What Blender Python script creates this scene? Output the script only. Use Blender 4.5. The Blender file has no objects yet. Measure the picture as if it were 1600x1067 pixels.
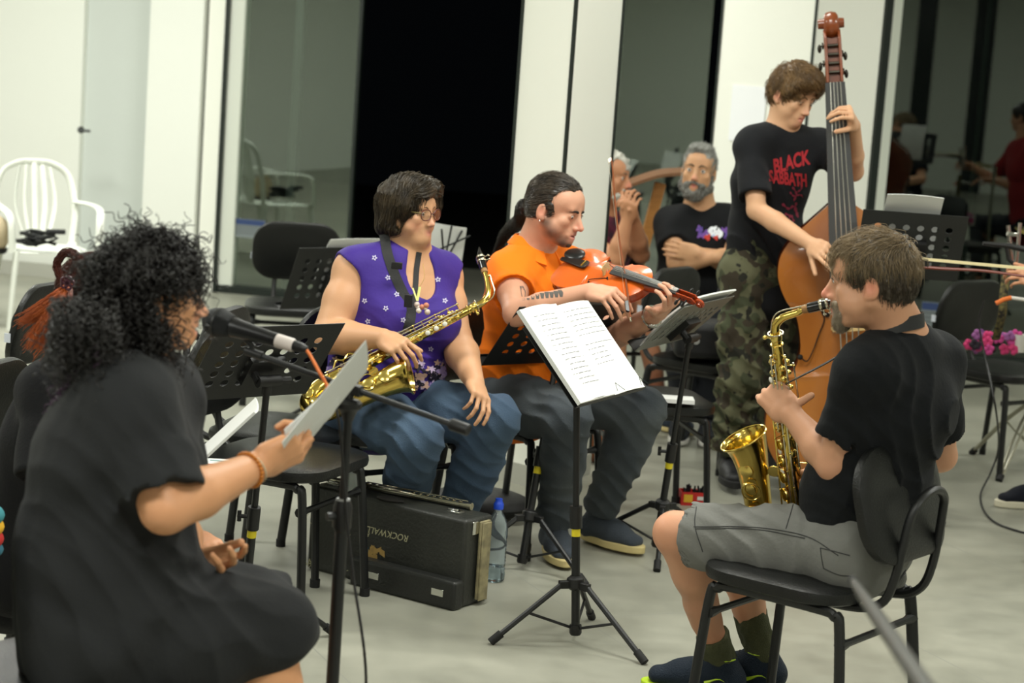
import bpy, math, random
import numpy as np
from mathutils import Matrix, Vector
from mathutils.bvhtree import BVHTree
C = bpy.context.scene.collection
V = lambda *a: np.array(a, float)
nrm = lambda v: np.asarray(v, float)/max(1e-9, np.linalg.norm(v))
# ---------------------------------------------------------------- camera, sky, lights, exposure
FPX, EYE, PITCH, ROLL = 3200.0, 1.7, 8.2, 4.0
cam = bpy.data.cameras.new('camera'); camo = bpy.data.objects.new('camera', cam); C.objects.link(camo)
cam.sensor_width = 36; cam.lens = FPX/1600*36; cam.clip_end = 200
_R = (Matrix.Rotation(math.radians(90-PITCH), 4, 'X') @ Matrix.Rotation(math.radians(ROLL), 4, 'Z'))
camo.matrix_world = Matrix.Translation((0, 0, EYE)) @ _R
cam.dof.use_dof = True; cam.dof.focus_distance = 5.7; cam.dof.aperture_fstop = 4.0
bpy.context.scene.camera = camo
sc = bpy.context.scene
sc.view_settings.view_transform = 'Standard'; sc.view_settings.look = 'None'
sc.view_settings.gamma = 1; sc.view_settings.use_curve_mapping = False
sc.view_settings.exposure = 0.12
w = bpy.data.worlds.new('night_sky'); sc.world = w; w.use_nodes = True
w.node_tree.nodes['Background'].inputs[0].default_value = (0.02, 0.025, 0.03, 1)
w.node_tree.nodes['Background'].inputs[1].default_value = 0.05
def area(name, loc, sx, sy, power, col=(1, 0.985, 0.93), rot=(0, 0, 0)):
    l = bpy.data.lights.new(name, 'AREA'); l.shape = 'RECTANGLE'; l.size = sx; l.size_y = sy
    l.energy = power; l.color = col
    o = bpy.data.objects.new(name, l); C.objects.link(o); o.location = loc; o.rotation_euler = rot
    return o
CEIL = 3.3
for i, (x, y, p) in enumerate([(-3.0, 2.0, 115), (0.2, 2.0, 105), (3.4, 2.0, 105), (-3.0, 6.2, 125), (0.4, 5.6, 130), (0.3, 8.2, 60), (-3.4, -3.0, 110), (1.2, -3.0, 90), (3.6, 6.2, 105),
                               (-3.2, 10.4, 210), (-0.6, 10.6, 72), (3.8, 9.6, 70)]):
    area('ceiling_panel_lamp', (x, y, CEIL-0.06), 1.25, 0.62, p*0.60, (0.99, 1.0, 0.93))
RM = np.array(_R.to_3x3())
def ray(px, py): return RM @ np.array([(px-800)/FPX, -(py-533.5)/FPX, -1.0])
def at(px, py, Y):
    d = ray(px, py); return np.array([0, 0, EYE]) + d*(Y/d[1])
def atz(px, py, z=0.0):
    d = ray(px, py); return np.array([0, 0, EYE]) + d*((z-EYE)/d[2])
def toward(p, n, px, py):        # point where the sight line through a pixel meets the plane (p, n)
    d = ray(px, py); o = np.array([0, 0, EYE]); return o + d*(np.dot(np.asarray(p)-o, n)/np.dot(d, n))
# ---------------------------------------------------------------- materials
MATS = {}
def srgb(c):
    return tuple((x/12.92 if x <= 0.04045 else ((x+0.055)/1.055)**2.4) for x in [v/255 for v in c])
def mat(name, col=(200, 200, 200), rough=0.5, metal=0.0, bump=0.0, bscale=40, mottle=0.0, mscale=5, spec=0.5, coat=0.0,
        sss=0.0, trans=0.0, ior=1.45, attr=None, sheen=0.0, mcol=None, bdetail=3, stretch=None, emit=None, estr=1.0, alpha=1.0):
    if name in MATS: return MATS[name]
    m = bpy.data.materials.new(name); m.use_nodes = True; nt = m.node_tree; b = nt.nodes['Principled BSDF']
    c = srgb(col)
    b.inputs['Base Color'].default_value = (*c, 1); b.inputs['Roughness'].default_value = rough
    b.inputs['Metallic'].default_value = metal; b.inputs['Specular IOR Level'].default_value = spec
    b.inputs['Coat Weight'].default_value = coat; b.inputs['IOR'].default_value = ior
    b.inputs['Transmission Weight'].default_value = trans; b.inputs['Sheen Weight'].default_value = sheen
    b.inputs['Alpha'].default_value = alpha
    if sss:
        b.inputs['Subsurface Weight'].default_value = sss; b.inputs['Subsurface Radius'].default_value = (0.012, 0.005, 0.003)
        b.inputs['Subsurface Scale'].default_value = 1.0
    if emit: b.inputs['Emission Color'].default_value = (*srgb(emit), 1); b.inputs['Emission Strength'].default_value = estr
    tc = nt.nodes.new('ShaderNodeTexCoord'); vec = tc.outputs['Object']
    if stretch:
        mp = nt.nodes.new('ShaderNodeMapping'); mp.inputs['Scale'].default_value = stretch
        nt.links.new(vec, mp.inputs[0]); vec = mp.outputs[0]
    src = None
    if attr:
        a = nt.nodes.new('ShaderNodeAttribute'); a.attribute_name = attr; src = a.outputs['Color']
    if mottle:
        n = nt.nodes.new('ShaderNodeTexNoise'); n.inputs['Scale'].default_value = mscale; n.inputs['Detail'].default_value = 4
        nt.links.new(vec, n.inputs['Vector'])
        mx = nt.nodes.new('ShaderNodeMix'); mx.data_type = 'RGBA'
        cr = nt.nodes.new('ShaderNodeMapRange'); cr.inputs[1].default_value = 0.35; cr.inputs[2].default_value = 0.65
        cr.inputs[4].default_value = mottle
        nt.links.new(n.outputs['Fac'], cr.inputs[0]); nt.links.new(cr.outputs[0], mx.inputs[0])
        if src: nt.links.new(src, mx.inputs[6])
        else: mx.inputs[6].default_value = (*c, 1)
        mx.inputs[7].default_value = (*(srgb(mcol) if mcol else tuple(x*0.55 for x in c)), 1)
        src = mx.outputs[2]
    if src: nt.links.new(src, b.inputs['Base Color'])
    if bump:
        n2 = nt.nodes.new('ShaderNodeTexNoise'); n2.inputs['Scale'].default_value = bscale; n2.inputs['Detail'].default_value = bdetail
        nt.links.new(vec, n2.inputs['Vector'])
        bp = nt.nodes.new('ShaderNodeBump'); bp.inputs['Strength'].default_value = bump; bp.inputs['Distance'].default_value = 0.004
        nt.links.new(n2.outputs['Fac'], bp.inputs['Height']); nt.links.new(bp.outputs[0], b.inputs['Normal'])
    MATS[name] = m
    return m
def mat_glass(name, tint=(0.9, 0.95, 0.92), ior=1.52, k=1.0):
    if name in MATS: return MATS[name]
    m = bpy.data.materials.new(name); m.use_nodes = True; nt = m.node_tree; nt.nodes.clear()
    o = nt.nodes.new('ShaderNodeOutputMaterial'); mx = nt.nodes.new('ShaderNodeMixShader')
    fr = nt.nodes.new('ShaderNodeFresnel'); fr.inputs[0].default_value = ior
    mu = nt.nodes.new('ShaderNodeMath'); mu.operation = 'MULTIPLY'; mu.inputs[1].default_value = k
    t = nt.nodes.new('ShaderNodeBsdfTransparent'); t.inputs[0].default_value = (*tint, 1)
    g = nt.nodes.new('ShaderNodeBsdfGlossy'); g.inputs['Roughness'].default_value = 0.01; g.inputs[0].default_value = (0.92, 1.0, 0.93, 1)
    L = nt.links.new
    L(fr.outputs[0], mu.inputs[0]); L(mu.outputs[0], mx.inputs[0]); L(t.outputs[0], mx.inputs[1]); L(g.outputs[0], mx.inputs[2]); L(mx.outputs[0], o.inputs[0])
    MATS[name] = m
    return m
# ---------------------------------------------------------------- mesh kit
def basis(d, up=(0, 0, 1)):
    d = nrm(d); u = np.asarray(up, float)
    if abs(np.dot(d, nrm(u))) > 0.98: u = V(1, 0, 0)
    x = nrm(np.cross(u, d)); y = np.cross(d, x); return x, y, d
class MB:
    def __init__(s): s.v = []; s.f = []; s.n = 0
    def add(s, vs, fs):
        vs = np.asarray(vs, float).reshape(-1, 3); s.v.append(vs)
        s.f += [tuple(int(i)+s.n for i in f) for f in fs]; s.n += len(vs); return s
    def box(s, c, size, X=(1, 0, 0), Y=(0, 1, 0), Z=(0, 0, 1), taper=1.0):
        c = np.asarray(c, float); h = np.asarray(size, float)/2; X, Y, Z = map(nrm, (X, Y, Z)); vs = []
        for k in (-1, 1):
            t = taper if k > 0 else 1
            for i, j in ((-1, -1), (1, -1), (1, 1), (-1, 1)): vs.append(c+X*i*h[0]*t+Y*j*h[1]*t+Z*k*h[2])
        return s.add(vs, [(3, 2, 1, 0), (4, 5, 6, 7), (0, 1, 5, 4), (1, 2, 6, 5), (2, 3, 7, 6), (3, 0, 4, 7)])
    def tube(s, pts, r, n=10, caps=True, up=(0, 0, 1), flat=1.0, closed=False):
        P = np.asarray(pts, float); m = len(P); r = np.broadcast_to(np.asarray(r, float), (m,))
        T = np.zeros_like(P)
        if closed: T = np.roll(P, -1, 0)-np.roll(P, 1, 0)
        else: T[1:-1] = P[2:]-P[:-2]; T[0] = P[1]-P[0]; T[-1] = P[-1]-P[-2]
        T /= np.maximum(1e-9, np.linalg.norm(T, axis=1))[:, None]
        x, y, _ = basis(T[0], up); a = np.linspace(0, 2*np.pi, n, endpoint=False); vs = []
        for i in range(m):
            x = nrm(x - T[i]*np.dot(x, T[i])); y = np.cross(T[i], x)
            vs.append(P[i] + r[i]*(np.cos(a)[:, None]*x + np.sin(a)[:, None]*y*flat))
        vs = np.concatenate(vs); fs = []
        for i in range(m if closed else m-1):
            k = (i+1) % m
            for j in range(n):
                q = (j+1) % n; fs.append((i*n+j, i*n+q, k*n+q, k*n+j))
        if caps and not closed: fs += [tuple(range(n-1, -1, -1)), tuple((m-1)*n+j for j in range(n))]
        return s.add(vs, fs)
    def lathe(s, prof, c=(0, 0, 0), d=(0, 0, 1), n=24, up=(0, 1, 0), cap=True):
        x, y, z = basis(d, up); a = np.linspace(0, 2*np.pi, n, endpoint=False); c = np.asarray(c, float); vs = []
        for (r, h) in prof: vs.append(c + z*h + r*(np.cos(a)[:, None]*x + np.sin(a)[:, None]*y))
        m = len(prof); fs = []
        for i in range(m-1):
            for j in range(n):
                q = (j+1) % n; fs.append((i*n+j, i*n+q, (i+1)*n+q, (i+1)*n+j))
        if cap:
            if prof[0][0] > 1e-4: fs.append(tuple(range(n-1, -1, -1)))
            if prof[-1][0] > 1e-4: fs.append(tuple((m-1)*n+j for j in range(n)))
        return s.add(np.concatenate(vs), fs)
    def ball(s, c, r, n=16, m=10, R=None):
        r = np.broadcast_to(np.asarray(r, float), (3,)); R = np.eye(3) if R is None else R; vs = []; fs = []
        for i in range(m+1):
            t = np.pi*i/m
            for j in range(n):
                a = 2*np.pi*j/n; vs.append(np.asarray(c)+R@(r*V(np.sin(t)*np.cos(a), np.sin(t)*np.sin(a), np.cos(t))))
        for i in range(m):
            for j in range(n):
                q = (j+1) % n; fs.append((i*n+j, (i+1)*n+j, (i+1)*n+q, i*n+q))
        return s.add(vs, fs)
    def prism(s, out, depth, o=(0, 0, 0), X=(1, 0, 0), Y=(0, 1, 0), Z=(0, 0, 1)):
        o, X, Y, Z = [np.asarray(q, float) for q in (o, X, Y, Z)]; n = len(out)
        a = [o+X*p[0]+Y*p[1] for p in out]; b = [q+Z*depth for q in a]
        fs = [tuple(range(n-1, -1, -1)), tuple(range(n, 2*n))]+[(i, (i+1) % n, n+(i+1) % n, n+i) for i in range(n)]
        return s.add(a+b, fs)
    def torus(s, c, d, R, r, n=24, m=8, up=(0, 0, 1)):
        x, y, z = basis(d, up); a = np.linspace(0, 2*np.pi, n, endpoint=False)
        return s.tube([np.asarray(c)+R*(math.cos(t)*x+math.sin(t)*y) for t in a], r, m, closed=True, up=z)
def rrect(w, h, r, n=6):
    out = []
    for cx, cy, a0 in ((w/2-r, h/2-r, 0), (-w/2+r, h/2-r, 90), (-w/2+r, -h/2+r, 180), (w/2-r, -h/2+r, 270)):
        for i in range(n+1):
            a = math.radians(a0+90*i/n); out.append((cx+r*math.cos(a), cy+r*math.sin(a)))
    return out
def bez(P, n=12):          # smooth curve through points
    P = [np.asarray(p, float) for p in P]; Q = [2*P[0]-P[1]]+P+[2*P[-1]-P[-2]]; out = []
    for i in range(1, len(Q)-2):
        for t in np.linspace(0, 1, n, endpoint=False):
            a, b, c, d = Q[i-1], Q[i], Q[i+1], Q[i+2]
            out.append(0.5*((2*b)+(-a+c)*t+(2*a-5*b+4*c-d)*t*t+(-a+3*b-3*c+d)*t**3))
    out.append(P[-1]); return np.array(out)
INV = {}
def mesh_obj(name, verts, faces, m=None, parent=None, world=True, smooth=40, bevel=0.0, cols=None, seg=2):
    verts = np.asarray(verts, float)
    if parent is not None and world:
        Ti = INV.get(parent.name)
        if Ti is None: Ti = np.linalg.inv(WM(parent))
        verts = verts@Ti[:3, :3].T+Ti[:3, 3]
    me = bpy.data.meshes.new(name)
    if isinstance(faces, np.ndarray):
        me.vertices.add(len(verts)); me.vertices.foreach_set('co', verts.astype(np.float32).ravel())
        k = faces.shape[1]; me.loops.add(faces.size); me.loops.foreach_set('vertex_index', faces.astype(np.int32).ravel())
        me.polygons.add(len(faces)); me.polygons.foreach_set('loop_start', np.arange(0, faces.size, k, dtype=np.int32))
        me.polygons.foreach_set('loop_total', np.full(len(faces), k, dtype=np.int32)); me.update(calc_edges=True); me.validate()
    else:
        me.from_pydata(verts.tolist(), [], faces); me.update()
    if smooth is not None:
        me.polygons.foreach_set('use_smooth', np.ones(len(me.polygons), dtype=bool))
        if smooth < 180: me.set_sharp_from_angle(angle=math.radians(smooth))
    if cols is not None:
        ca = me.color_attributes.new('Col', 'FLOAT_COLOR', 'POINT')
        ca.data.foreach_set('color', np.concatenate([cols, np.ones((len(cols), 1))], 1).astype(np.float32).ravel())
    o = bpy.data.objects.new(name, me); C.objects.link(o)
    if parent is not None: o.parent = parent
    if m: me.materials.append(m)
    if bevel:
        b = o.modifiers.new('edge', 'BEVEL'); b.width = bevel; b.segments = seg; b.limit_method = 'ANGLE'; b.angle_limit = math.radians(50)
    return o
def WM(o):
    T = np.eye(4)
    chain = []
    while o is not None: chain.append(o); o = o.parent
    for q in reversed(chain): T = T@np.array(Matrix.LocRotScale(q.location, q.rotation_euler, q.scale))
    return T
def build(mb, name, m, parent=None, **k):
    return mesh_obj(name, np.concatenate(mb.v), mb.f, m, parent, **k)
def thing(name, label, cat, loc=(0, 0, 0), rotz=0.0, group=None):
    o = bpy.data.objects.new(name, None); C.objects.link(o); o.empty_display_size = 0.1
    o.location = [float(q) for q in loc]; o.rotation_euler = (0, 0, rotz); o['label'] = label; o['category'] = cat
    if group: o['group'] = group
    return o
def tag(o, label, cat, group=None):
    o['label'] = label; o['category'] = cat
    if group: o['group'] = group
    return o
def struct(o): o['kind'] = 'structure'; return o
def dup(root, loc, rotz, label, group=None):
    def cp(o, par):
        c = o.copy(); C.objects.link(c); c.parent = par
        for ch in [q for q in list(bpy.data.objects) if q.parent == o]: cp(ch, c)
        return c
    r = cp(root, None); r.location = [float(q) for q in loc]; r.rotation_euler = (0, 0, rotz); r['label'] = label
    if group: r['group'] = group
    elif 'group' in r: del r['group']
    return r
rng = np.random.default_rng(7)
# common materials
BLK = mat('black_powder_steel', (22, 23, 23), 0.42, 0.0, bump=0.15, bscale=300)
BLKS = mat('black_painted_sheet', (26, 27, 27), 0.5, 0.0, bump=0.1, bscale=200)
VINYL = mat('black_vinyl', (19, 20, 19), 0.36, bump=0.35, bscale=220, spec=0.45)
PLA = mat('black_plastic', (24, 24, 24), 0.45)
RUB = mat('black_rubber', (20, 20, 20), 0.7)
CHR = mat('chrome', (215, 215, 210), 0.12, 1.0)
YEL = mat('yellow_tape', (224, 205, 40), 0.5)
# ---------------------------------------------------------------- the room
WHITE = mat('white_wall_paint', (236, 238, 230), 0.6, bump=0.06, bscale=60)
WHITE2 = mat('white_pillar_panel', (238, 239, 229), 0.5, bump=0.04, bscale=30)
DOORM = mat('pale_grey_door', (205, 211, 206), 0.5)
FRM = mat('dark_green_black_frame', (24, 32, 28), 0.4)
FRW = mat('pale_aluminium_frame', (212, 216, 205), 0.4)
FRG = mat('grey_mullion', (62, 70, 68), 0.4)
def floor_mat():
    m = bpy.data.materials.new('polished_concrete_tile'); m.use_nodes = True; nt = m.node_tree; b = nt.nodes['Principled BSDF']; L = nt.links.new
    tc = nt.nodes.new('ShaderNodeTexCoord')
    def noise(sc, det=5):
        n = nt.nodes.new('ShaderNodeTexNoise'); n.inputs['Scale'].default_value = sc; n.inputs['Detail'].default_value = det
        L(tc.outputs['Object'], n.inputs['Vector']); return n
    n1 = noise(1.7); n2 = noise(9)
    r = nt.nodes.new('ShaderNodeValToRGB'); r.color_ramp.elements[0].position = 0.33; r.color_ramp.elements[1].position = 0.68
    r.color_ramp.elements[0].color = (*srgb((132, 132, 120)), 1); r.color_ramp.elements[1].color = (*srgb((163, 162, 148)), 1)
    mm = nt.nodes.new('ShaderNodeMath'); mm.operation = 'MULTIPLY_ADD'; mm.inputs[1].default_value = 0.35
    L(n2.outputs['Fac'], mm.inputs[0]); m2 = nt.nodes.new('ShaderNodeMath'); m2.operation = 'MULTIPLY'; m2.inputs[1].default_value = 0.65
    L(n1.outputs['Fac'], m2.inputs[0]); L(m2.outputs[0], mm.inputs[2]); L(mm.outputs[0], r.inputs[0])
    mp = nt.nodes.new('ShaderNodeMapping'); mp.inputs['Rotation'].default_value = (0, 0, math.radians(-24)); L(tc.outputs['Object'], mp.inputs[0])
    br = nt.nodes.new('ShaderNodeTexBrick'); br.offset = 0; br.inputs['Scale'].default_value = 1.0
    br.inputs['Brick Width'].default_value = 0.9; br.inputs['Row Height'].default_value = 0.9
    br.inputs['Mortar Size'].default_value = 0.003; br.inputs['Mortar Smooth'].default_value = 0.3
    L(mp.outputs[0], br.inputs['Vector'])
    mx = nt.nodes.new('ShaderNodeMix'); mx.data_type = 'RGBA'; L(br.outputs['Fac'], mx.inputs[0]); L(r.outputs[0], mx.inputs[6])
    mx.inputs[7].default_value = (*srgb((142, 142, 132)), 1); L(mx.outputs[2], b.inputs['Base Color'])
    rr = nt.nodes.new('ShaderNodeMapRange'); rr.inputs[3].default_value = 0.28; rr.inputs[4].default_value = 0.5
    L(n2.outputs['Fac'], rr.inputs[0]); L(rr.outputs[0], b.inputs['Roughness']); b.inputs['Specular IOR Level'].default_value = 0.4
    return m
mb = MB().box((0.5, 4.5, -0.05), (15, 22, 0.1)); o = struct(build(mb, 'floor', floor_mat()))
struct(build(MB().box((0.5, 4.5, CEIL+0.05), (15, 22, 0.1)), 'ceiling', WHITE))
# facade plane at the back
FA = V(-1.94, 13.13, 0); FB = V(2.71, 12.27, 0); FD = nrm(FB-FA); FN = V(-FD[1], FD[0], 0)   # FN points away from the room
if FN[1] < 0: FN = -FN
def fx(px, py=0):
    p = toward(FA, FN, px, py); return float(np.dot(p-FA, FD))
def fac_box(t0, t1, z0, z1, d0, d1, name, m, parent=None, **k):
    c = FA+FD*(t0+t1)/2+FN*(d0+d1)/2+V(0, 0, (z0+z1)/2)
    return build(MB().box(c, (abs(t1-t0), abs(d1-d0), z1-z0), FD, FN), name, m, parent, **k)
T = fx
o = fac_box(T(0)-6, T(133), 0, CEIL, 0, 0.15, 'wall_back', WHITE); struct(o)
dr = fac_box(T(133), T(245), 0, CEIL, 0.06, 0.11, 'door_1', DOORM); struct(dr)
hp = at(127, 203, 12.95)
mb = MB().tube([hp+V(0.0, 0, 0), hp+V(0.0, -0.06, 0), hp+V(0.07, -0.065, 0.0)], 0.009, 8); mb.lathe([(0.022, 0), (0.022, 0.012)], hp, (0, -1, 0), 14)
hd = build(mb, 'door_handle', mat('dark_metal_handle', (60, 62, 62), 0.35, 0.8), dr)
struct(fac_box(T(245), T(328), 0, CEIL, -0.10, 0.15, 'wall_column', WHITE))
struct(fac_box(T(328), T(332), 0, CEIL, -0.02, 0.12, 'trim_1', FRM))
struct(fac_box(T(332), T(358), 0, CEIL, -0.05, 0.12, 'wall_jamb', WHITE2))
struct(fac_box(T(358), T(364), 0, CEIL, -0.06, 0.12, 'trim_2', FRM))
wn = fac_box(T(364), T(386), 0.05, CEIL, -0.03, 0.08, 'window_1', FRW); struct(wn)
GL = mat_glass('facade_glass', ior=1.65, k=2.3)
pane = fac_box(T(386), T(566), 0.05, CEIL, 0.01, 0.018, 'window_pane', GL, wn)
fac_box(T(364), T(566), 0.0, 0.05, -0.04, 0.08, 'window_sill', FRM, wn)
fac_box(T(462), T(474), 0.05, CEIL, 0.02, 0.09, 'window_mullion', FRG, wn)
fac_box(T(563), T(568), 0.0, CEIL, -0.0, 0.05, 'window_edge', FRM, wn)
for k, (a, b) in enumerate(((0.44, 0.52),)):
    pass
# the sticker on the left pane
stk = fac_box(T(386, 355), T(445, 355), 0.0, 0.01, -0.004, -0.002, 'window_sticker', WHITE); bpy.data.objects.remove(stk)
def sticker(px, py, w, h, label, wide):
    p = toward(FA, FN, px, py)-FN*0.004
    X = FD; mb = MB().box(p, (w, 0.002, h), X, FN); t = thing('glass_sticker', label, 'sticker', (p[0], p[1], p[2]-h/2))
    build(mb, 'sticker_sheet', mat('sticker_white', (120, 128, 130), 0.5), t)
    build(MB().box(p+V(0, 0, h*0.33)-FN*0.002, (w*0.96, 0.001, h*0.28), X, FN), 'sticker_header', mat('sticker_blue', (48, 66, 110), 0.5), t)
    mb = MB()
    for r_ in range(3): mb.box(p+V(0, 0, h*(0.08-0.17*r_))-FN*0.002-X*w*0.04*r_, (w*(0.8-0.1*r_), 0.001, h*0.05), X, FN)
    build(mb, 'sticker_lines', mat('sticker_grey', (90, 94, 98), 0.5), t)
sticker(389, 357, 0.22, 0.12, 'small blue and white sticker on the left glass pane, above the floor', 1)
sticker(1452, 492, 0.10, 0.16, 'blue and white sticker on the dark right glass behind the black chairs', 0)
struct(fac_box(T(-400), T(325), 0, 0.09, -0.015-0.1, -0.0-0.1, 'baseboard_back', mat('grey_stone_base', (176, 176, 166), 0.5)))
# right panes
wn2 = fac_box(T(958), T(975), 0.05, CEIL, -0.03, 0.08, 'window_2', FRW); struct(wn2)
fac_box(T(975), T(1116), 0.05, CEIL, 0.01, 0.018, 'window_pane', GL, wn2)
fac_box(T(960), T(1180), 0.0, 0.05, -0.04, 0.08, 'window_sill', FRM, wn2)
struct(fac_box(T(568), T(958), 2.7, CEIL, 0, 0.1, 'trim_3', FRM))
wn3 = fac_box(T(1398), T(1412), 0.0, CEIL, -0.05, 0.08, 'window_3', FRW); struct(wn3)
GL2 = mat_glass('facade_glass_dark', tint=(0.5, 0.55, 0.52), ior=1.5, k=2.0)
fac_box(T(1412), T(1800), 0.05, CEIL, 0.01, 0.018, 'window_pane', GL2, wn3)
fac_box(T(1412), T(1800), 0.0, 0.05, -0.04, 0.08, 'window_sill', FRM, wn3)
fac_box(T(1545), T(1552), 0.05, CEIL, 0.02, 0.09, 'window_mullion', FRG, wn3)
struct(fac_box(T(1800), T(1800)+5, 0, CEIL, 0, 0.15, 'wall_back_right', WHITE))
struct(build(MB().box((-7.05, 4.5, CEIL/2), (0.1, 22, CEIL)), 'wall_left', WHITE))
struct(build(MB().box((8.05, 4.5, CEIL/2), (0.1, 22, CEIL)), 'wall_right', WHITE))
# wall behind the viewer: white bays and dark window bays (they are what the glass mirrors)
mb = MB(); md = MB(); x = -7.0; k = 0
for wd in (0.7, 5.1, 0.28, 0.57, 0.3, 1.6, 0.9, 1.6, 0.9, 2.4, 0.6):
    if x > 8: break
    (md if k % 2 == 0 else mb).box((x+wd/2, -6.45, CEIL/2), (wd, 0.1, CEIL)); x += wd; k += 1
struct(build(mb, 'wall_front', WHITE)); struct(build(md, 'window_4', mat('night_window_bay', (30, 36, 34), 0.2)))
# pillars
def pillar(A, B, Cc, name, lines=True, k=1):
    D = A+Cc-B; A, B, Cc, D = [V(q[0], q[1], 0) for q in (A, B, Cc, D)]
    mb = MB().prism([(q[0], q[1]) for q in (A, B, Cc, D)], CEIL); o = struct(build(mb, name, WHITE2))
    ctr = (A+Cc)/2
    mb = MB().prism([tuple((q+nrm(q-ctr)*0.012)[:2]) for q in (A, B, Cc, D)], 0.085); struct(build(mb, 'baseboard_'+name.split('_')[-1], mat('grey_stone_base')))
    mb = MB()
    for q in (A, B, Cc): mb.box(q+nrm(q-ctr)*0.0+V(0, 0, CEIL/2+0.05), (0.012, 0.012, CEIL-0.1), nrm(B-A), nrm(V(-(B-A)[1], (B-A)[0], 0)))
    struct(build(mb, 'trim_%d' % (3+k), FRM)); return D
PA, PB, PC = atz(767, 745), atz(845, 766), atz(918, 741)
pillar(PA, PB, PC, 'wall_pillar', k=1)
def vtop(px, Y):  # ground point under a line seen at py=0
    p = at(px, 0, Y); return V(p[0], p[1], 0)
QA, QB, QC = vtop(1131, 10.9), vtop(1277, 10.55), vtop(1384, 10.85)
pillar(QA, QB, QC, 'wall_pillar_right', k=2)
# paper pinned on the right pillar
d = nrm(QB-QA); n = V(d[1], -d[0], 0); c = toward(QA+n*0.004, n, 1168, 178)
tag(build(MB().box(c, (0.21, 0.004, 0.29), d, n, V(0, 0, 1)), 'notice_paper', mat('paper_bright', (240, 242, 244), 0.6)), 'blank white paper notice fixed on the white pillar behind the bassist', 'paper')
# thin second frame right of it
struct(fac_box(T(1384), T(1398), 0, CEIL, -0.04, 0.1, 'trim_6', FRM))
# ground outside
struct(build(MB().box((0, 18, -0.08), (30, 12, 0.1)), 'ground_outside', mat('dark_ground', (8, 9, 9), 0.8)))
# ---------------------------------------------------------------- chairs
def cushion(w, d, t, r, n=7, bulge=0.012, curve=0.0):
    # rounded cushion slab in xy, thickness along z, puffed faces; curve bends it about y
    prof = [(1.0, 0.0), (1.0, 0.0)]
    rings = [(-t/2, 0.80), (-t/2+0.002, 0.93), (-t*0.3, 0.99), (0, 1.0), (t*0.3, 0.99), (t/2-0.002, 0.93), (t/2, 0.80), (t/2+bulge*0.7, 0.45)]
    out = rrect(w, d, r, n); N = len(out); vs = []; fs = []
    for z, s in rings:
        for x, y in out:
            sx = x-np.sign(x)*(1-s)*w/2*1.0; sy = y-np.sign(y)*(1-s)*d/2
            if s < 0.6: sx, sy = x*s, y*s
            vs.append((sx, sy, z+curve*(sx/w*2)**2))
    m = len(rings)
    for i in range(m-1):
        for j in range(N): q = (j+1) % N; fs.append((i*N+j, i*N+q, (i+1)*N+q, (i+1)*N+j))
    fs.append(tuple(range(N-1, -1, -1))); vs.append((0, 0, t/2+bulge)); c = len(vs)-1
    for j in range(N): fs.append(((m-1)*N+j, (m-1)*N+(j+1) % N, c))
    return np.array(vs), fs
def make_chair(loc, az, label, group=None, tagside=True):
    # az = heading the sitter faces (radians, 0 = +X); local +Y is forward
    t = thing('padded_chair', label, 'chair', (loc[0], loc[1], 0), az-math.pi/2, group)
    vs, fs = cushion(0.45, 0.42, 0.045, 0.11); vs = vs+V(0, 0.02, 0.435)
    mesh_obj('seat', vs, fs, VINYL, t, world=False)
    vs, fs = cushion(0.42, 0.29, 0.035, 0.11, curve=0.02)
    # back: stand it up, leaning back
    a = math.radians(74); R = np.array([[1, 0, 0], [0, math.cos(a), -math.sin(a)], [0, math.sin(a), math.cos(a)]])
    vv = vs*V(1, 1, -1)
    bk = vv@R.T+V(0, -0.235, 0.672)
    fs2 = [f[::-1] for f in fs]; mesh_obj('backrest', bk, fs2, VINYL, t, world=False)
    r = 0.0125
    for s in (-1, 1):
        x = 0.185*s; mb = MB()
        mb.tube(bez([(x*1.12, 0.21, 0.012), (x*1.02, 0.185, 0.36), (x, 0.165, 0.395), (x, 0.12, 0.405), (x, -0.12, 0.405), (x, -0.165, 0.395), (x*1.02, -0.185, 0.36), (x*1.12, -0.225, 0.012)], 6), r, 9, flat=1.25)
        build(mb, 'side_frame', BLK, t, world=False)
    for yy in (0.18, -0.19): build(MB().tube([(-0.195, yy, 0.33), (-0.175, yy, 0.33), (-0.15, yy, 0.33), (0.15, yy, 0.33), (0.175, yy, 0.33), (0.195, yy, 0.33)], [0.015, 0.0135, 0.0095, 0.0095, 0.0135, 0.015], 8), 'stretcher', BLK, t, world=False)
    mb = MB(); c = 0.10
    mb.tube(bez([(-c*1.0, 0.02, 0.405), (-c, -0.16, 0.405), (-c, -0.240, 0.43), (-c, -0.272, 0.5), (-c*0.9, -0.290, 0.64), (-c*0.62, -0.300, 0.69), (0, -0.304, 0.71),
                 (c*0.62, -0.300, 0.69), (c*0.9, -0.290, 0.64), (c, -0.272, 0.5), (c, -0.240, 0.43), (c, -0.16, 0.405), (c, 0.02, 0.405)], 5), 0.0115, 9, flat=1.0)
    build(mb, 'back_support', BLK, t, world=False)
    for s in (-1, 1):
        for yy in (0.21, -0.225): build(MB().lathe([(0.016, 0), (0.016, 0.025)], (0.207*s, yy, 0), (0, 0, 1), 10), 'foot_cap', RUB, t, world=False)
    if tagside:
        build(MB().box((0.213, -0.232, 0.64), (0.004, 0.022, 0.03)), 'care_tag', mat('care_tag_white', (200, 205, 215), 0.5), t, world=False)
    return t
D2 = math.radians
# sax player's chair: faces left and away
CH1 = make_chair((0.95, 5.17), D2(150), 'padded black chair the saxophonist in the black tee sits on')
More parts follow.
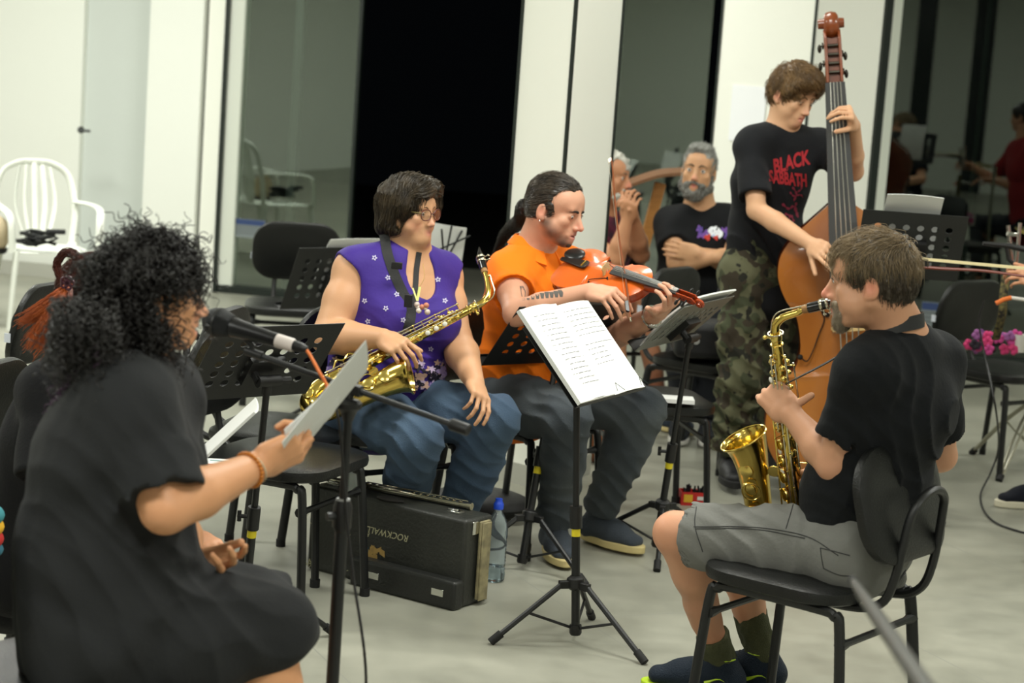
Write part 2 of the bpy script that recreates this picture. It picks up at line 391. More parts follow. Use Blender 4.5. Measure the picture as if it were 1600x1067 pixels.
# ---------------------------------------------------------------- music stands
def perforated(w, h, nx, ny, rad, m0x, m0y, corner=0.02):
    """flat desk with round holes: quad cells each with an octagon-ish hole"""
    vs = []; fs = []
    gx = [-w/2]+[-w/2+m0x+(w-2*m0x)*i/nx for i in range(nx+1)]+[w/2]; gy = [0]+[m0y+(h-2*m0y)*i/ny for i in range(ny+1)]+[h]
    for i in range(len(gx)-1):
        for j in range(len(gy)-1):
            x0, x1, y0, y1 = gx[i], gx[i+1], gy[j], gy[j+1]; b = len(vs)
            hole = 0 < i < len(gx)-2 and 0 < j < len(gy)-2
            if not hole:
                vs += [(x0, y0, 0), (x1, y0, 0), (x1, y1, 0), (x0, y1, 0)]; fs.append((b, b+1, b+2, b+3)); continue
            n = 16; cx, cy = (x0+x1)/2, (y0+y1)/2; outer = []; inner = []
            for k in range(n):
                a = 2*math.pi*(k+0.5)/n-math.pi/4-math.pi/n; a = 2*math.pi*k/n+math.pi/4
                c, s = math.cos(a), math.sin(a); q = 1/max(abs(c), abs(s))
                outer.append((cx+c*q*(x1-x0)/2, cy+s*q*(y1-y0)/2, 0)); inner.append((cx+c*rad, cy+s*rad, 0))
            vs += outer+inner
            for k in range(n): fs.append((b+k, b+(k+1) % n, b+n+(k+1) % n, b+n+k))
    return np.array(vs), fs
def make_stand(base, desk_c, X, Y, label, w=0.46, h=0.32, leg_az=0.3, yellow=0.33, collar=0.37, group=None, nx=7, ny=5, holes=True, ledge=0.04, spread=0.27, hub=0.20, dm=None):
    """base: floor point; desk_c: centre of lower edge; X: along lower edge; Y: up the desk"""
    base = V(base[0], base[1], 0); X = nrm(X); Y = nrm(np.asarray(Y)-X*np.dot(X, Y)); N = np.cross(X, Y)
    t = thing('music_stand', label, 'music stand', base, 0, group)
    dc = np.asarray(desk_c, float)
    vs, fs = perforated(w, h, nx, ny, 0.0125, 0.035, 0.045)
    vv = np.array([dc+X*a+Y*b for a, b, _ in vs])
    d = mesh_obj('desk', vv, fs, dm or BLKS, t, smooth=None)
    so = d.modifiers.new('thick', 'SOLIDIFY'); so.thickness = 0.0022; so.offset = 0
    # turned top edge and lip
    ll = ledge; mb = MB(); mb.box(dc-N*ll/2, (w, ll, 0.002), X, N, Y); mb.box(dc-N*ll+Y*0.005, (w, 0.002, 0.012), X, N, Y)
    if np.dot(N, V(0, 0, 1)) > 0: mb = MB().box(dc+N*ll/2, (w, ll, 0.002), X, N, Y).box(dc+N*ll+Y*0.005, (w, 0.002, 0.012), X, N, Y)
    build(mb, 'ledge', BLKS, t, bevel=0.0006, seg=1)
    bk = -N if np.dot(N, V(0, 0, 1)) > 0 else N
    m = dc+Y*h*0.42; top = m+bk*0.05
    pt = V(base[0]+(top[0]-base[0])*0.9, base[1]+(top[1]-base[1])*0.9, top[2]-0.035)
    lean = pt-base
    P = lambda z: base+lean*(z/pt[2])
    mb = MB(); mb.tube([P(0.035), P(collar)], 0.0125, 12); mb.tube([P(collar-0.01), pt], 0.0095, 12); build(mb, 'pole', BLK, t)
    mb = MB(); mb.box(m+bk*0.012, (0.11, 0.02, 0.09), X, bk, Y); mb.tube([m+bk*0.02-X*0.03, m+bk*0.05-X*0.03], 0.012, 8); mb.tube([pt, top], 0.014, 10)
    mb.tube([top-X*0.035, top+X*0.035], 0.017, 12); mb.tube([top+X*0.035, top+X*0.07], 0.010, 8); build(mb, 'tilt_bracket', PLA, t)
    mb = MB(); mb.tube([P(collar-0.035), P(collar+0.03)], 0.018, 12)
    q = V(math.cos(leg_az+2.6), math.sin(leg_az+2.6), 0); k = P(collar); mb.tube([k, k+q*0.045], 0.006, 8)
    mb.tube([k+q*0.04-V(0, 0, 0.015), k+q*0.04+V(0, 0, 0.015)], 0.006, 8)
    cl = build(mb, 'clamp_knob', PLA, t)
    mb = MB(); mb.tube([P(yellow-0.018), P(yellow+0.018)], 0.0131, 14); build(mb, 'colour_band', YEL, t)
    hubp = P(hub); mb = MB(); mb.lathe([(0.017, -0.02), (0.026, -0.012), (0.026, 0.014), (0.016, 0.022)], hubp, lean, 12)
    for i in range(3):
        a = leg_az+i*2*math.pi/3; e = V(math.cos(a), math.sin(a), 0); mb.box(hubp+e*0.034-V(0, 0, 0.004), (0.034, 0.02, 0.022), e, V(-e[1], e[0], 0))
    build(mb, 'leg_hub', PLA, t, bevel=0.002)
    for i in range(3):
        a = leg_az+i*2*math.pi/3; e = V(math.cos(a), math.sin(a), 0); f = base+e*spread+V(0, 0, 0.014); s0 = hubp+e*0.038
        lg = build(MB().tube([s0, f], 0.0085, 8), 'leg', BLK, t)
        build(MB().tube([f-nrm(f-s0)*0.028, f+nrm(f-s0)*0.012], [0.0125, 0.0125], 10), 'rubber_foot', RUB, lg)
        mid = s0+(f-s0)*0.52; build(MB().tube([mid, P(0.045)+e*0.015], 0.0045, 6), 'brace', BLK, lg)
    build(MB().lathe([(0.014, -0.018), (0.018, -0.012), (0.018, 0.012)], P(0.04), lean, 12), 'lower_collar', PLA, t)
    return t
# ---------------------------------------------------------------- where chairs stand
CH = {}
CH['sax'] = CH1; CH1.location = (0.80, 5.04, 0); CH1.rotation_euler = (0, 0, D2(143-90))
def chair_at(key, p, az, label, group=None):
    CH[key] = dup(CH1, (p[0], p[1], 0), D2(az-90), label, group)
chair_at('glasses', (-0.42, 6.60), -52, 'padded black chair under the woman with glasses and purple top')
chair_at('violin', (0.06, 6.98), -38, 'padded black chair under the violinist in the orange polo shirt')
chair_at('empty_near', (-0.67, 6.00), -22, 'empty padded black chair nearest the microphone stand, beside the black case')
chair_at('empty_far', (-0.72, 6.42), -12, 'empty padded black chair just beyond the one at the case, seat seen above it')
chair_at('left_back', (-1.36, 6.75), -20, 'empty padded black chair at the left edge, behind the red ponytail, with white tag')
chair_at('redhead', (-1.13, 5.10), -14, 'padded black chair of the person with the red ponytail, only its rounded back top showing')
chair_at('curly', (-0.79, 3.83), 10, 'padded black chair the curly-haired woman in the dark dress sits on')
chair_at('far_oval', (-1.02, 9.4), -84, 'dark chair near the left glass pane with only its rounded back showing above a stand')
chair_at('mid_bag', (0.84, 8.62), -35, 'padded black chair in front of the bearded man, carrying a black bag')
chair_at('mid_paper', (0.51, 7.50), 12, 'low black chair behind the violinist\'s knee with a folded paper on its seat')
chair_at('right', (2.16, 8.93), -52, 'padded black chair at the right edge with pink and purple things on its seat')
chair_at('bearded', (0.98, 9.5), -100, 'padded black chair the bearded man sits on, hidden behind other chairs')
chair_at('clasped', (0.5, 9.55), -65, 'padded black chair of the man with clasped hands, half behind the white pillar')
# ---------------------------------------------------------------- music stands
def frame(px, py, Y, az, tilt, w, h):
    a, t_ = D2(az), D2(tilt); X = V(math.cos(a), math.sin(a), 0); L = V(math.sin(a), -math.cos(a), 0)
    Yd = L*math.sin(t_)+V(0, 0, math.cos(t_)); bl = at(px, py, Y); return bl+X*w/2, X, Yd
def SN(p): return np.round(p, 2)
# S1: carries the open score in front of the saxophonist; we see the music side: its top leans away
a1, t1 = D2(62), D2(42)
X1 = V(math.cos(a1), math.sin(a1), 0); L1 = V(-math.sin(a1), math.cos(a1), 0); Y1 = L1*math.sin(t1)+V(0, 0, math.cos(t1))
BL1 = at(903, 634, 5.56); N1 = np.cross(X1, Y1); W1 = 0.44
dc1 = BL1+X1*W1/2-N1*0.012
ST1 = make_stand((0.245, 5.77), dc1, X1, Y1, 'black music stand in front holding the open white score', w=0.44, h=0.27, leg_az=D2(-42), hub=0.175, spread=0.25, ledge=0.018)
X2 = frame(752, 571, 6.68, 37, 40, 0.46, 0.29)
ST2 = make_stand((0.08, 6.55), X2[0], X2[1], X2[2], 'black music stand seen from behind against the orange shirt', w=0.46, h=0.29, leg_az=D2(-35), hub=0.175, spread=0.25)
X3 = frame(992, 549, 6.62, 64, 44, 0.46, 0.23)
ST3 = make_stand((0.545, 6.93), X3[0], X3[1], X3[2], 'black music stand at the violinist\'s left hand, desk lying nearly flat', w=0.46, h=0.23, leg_az=D2(28), hub=0.175, spread=0.27, dm=mat('black_sheet_floor_glare', (112, 113, 106), 0.45))  # desk colour lifted to grey: floor bounce and glare painted into the black sheet
X4 = frame(299, 626, 5.42, 40, 37, 0.34, 0.27)
ST4 = make_stand((-0.70, 5.55), X4[0], X4[1], X4[2], 'black perforated music stand behind the microphone', w=0.40, h=0.28, leg_az=D2(24), hub=0.19, spread=0.27)
X5 = frame(437, 483, 8.55, 40, 24, 0.46, 0.30)
ST5 = make_stand((-0.72, 8.72), X5[0], X5[1], X5[2], 'far black music stand left of the purple top, white sheets over its top edge', w=0.46, h=0.30, leg_az=D2(60), hub=0.175)
X7 = frame(1333, 428, 7.45, -3, 28, 0.375, 0.28)
ST7 = make_stand((1.42, 7.62), X7[0], X7[1], X7[2], 'black music stand to the right of the double bass, above the saxophonist\'s head', w=0.375, h=0.28, leg_az=D2(10), hub=0.175, nx=6)
# ---------------------------------------------------------------- papers
PAP = mat('white_paper', (218, 219, 216), 0.65, bump=0.02, bscale=20)
INK = mat('printed_grey_ink', (140, 140, 146), 0.7)
def sheet(o, X, Y, N, w, h, name='sheet', parent=None, m=PAP, curl=0.0, th=0.0015, nx=10, curly=0.0):
    # curved sheet block of thickness th
    vs = []; fs = []
    for k in (0, 1):
        for i in range(nx+1):
            for j in range(nx+1):
                u, v = i/nx, j/nx
                vs.append(o+X*w*u+Y*h*v+N*(curl*(1-(2*u-1)**2)+curly*(1-(2*v-1)**2)+(th if k else 0)))
    n1 = nx+1; B = n1*n1
    for i in range(nx):
        for j in range(nx):
            a, b, c, d = i*n1+j, (i+1)*n1+j, (i+1)*n1+j+1, i*n1+j+1
            fs += [(d, c, b, a), (B+a, B+b, B+c, B+d)]
    for i in range(nx):
        for (a, b) in ((i*n1, (i+1)*n1), ((i+1)*n1+nx, i*n1+nx), ((i+1), i), (nx*n1+i, nx*n1+i+1)): fs.append((a, b, B+b, B+a))
    return mesh_obj(name, vs, fs, m, parent, smooth=30)
# open score on S1: stacked pages on the left, page turned on the right
t = thing('open_score', 'thick open white score with printed lines on the front music stand', 'sheet music', BL1)
o0 = BL1+N1*0.002; PH = 0.315
sheet(o0-X1*0.005, X1, Y1, N1, 0.222, PH, 'page_stack', t, th=0.012, curl=0.002)
SCP = mat('bright_score_paper', (236, 236, 233), 0.6)
sheet(o0+X1*0.218, X1, Y1, N1, 0.215, PH-0.004, 'page_right', t, m=SCP, th=0.004, curl=0.010)
sheet(o0+X1*0.003+Y1*0.003, X1, Y1, N1, 0.214, PH, 'page_left', t, m=SCP, th=0.0006, curl=0.016)
mb = MB()
for pg, x0 in ((0, 0.02), (1, 0.236)):
    for r_ in range(15 if pg == 0 else 12):
        y = PH-0.03-r_*0.0165
        if pg and 5 < r_ < 7: continue
        x = x0
        end = x0+0.172*(1 if pg == 0 or r_ < 8 else 0.55)
        while x < end:
            l = float(rng.uniform(0.008, 0.03)); l = min(l, end-x)
            u = (x+l/2-(0.003 if pg == 0 else 0.218))/0.2145
            b = (0.016 if pg == 0 else 0.010)*(1-(2*u-1)**2)+(0.0012 if pg == 0 else 0.0046)
            mb.box(o0+X1*(x+l/2)+Y1*y+N1*(b+0.0004), (l, 0.0016, 0.0003), X1, Y1, N1); x += l+0.004
build(mb, 'printed_lines', INK, t, smooth=None)['kind'] = 'stuff'
mb = MB()
for xx in (0.20, 0.36): mb.tube([o0+X1*xx+Y1*0.0+N1*0.03, o0+X1*(xx+0.035)+Y1*0.03+N1*0.022, o0+X1*(xx+0.045)-Y1*0.002+N1*0.03], 0.0009, 5)
build(mb, 'wire_page_holder', mat('dark_wire', (50, 60, 55), 0.4, 0.6), ST1)
# sheets on S2, S3, S5, S7
def desk_paper(st, fr, u, v, w, h, label, curl=0.02, side=1, th=0.003, name='sheet_music', rot=0.0):
    dc, X, Y = fr[0], fr[1], fr[2]; N = np.cross(X, Y)*side
    c, s = math.cos(rot), math.sin(rot); Xr, Yr = X*c+Y*s, Y*c-X*s
    o = dc+X*u+Y*v+N*0.006
    t = thing(name, label, 'sheet music', o); sheet(o, Xr, Yr, N, w, h, 'page', t, curl=curl*0.3, curly=curl, th=th); return t
# reader is on the far side: find which sign of N points away from us
def far(fr):
    N = np.cross(fr[1], fr[2]); return 1 if N[1] > 0 else -1
s = far(X2); desk_paper(ST2, X2, -0.02, 0.01, 0.21, 0.325, 'white sheets behind the desk in front of the violinist, curling over its top', 0.02, s)
s = far(X3); desk_paper(ST3, X3, -0.19, 0.01, 0.40, 0.245, 'white sheets lying on the stand at the violinist\'s left hand', 0.012, s, th=0.006)
s = far(X5); desk_paper(ST5, X5, -0.08, 0.01, 0.30, 0.325, 'white sheets standing on the far left music stand', 0.02, s)
s = far(X7); desk_paper(ST7, X7, -0.11, 0.01, 0.20, 0.335, 'white sheets rising above the stand beside the double bass', 0.03, s, rot=0.0)
# far folding wire stand with white sheet, behind the woman with glasses
b = at(700, 520, 8.6); t = thing('wire_music_stand', 'thin folding wire music stand against the black opening behind the glasses woman', 'music stand', (b[0]+0.02, 8.6, 0))
mb = MB(); c0 = at(694, 412, 8.6); base = V(c0[0]-0.03, 8.6, 0)
for a in (0, 120, 240): mb.tube([base+V(0, 0, 0.35), base+V(0.26*math.cos(D2(a+20)), 0.26*math.sin(D2(a+20)), 0.012)], 0.006, 6)
build(mb, 'leg_set', BLK, t)
build(MB().tube([base+V(0, 0, 0.3), c0], 0.008, 8), 'pole', BLK, t)
mb = MB()
tl, tr, bl_, br_ = at(683, 352, 8.55), at(712, 350, 8.6), at(660, 408, 8.62), at(694, 412, 8.6)
for a, b_ in ((c0, at(722, 360, 8.62)), (c0, at(690, 358, 8.5)), (at(664, 400, 8.6), at(735, 368, 8.6)), (c0, at(655, 395, 8.6)), (c0, at(706, 352, 8.6))): mb.tube([a, b_], 0.0045, 6)
build(mb, 'wire_desk', BLK, t)
p0 = at(666, 408, 8.68); px_ = at(697, 413, 8.68)-p0; py_ = at(688, 352, 8.62)-p0
t = thing('sheet_music', 'white sheet on the thin wire stand behind the glasses woman', 'sheet music', p0); Xn, Yn = nrm(px_), nrm(py_)
sheet(p0, Xn, nrm(Yn-Xn*np.dot(Xn, Yn)), np.cross(Xn, Yn), 0.15, np.linalg.norm(py_)*1.02, 'page', t, curl=0.004)
# ---------------------------------------------------------------- instrument case and things around it
CASE = mat('worn_black_case_vinyl', (38, 39, 36), 0.42, bump=0.5, bscale=90, mottle=0.35, mscale=7, mcol=(58, 60, 54))
CASE2 = mat('plain_black_case_vinyl', (36, 37, 35), 0.4, bump=0.4, bscale=120)
TRIMW = mat('worn_case_edge_wood', (158, 148, 112), 0.7, mottle=0.6, mscale=30, mcol=(90, 84, 66))
c_r, c_l = atz(708, 956), atz(462, 891)
# case frame: long edge X from left to right-front, D away
CX = nrm(c_r-c_l); CD = V(-CX[1], CX[0], 0)
LEN = np.linalg.norm(c_r-c_l)
t = thing('instrument_case', 'large worn black hard case with hand lettering standing on edge under the chairs', 'instrument case', (c_l+c_r)/2+CD*0.1)
cc = (c_l+c_r)/2; HH = 0.275; TK = 0.20
mb = MB().box(cc+CD*(0.045+0.07)+V(0, 0, HH/2), (LEN*0.985, 0.14, HH), CX, CD); build(mb, 'case_body', CASE, t, bevel=0.012, seg=3)
mb = MB().box(cc+CX*LEN*0.175+CD*0.025+V(0, 0, 0.045), (LEN*0.65, 0.05, 0.09), CX, CD); build(mb, 'base_moulding', CASE2, t, bevel=0.01, seg=3)
e = cc+CX*(LEN*0.495+0.008)+CD*0.13
mb = MB().box(e+V(0, 0, HH/2+0.004), (0.010, 0.05, HH-0.03), CX, CD).box(e+CX*0.008+V(0, 0, HH/2), (0.006, 0.045, HH-0.03), CX, CD)
build(mb, 'worn_edge', TRIMW, t, bevel=0.003)
for u in (-0.40, 0.36):
    mb = MB(); q = cc+CX*LEN*u+CD*0.10+V(0, 0, HH); mb.box(q+V(0, 0, 0.004), (0.045, 0.032, 0.008), CX, CD); mb.tube([q+CX*-0.018-CD*0.012+V(0, 0, 0.012), q+CX*0.018-CD*0.012+V(0, 0, 0.012)], 0.004, 6); build(mb, 'latch', CHR, t, bevel=0.0015)
q = cc+CX*LEN*0.492+CD*0.09+V(0, 0, HH-0.03); build(MB().box(q, (0.012, 0.03, 0.04), CX, CD), 'corner_plate', CHR, t, bevel=0.0015)
for u in (0.0, 0.40):
    build(MB().box(cc+CX*LEN*u-CD*0.001+V(0, 0, 0.048), (0.045, 0.006, 0.022), CX, CD), 'latch', CHR, t, bevel=0.0015)
def text_mesh(s_, size, o, X, Y, name, m, parent, th=0.0008, align='CENTER', res=3, shear=0.0, flat=False):
    cu = bpy.data.curves.new('tmp', 'FONT'); cu.body = s_; cu.size = size; cu.align_x = align; cu.align_y = 'CENTER'; cu.extrude = th/2; cu.resolution_u = res; cu.shear = shear
    ob = bpy.data.objects.new('tmp', cu); C.objects.link(ob); dg = bpy.context.evaluated_depsgraph_get(); dg.update()
    me = bpy.data.meshes.new_from_object(ob.evaluated_get(dg)); bpy.data.objects.remove(ob)
    vs = np.array([v.co[:] for v in me.vertices]).reshape(-1, 3); fs = [tuple(p.vertices) for p in me.polygons]; bpy.data.meshes.remove(me)
    if len(vs) == 0: return None
    X, Y = nrm(X), nrm(Y); N = np.cross(X, Y)
    return mesh_obj(name, o+vs[:, :1]*X+vs[:, 1:2]*Y+vs[:, 2:3]*N, fs, m, parent, smooth=None)
CHALK = mat('pale_paint_pen', (176, 172, 140), 0.8)
fp = cc+CD*0.044
def onface(px, py): return toward(fp, CD, px, py)
Zu = V(0, 0, 1)
text_mesh('ROCKWALL', 0.030, onface(606, 834), -CX, -Zu, 'hand_lettering', CHALK, t, shear=0.25)
text_mesh('A', 0.02, onface(575, 835), -CX, -Zu, 'hand_lettering', CHALK, t)
text_mesh('SAR', 0.036, onface(486, 880), CX, Zu, 'hand_lettering', CHALK, t, shear=-0.2)
mb = MB(); q = onface(586, 866); r2 = random.Random(4)
for k in range(26):
    mb.box(q+CX*r2.uniform(-0.032, 0.032)+Zu*r2.uniform(-0.018, 0.02)-CD*0.0006*(1+k*0.02), (r2.uniform(0.01, 0.025), 0.0006, r2.uniform(0.006, 0.016)), nrm(CX+Zu*r2.uniform(-.6, .6)), CD)
build(mb, 'torn_sticker', mat('torn_sticker_ochre', (178, 146, 84), 0.8, mottle=0.5, mscale=40, mcol=(120, 100, 66)), t)
build(MB().box(onface(570, 858)-CD*0.002, (0.03, 0.0006, 0.018), CX, CD), 'torn_sticker', mat('torn_sticker_blue', (60, 110, 130), 0.8), t)
mb = MB()
for k in range(14):
    q = onface(r2.uniform(470, 545), r2.uniform(800, 895)); a = r2.uniform(-1, 1)
    mb.box(q, (r2.uniform(0.006, 0.03), 0.0006, 0.002), nrm(CX*math.cos(a)+Zu*math.sin(a)), CD)
build(mb, 'scratches', CHALK, t)
# flute lying on the case top
SIL = mat('silver_plate', (205, 200, 180), 0.2, 1.0)
top = V(0, 0, HH)
f0 = toward(top, Zu, 478, 747)+V(0, 0, 0.012); f1 = toward(top, Zu, 750, 800)+V(0, 0, 0.012)
fd = nrm(f1-f0); f1 = f0+fd*0.62
t = thing('flute', 'silver flute lying along the top of the black case', 'flute', f0-V(0, 0, 0.010))
build(MB().tube([f0, f0+fd*0.2], 0.0095, 14).tube([f0+fd*0.195, f0+fd*0.215], 0.0115, 14).tube([f0+fd*0.21, f1], 0.0100, 14).tube([f1-fd*0.012, f1], 0.0115, 14), 'flute_tube', SIL, t)
build(MB().ball(f0+fd*0.10+V(0, 0, 0.0085), (0.014, 0.010, 0.0035), R=np.column_stack([fd, np.cross(Zu, fd), Zu])), 'lip_plate', SIL, t)
sd = np.cross(Zu, fd)
for k in range(15):
    q = f0+fd*(0.235+k*0.0245)+V(0, 0, 0.0105)
    if k in (6,): continue
    build(MB().lathe([(0.0075, 0), (0.008, 0.0015), (0.0062, 0.003), (0.002, 0.0032)], q, V(0, 0, 1), 12), 'flute_key', SIL, t)
build(MB().tube([f0+fd*0.23+V(0, 0, 0.012)+sd*0.009, f0+fd*0.60+V(0, 0, 0.012)+sd*0.009], 0.002, 6).tube([f0+fd*0.25+V(0, 0, 0.010)-sd*0.010, f0+fd*0.36+V(0, 0, 0.010)-sd*0.010], 0.002, 6), 'key_rod', SIL, t)
# black cloth under the flute
q = toward(top, Zu, 610, 782)
vs = MB().ball(q+V(0, 0, 0.004), (0.05, 0.022, 0.007), 20, 8, R=np.column_stack([fd, sd, Zu])); tag(build(vs, 'dark_cloth', mat('dark_cloth', (44, 42, 40), 0.9, bump=0.6, bscale=80)), 'crumpled dark cloth under the flute on the case', 'cloth')
# plastic cup
q = toward(top, Zu, 551, 772); t = thing('plastic_cup', 'translucent white plastic cup standing on the black case', 'cup', q)
mb = MB().lathe([(0.017, 0), (0.018, 0.001), (0.0245, 0.068), (0.026, 0.070), (0.0235, 0.068), (0.017, 0.003), (0.0, 0.003)], q, Zu, 24); build(mb, 'cup_wall', mat('frosted_plastic', (215, 222, 220), 0.35, trans=0.55, ior=1.3), t)
# water bottle
q = atz(771, 907); t = thing('water_bottle', 'clear plastic water bottle with a blue cap beside the case', 'bottle', q)
WTR = mat('clear_pet_plastic', (214, 228, 236), 0.06, trans=0.95, ior=1.25)
prof = [(0.0, 0.004), (0.028, 0.0), (0.034, 0.006), (0.035, 0.02)]
for k in range(9):
    z = 0.03+k*0.0125; prof += [(0.0352, z), (0.0335, z+0.006)]
prof += [(0.0352, 0.145), (0.0350, 0.17), (0.031, 0.195), (0.021, 0.215), (0.0135, 0.226), (0.0135, 0.236)]
build(MB().lathe(prof, q, Zu, 28), 'bottle_wall', WTR, t)
build(MB().lathe([(0.0, 0.236), (0.016, 0.236), (0.0165, 0.252), (0.0145, 0.256), (0.0115, 0.262), (0.0115, 0.27), (0.0, 0.272)], q, Zu, 20), 'cap', mat('blue_cap_plastic', (38, 78, 205), 0.35), t)
build(MB().lathe([(0.0, 0.008), (0.0295, 0.004), (0.0325, 0.015), (0.0325, 0.05), (0.0, 0.0505)], q, Zu, 24), 'water', mat('water', (225, 236, 240), 0.02, trans=1.0, ior=1.33), t)
# black soft bag on the floor behind the case
q = atz(770, 830); q = q+V(-0.06, 0.22, 0)
mb = MB(); mb.ball(q+V(0, 0, 0.05), (0.20, 0.15, 0.055), 28, 12)
tag(build(mb, 'soft_bag', mat('black_nylon', (18, 18, 19), 0.6, bump=0.5, bscale=30)), 'low black soft bag on the floor behind the case and bottle', 'bag')
# red box with small black things, floor by the third stand
q = atz(1083, 787); t = thing('red_box', 'small red and yellow cardboard box on the floor full of dark bits', 'box', q)
REDB = mat('red_card', (196, 42, 38), 0.5)
bx, by = nrm(V(1, 0.1, 0)), nrm(V(-0.1, 1, 0)); w_, d_, h_ = 0.105, 0.07, 0.052
mb = MB()
mb.box(q+V(0, 0, 0.002), (w_, d_, 0.003), bx, by)
for s_ in (-1, 1): mb.box(q+by*s_*d_/2+V(0, 0, h_/2), (w_, 0.002, h_), bx, by); mb.box(q+bx*s_*w_/2+V(0, 0, h_/2), (0.002, d_, h_), bx, by)
build(mb, 'box_wall', REDB, t)
build(MB().box(q-by*(d_/2+0.002)-bx*0.028+V(0, 0, 0.028), (0.034, 0.001, 0.03), bx, by), 'yellow_label', mat('yellow_card', (226, 178, 50), 0.5), t)
build(MB().box(q-by*(d_/2+0.002)+bx*0.022+V(0, 0, 0.03), (0.03, 0.001, 0.014), bx, by), 'white_label', PAP, t)
mb = MB()
for k in range(22):
    p = q+bx*r2.uniform(-.045, .045)+by*r2.uniform(-.028, .028); mb.tube([p+V(0, 0, 0.006), p+V(r2.uniform(-.01, .01), 0, r2.uniform(.055, .075))], 0.004, 6)
o = build(mb, 'dark_clips', mat('dark_clip_plastic', (30, 32, 34), 0.4), t); o['kind'] = 'stuff'
# folded paper on low chair, cloth bag on the chair before the bearded man
q = toward(V(0, 0, 0.475), Zu, 1056, 624); tag(build(MB().box(q, (0.13, 0.09, 0.014)), 'folded_paper', PAP), 'folded white paper on the low black chair behind the violinist\'s knee', 'paper')
q = V(0.88, 8.47, 0.475); t = thing('black_bag', 'black gig bag with round badge on the chair before the bearded man', 'bag', q)
build(MB().box(q+V(0, 0, 0.075), (0.42, 0.24, 0.15)), 'bag_body', mat('black_nylon'), t, bevel=0.03, seg=4)
qq = toward(q+V(0, -0.122, 0), V(0, 1, 0), 1088, 533); build(MB().lathe([(0.014, 0), (0.014, 0.004)], qq, (0, -1, 0), 16), 'badge', mat('grey_badge', (150, 150, 146), 0.5), t)
q = V(0.97, 8.42, 0.63); mb = MB().ball(q, (0.11, 0.09, 0.025), 20, 10); tag(build(mb, 'pale_cloth', mat('cream_lace_cloth', (212, 208, 178), 0.9, bump=1.0, bscale=120)), 'cream crumpled cloth on the black bag by the camouflage leg', 'cloth')
# brown rounded bag between the violinist's legs
q = atz(938, 742); tag(build(MB().ball(q+V(0, 0.25, 0.10), (0.10, 0.07, 0.10), 24, 14), 'leather_bag', mat('tan_brown_leather', (138, 82, 50), 0.45, mottle=0.4, mscale=6)), 'tan brown rounded leather bag seen between the violinist\'s legs', 'bag')
# ---------------------------------------------------------------- microphone and boom stand
PY = 4.15
b = at(545, 632, PY); base = V(at(520, 1067, PY)[0], PY, 0); hz = b[2]
pb = V(b[0], PY, 0); t = thing('microphone_stand', 'black boom microphone stand with angled boom, before the perforated stand', 'microphone stand', pb)
mb = MB(); mb.tube([pb+V(0, 0, 0.06), pb+V(0, 0, 0.70)], 0.0125, 14); jz = at(530, 790, PY)[2]
mb = MB(); mb.tube([pb+V(0, 0, 0.05), V(pb[0], PY, jz)], 0.0135, 16); build(mb, 'lower_tube', BLK, t)
build(MB().tube([V(pb[0], PY, jz-0.03), V(b[0], PY, hz)], 0.009, 14), 'upper_tube', BLK, t)
mb = MB().lathe([(0.014, -0.055), (0.02, -0.045), (0.02, 0.0), (0.016, 0.012)], V(pb[0], PY, jz), Zu, 16); mb.tube([V(pb[0], PY, jz-0.02), V(pb[0]-0.03, PY-0.02, jz-0.02)], 0.009, 8); build(mb, 'height_clutch', PLA, t)
build(MB().lathe([(0.0145, 0.0), (0.0145, 0.004)], V(pb[0], PY, jz+0.012), Zu, 16), 'clutch_ring', mat('grey_ring', (150, 152, 150), 0.4), t)
build(MB().lathe([(0.010, -0.035), (0.012, -0.03), (0.018, -0.014), (0.027, -0.006), (0.028, 0.004), (0.022, 0.010), (0.008, 0.012)], b, Zu, 20), 'swivel_head', PLA, t)
m0, m1 = at(392, 550, PY+0.10), at(733, 672, PY-0.10); bd = nrm(m1-m0)
cl = m0+bd*np.dot(b-m0, bd)
sh = b+V(0, 0.0, 0.02)-cl; m0, m1 = m0+V(0, sh[1], 0), m1+V(0, sh[1], 0)
build(MB().tube([m0, m1-bd*0.02], 0.0062, 12), 'boom_tube', mat('dark_grey_boom', (50, 51, 52), 0.4, 0.3), t)
build(MB().tube([m1-bd*0.045, m1-bd*0.04, m1-bd*0.002, m1], [0.009, 0.0125, 0.0125, 0.0105], 14), 'boom_end_weight', PLA, t)
build(MB().tube([b, b+V(0, 0, 0.03)], 0.010, 10).box(m0+bd*np.dot(b-m0, bd), (0.04, 0.022, 0.022), bd, np.cross(Zu, bd)), 'boom_clamp', PLA, t, bevel=0.002)
for k in range(3):
    a = D2(35+120*k); e = V(math.cos(a), math.sin(a), 0); lg = build(MB().tube([pb+V(0, 0, 0.09), pb+e*0.32+V(0, 0, 0.012)], 0.008, 8), 'leg', BLK, t)
    build(MB().tube([pb+e*0.30+V(0, 0, 0.016), pb+e*0.33+V(0, 0, 0.012)], 0.012, 8), 'rubber_foot', RUB, lg)
build(MB().lathe([(0.014, 0.05), (0.024, 0.06), (0.024, 0.11), (0.014, 0.12)], pb, Zu, 14), 'leg_hub', PLA, t)
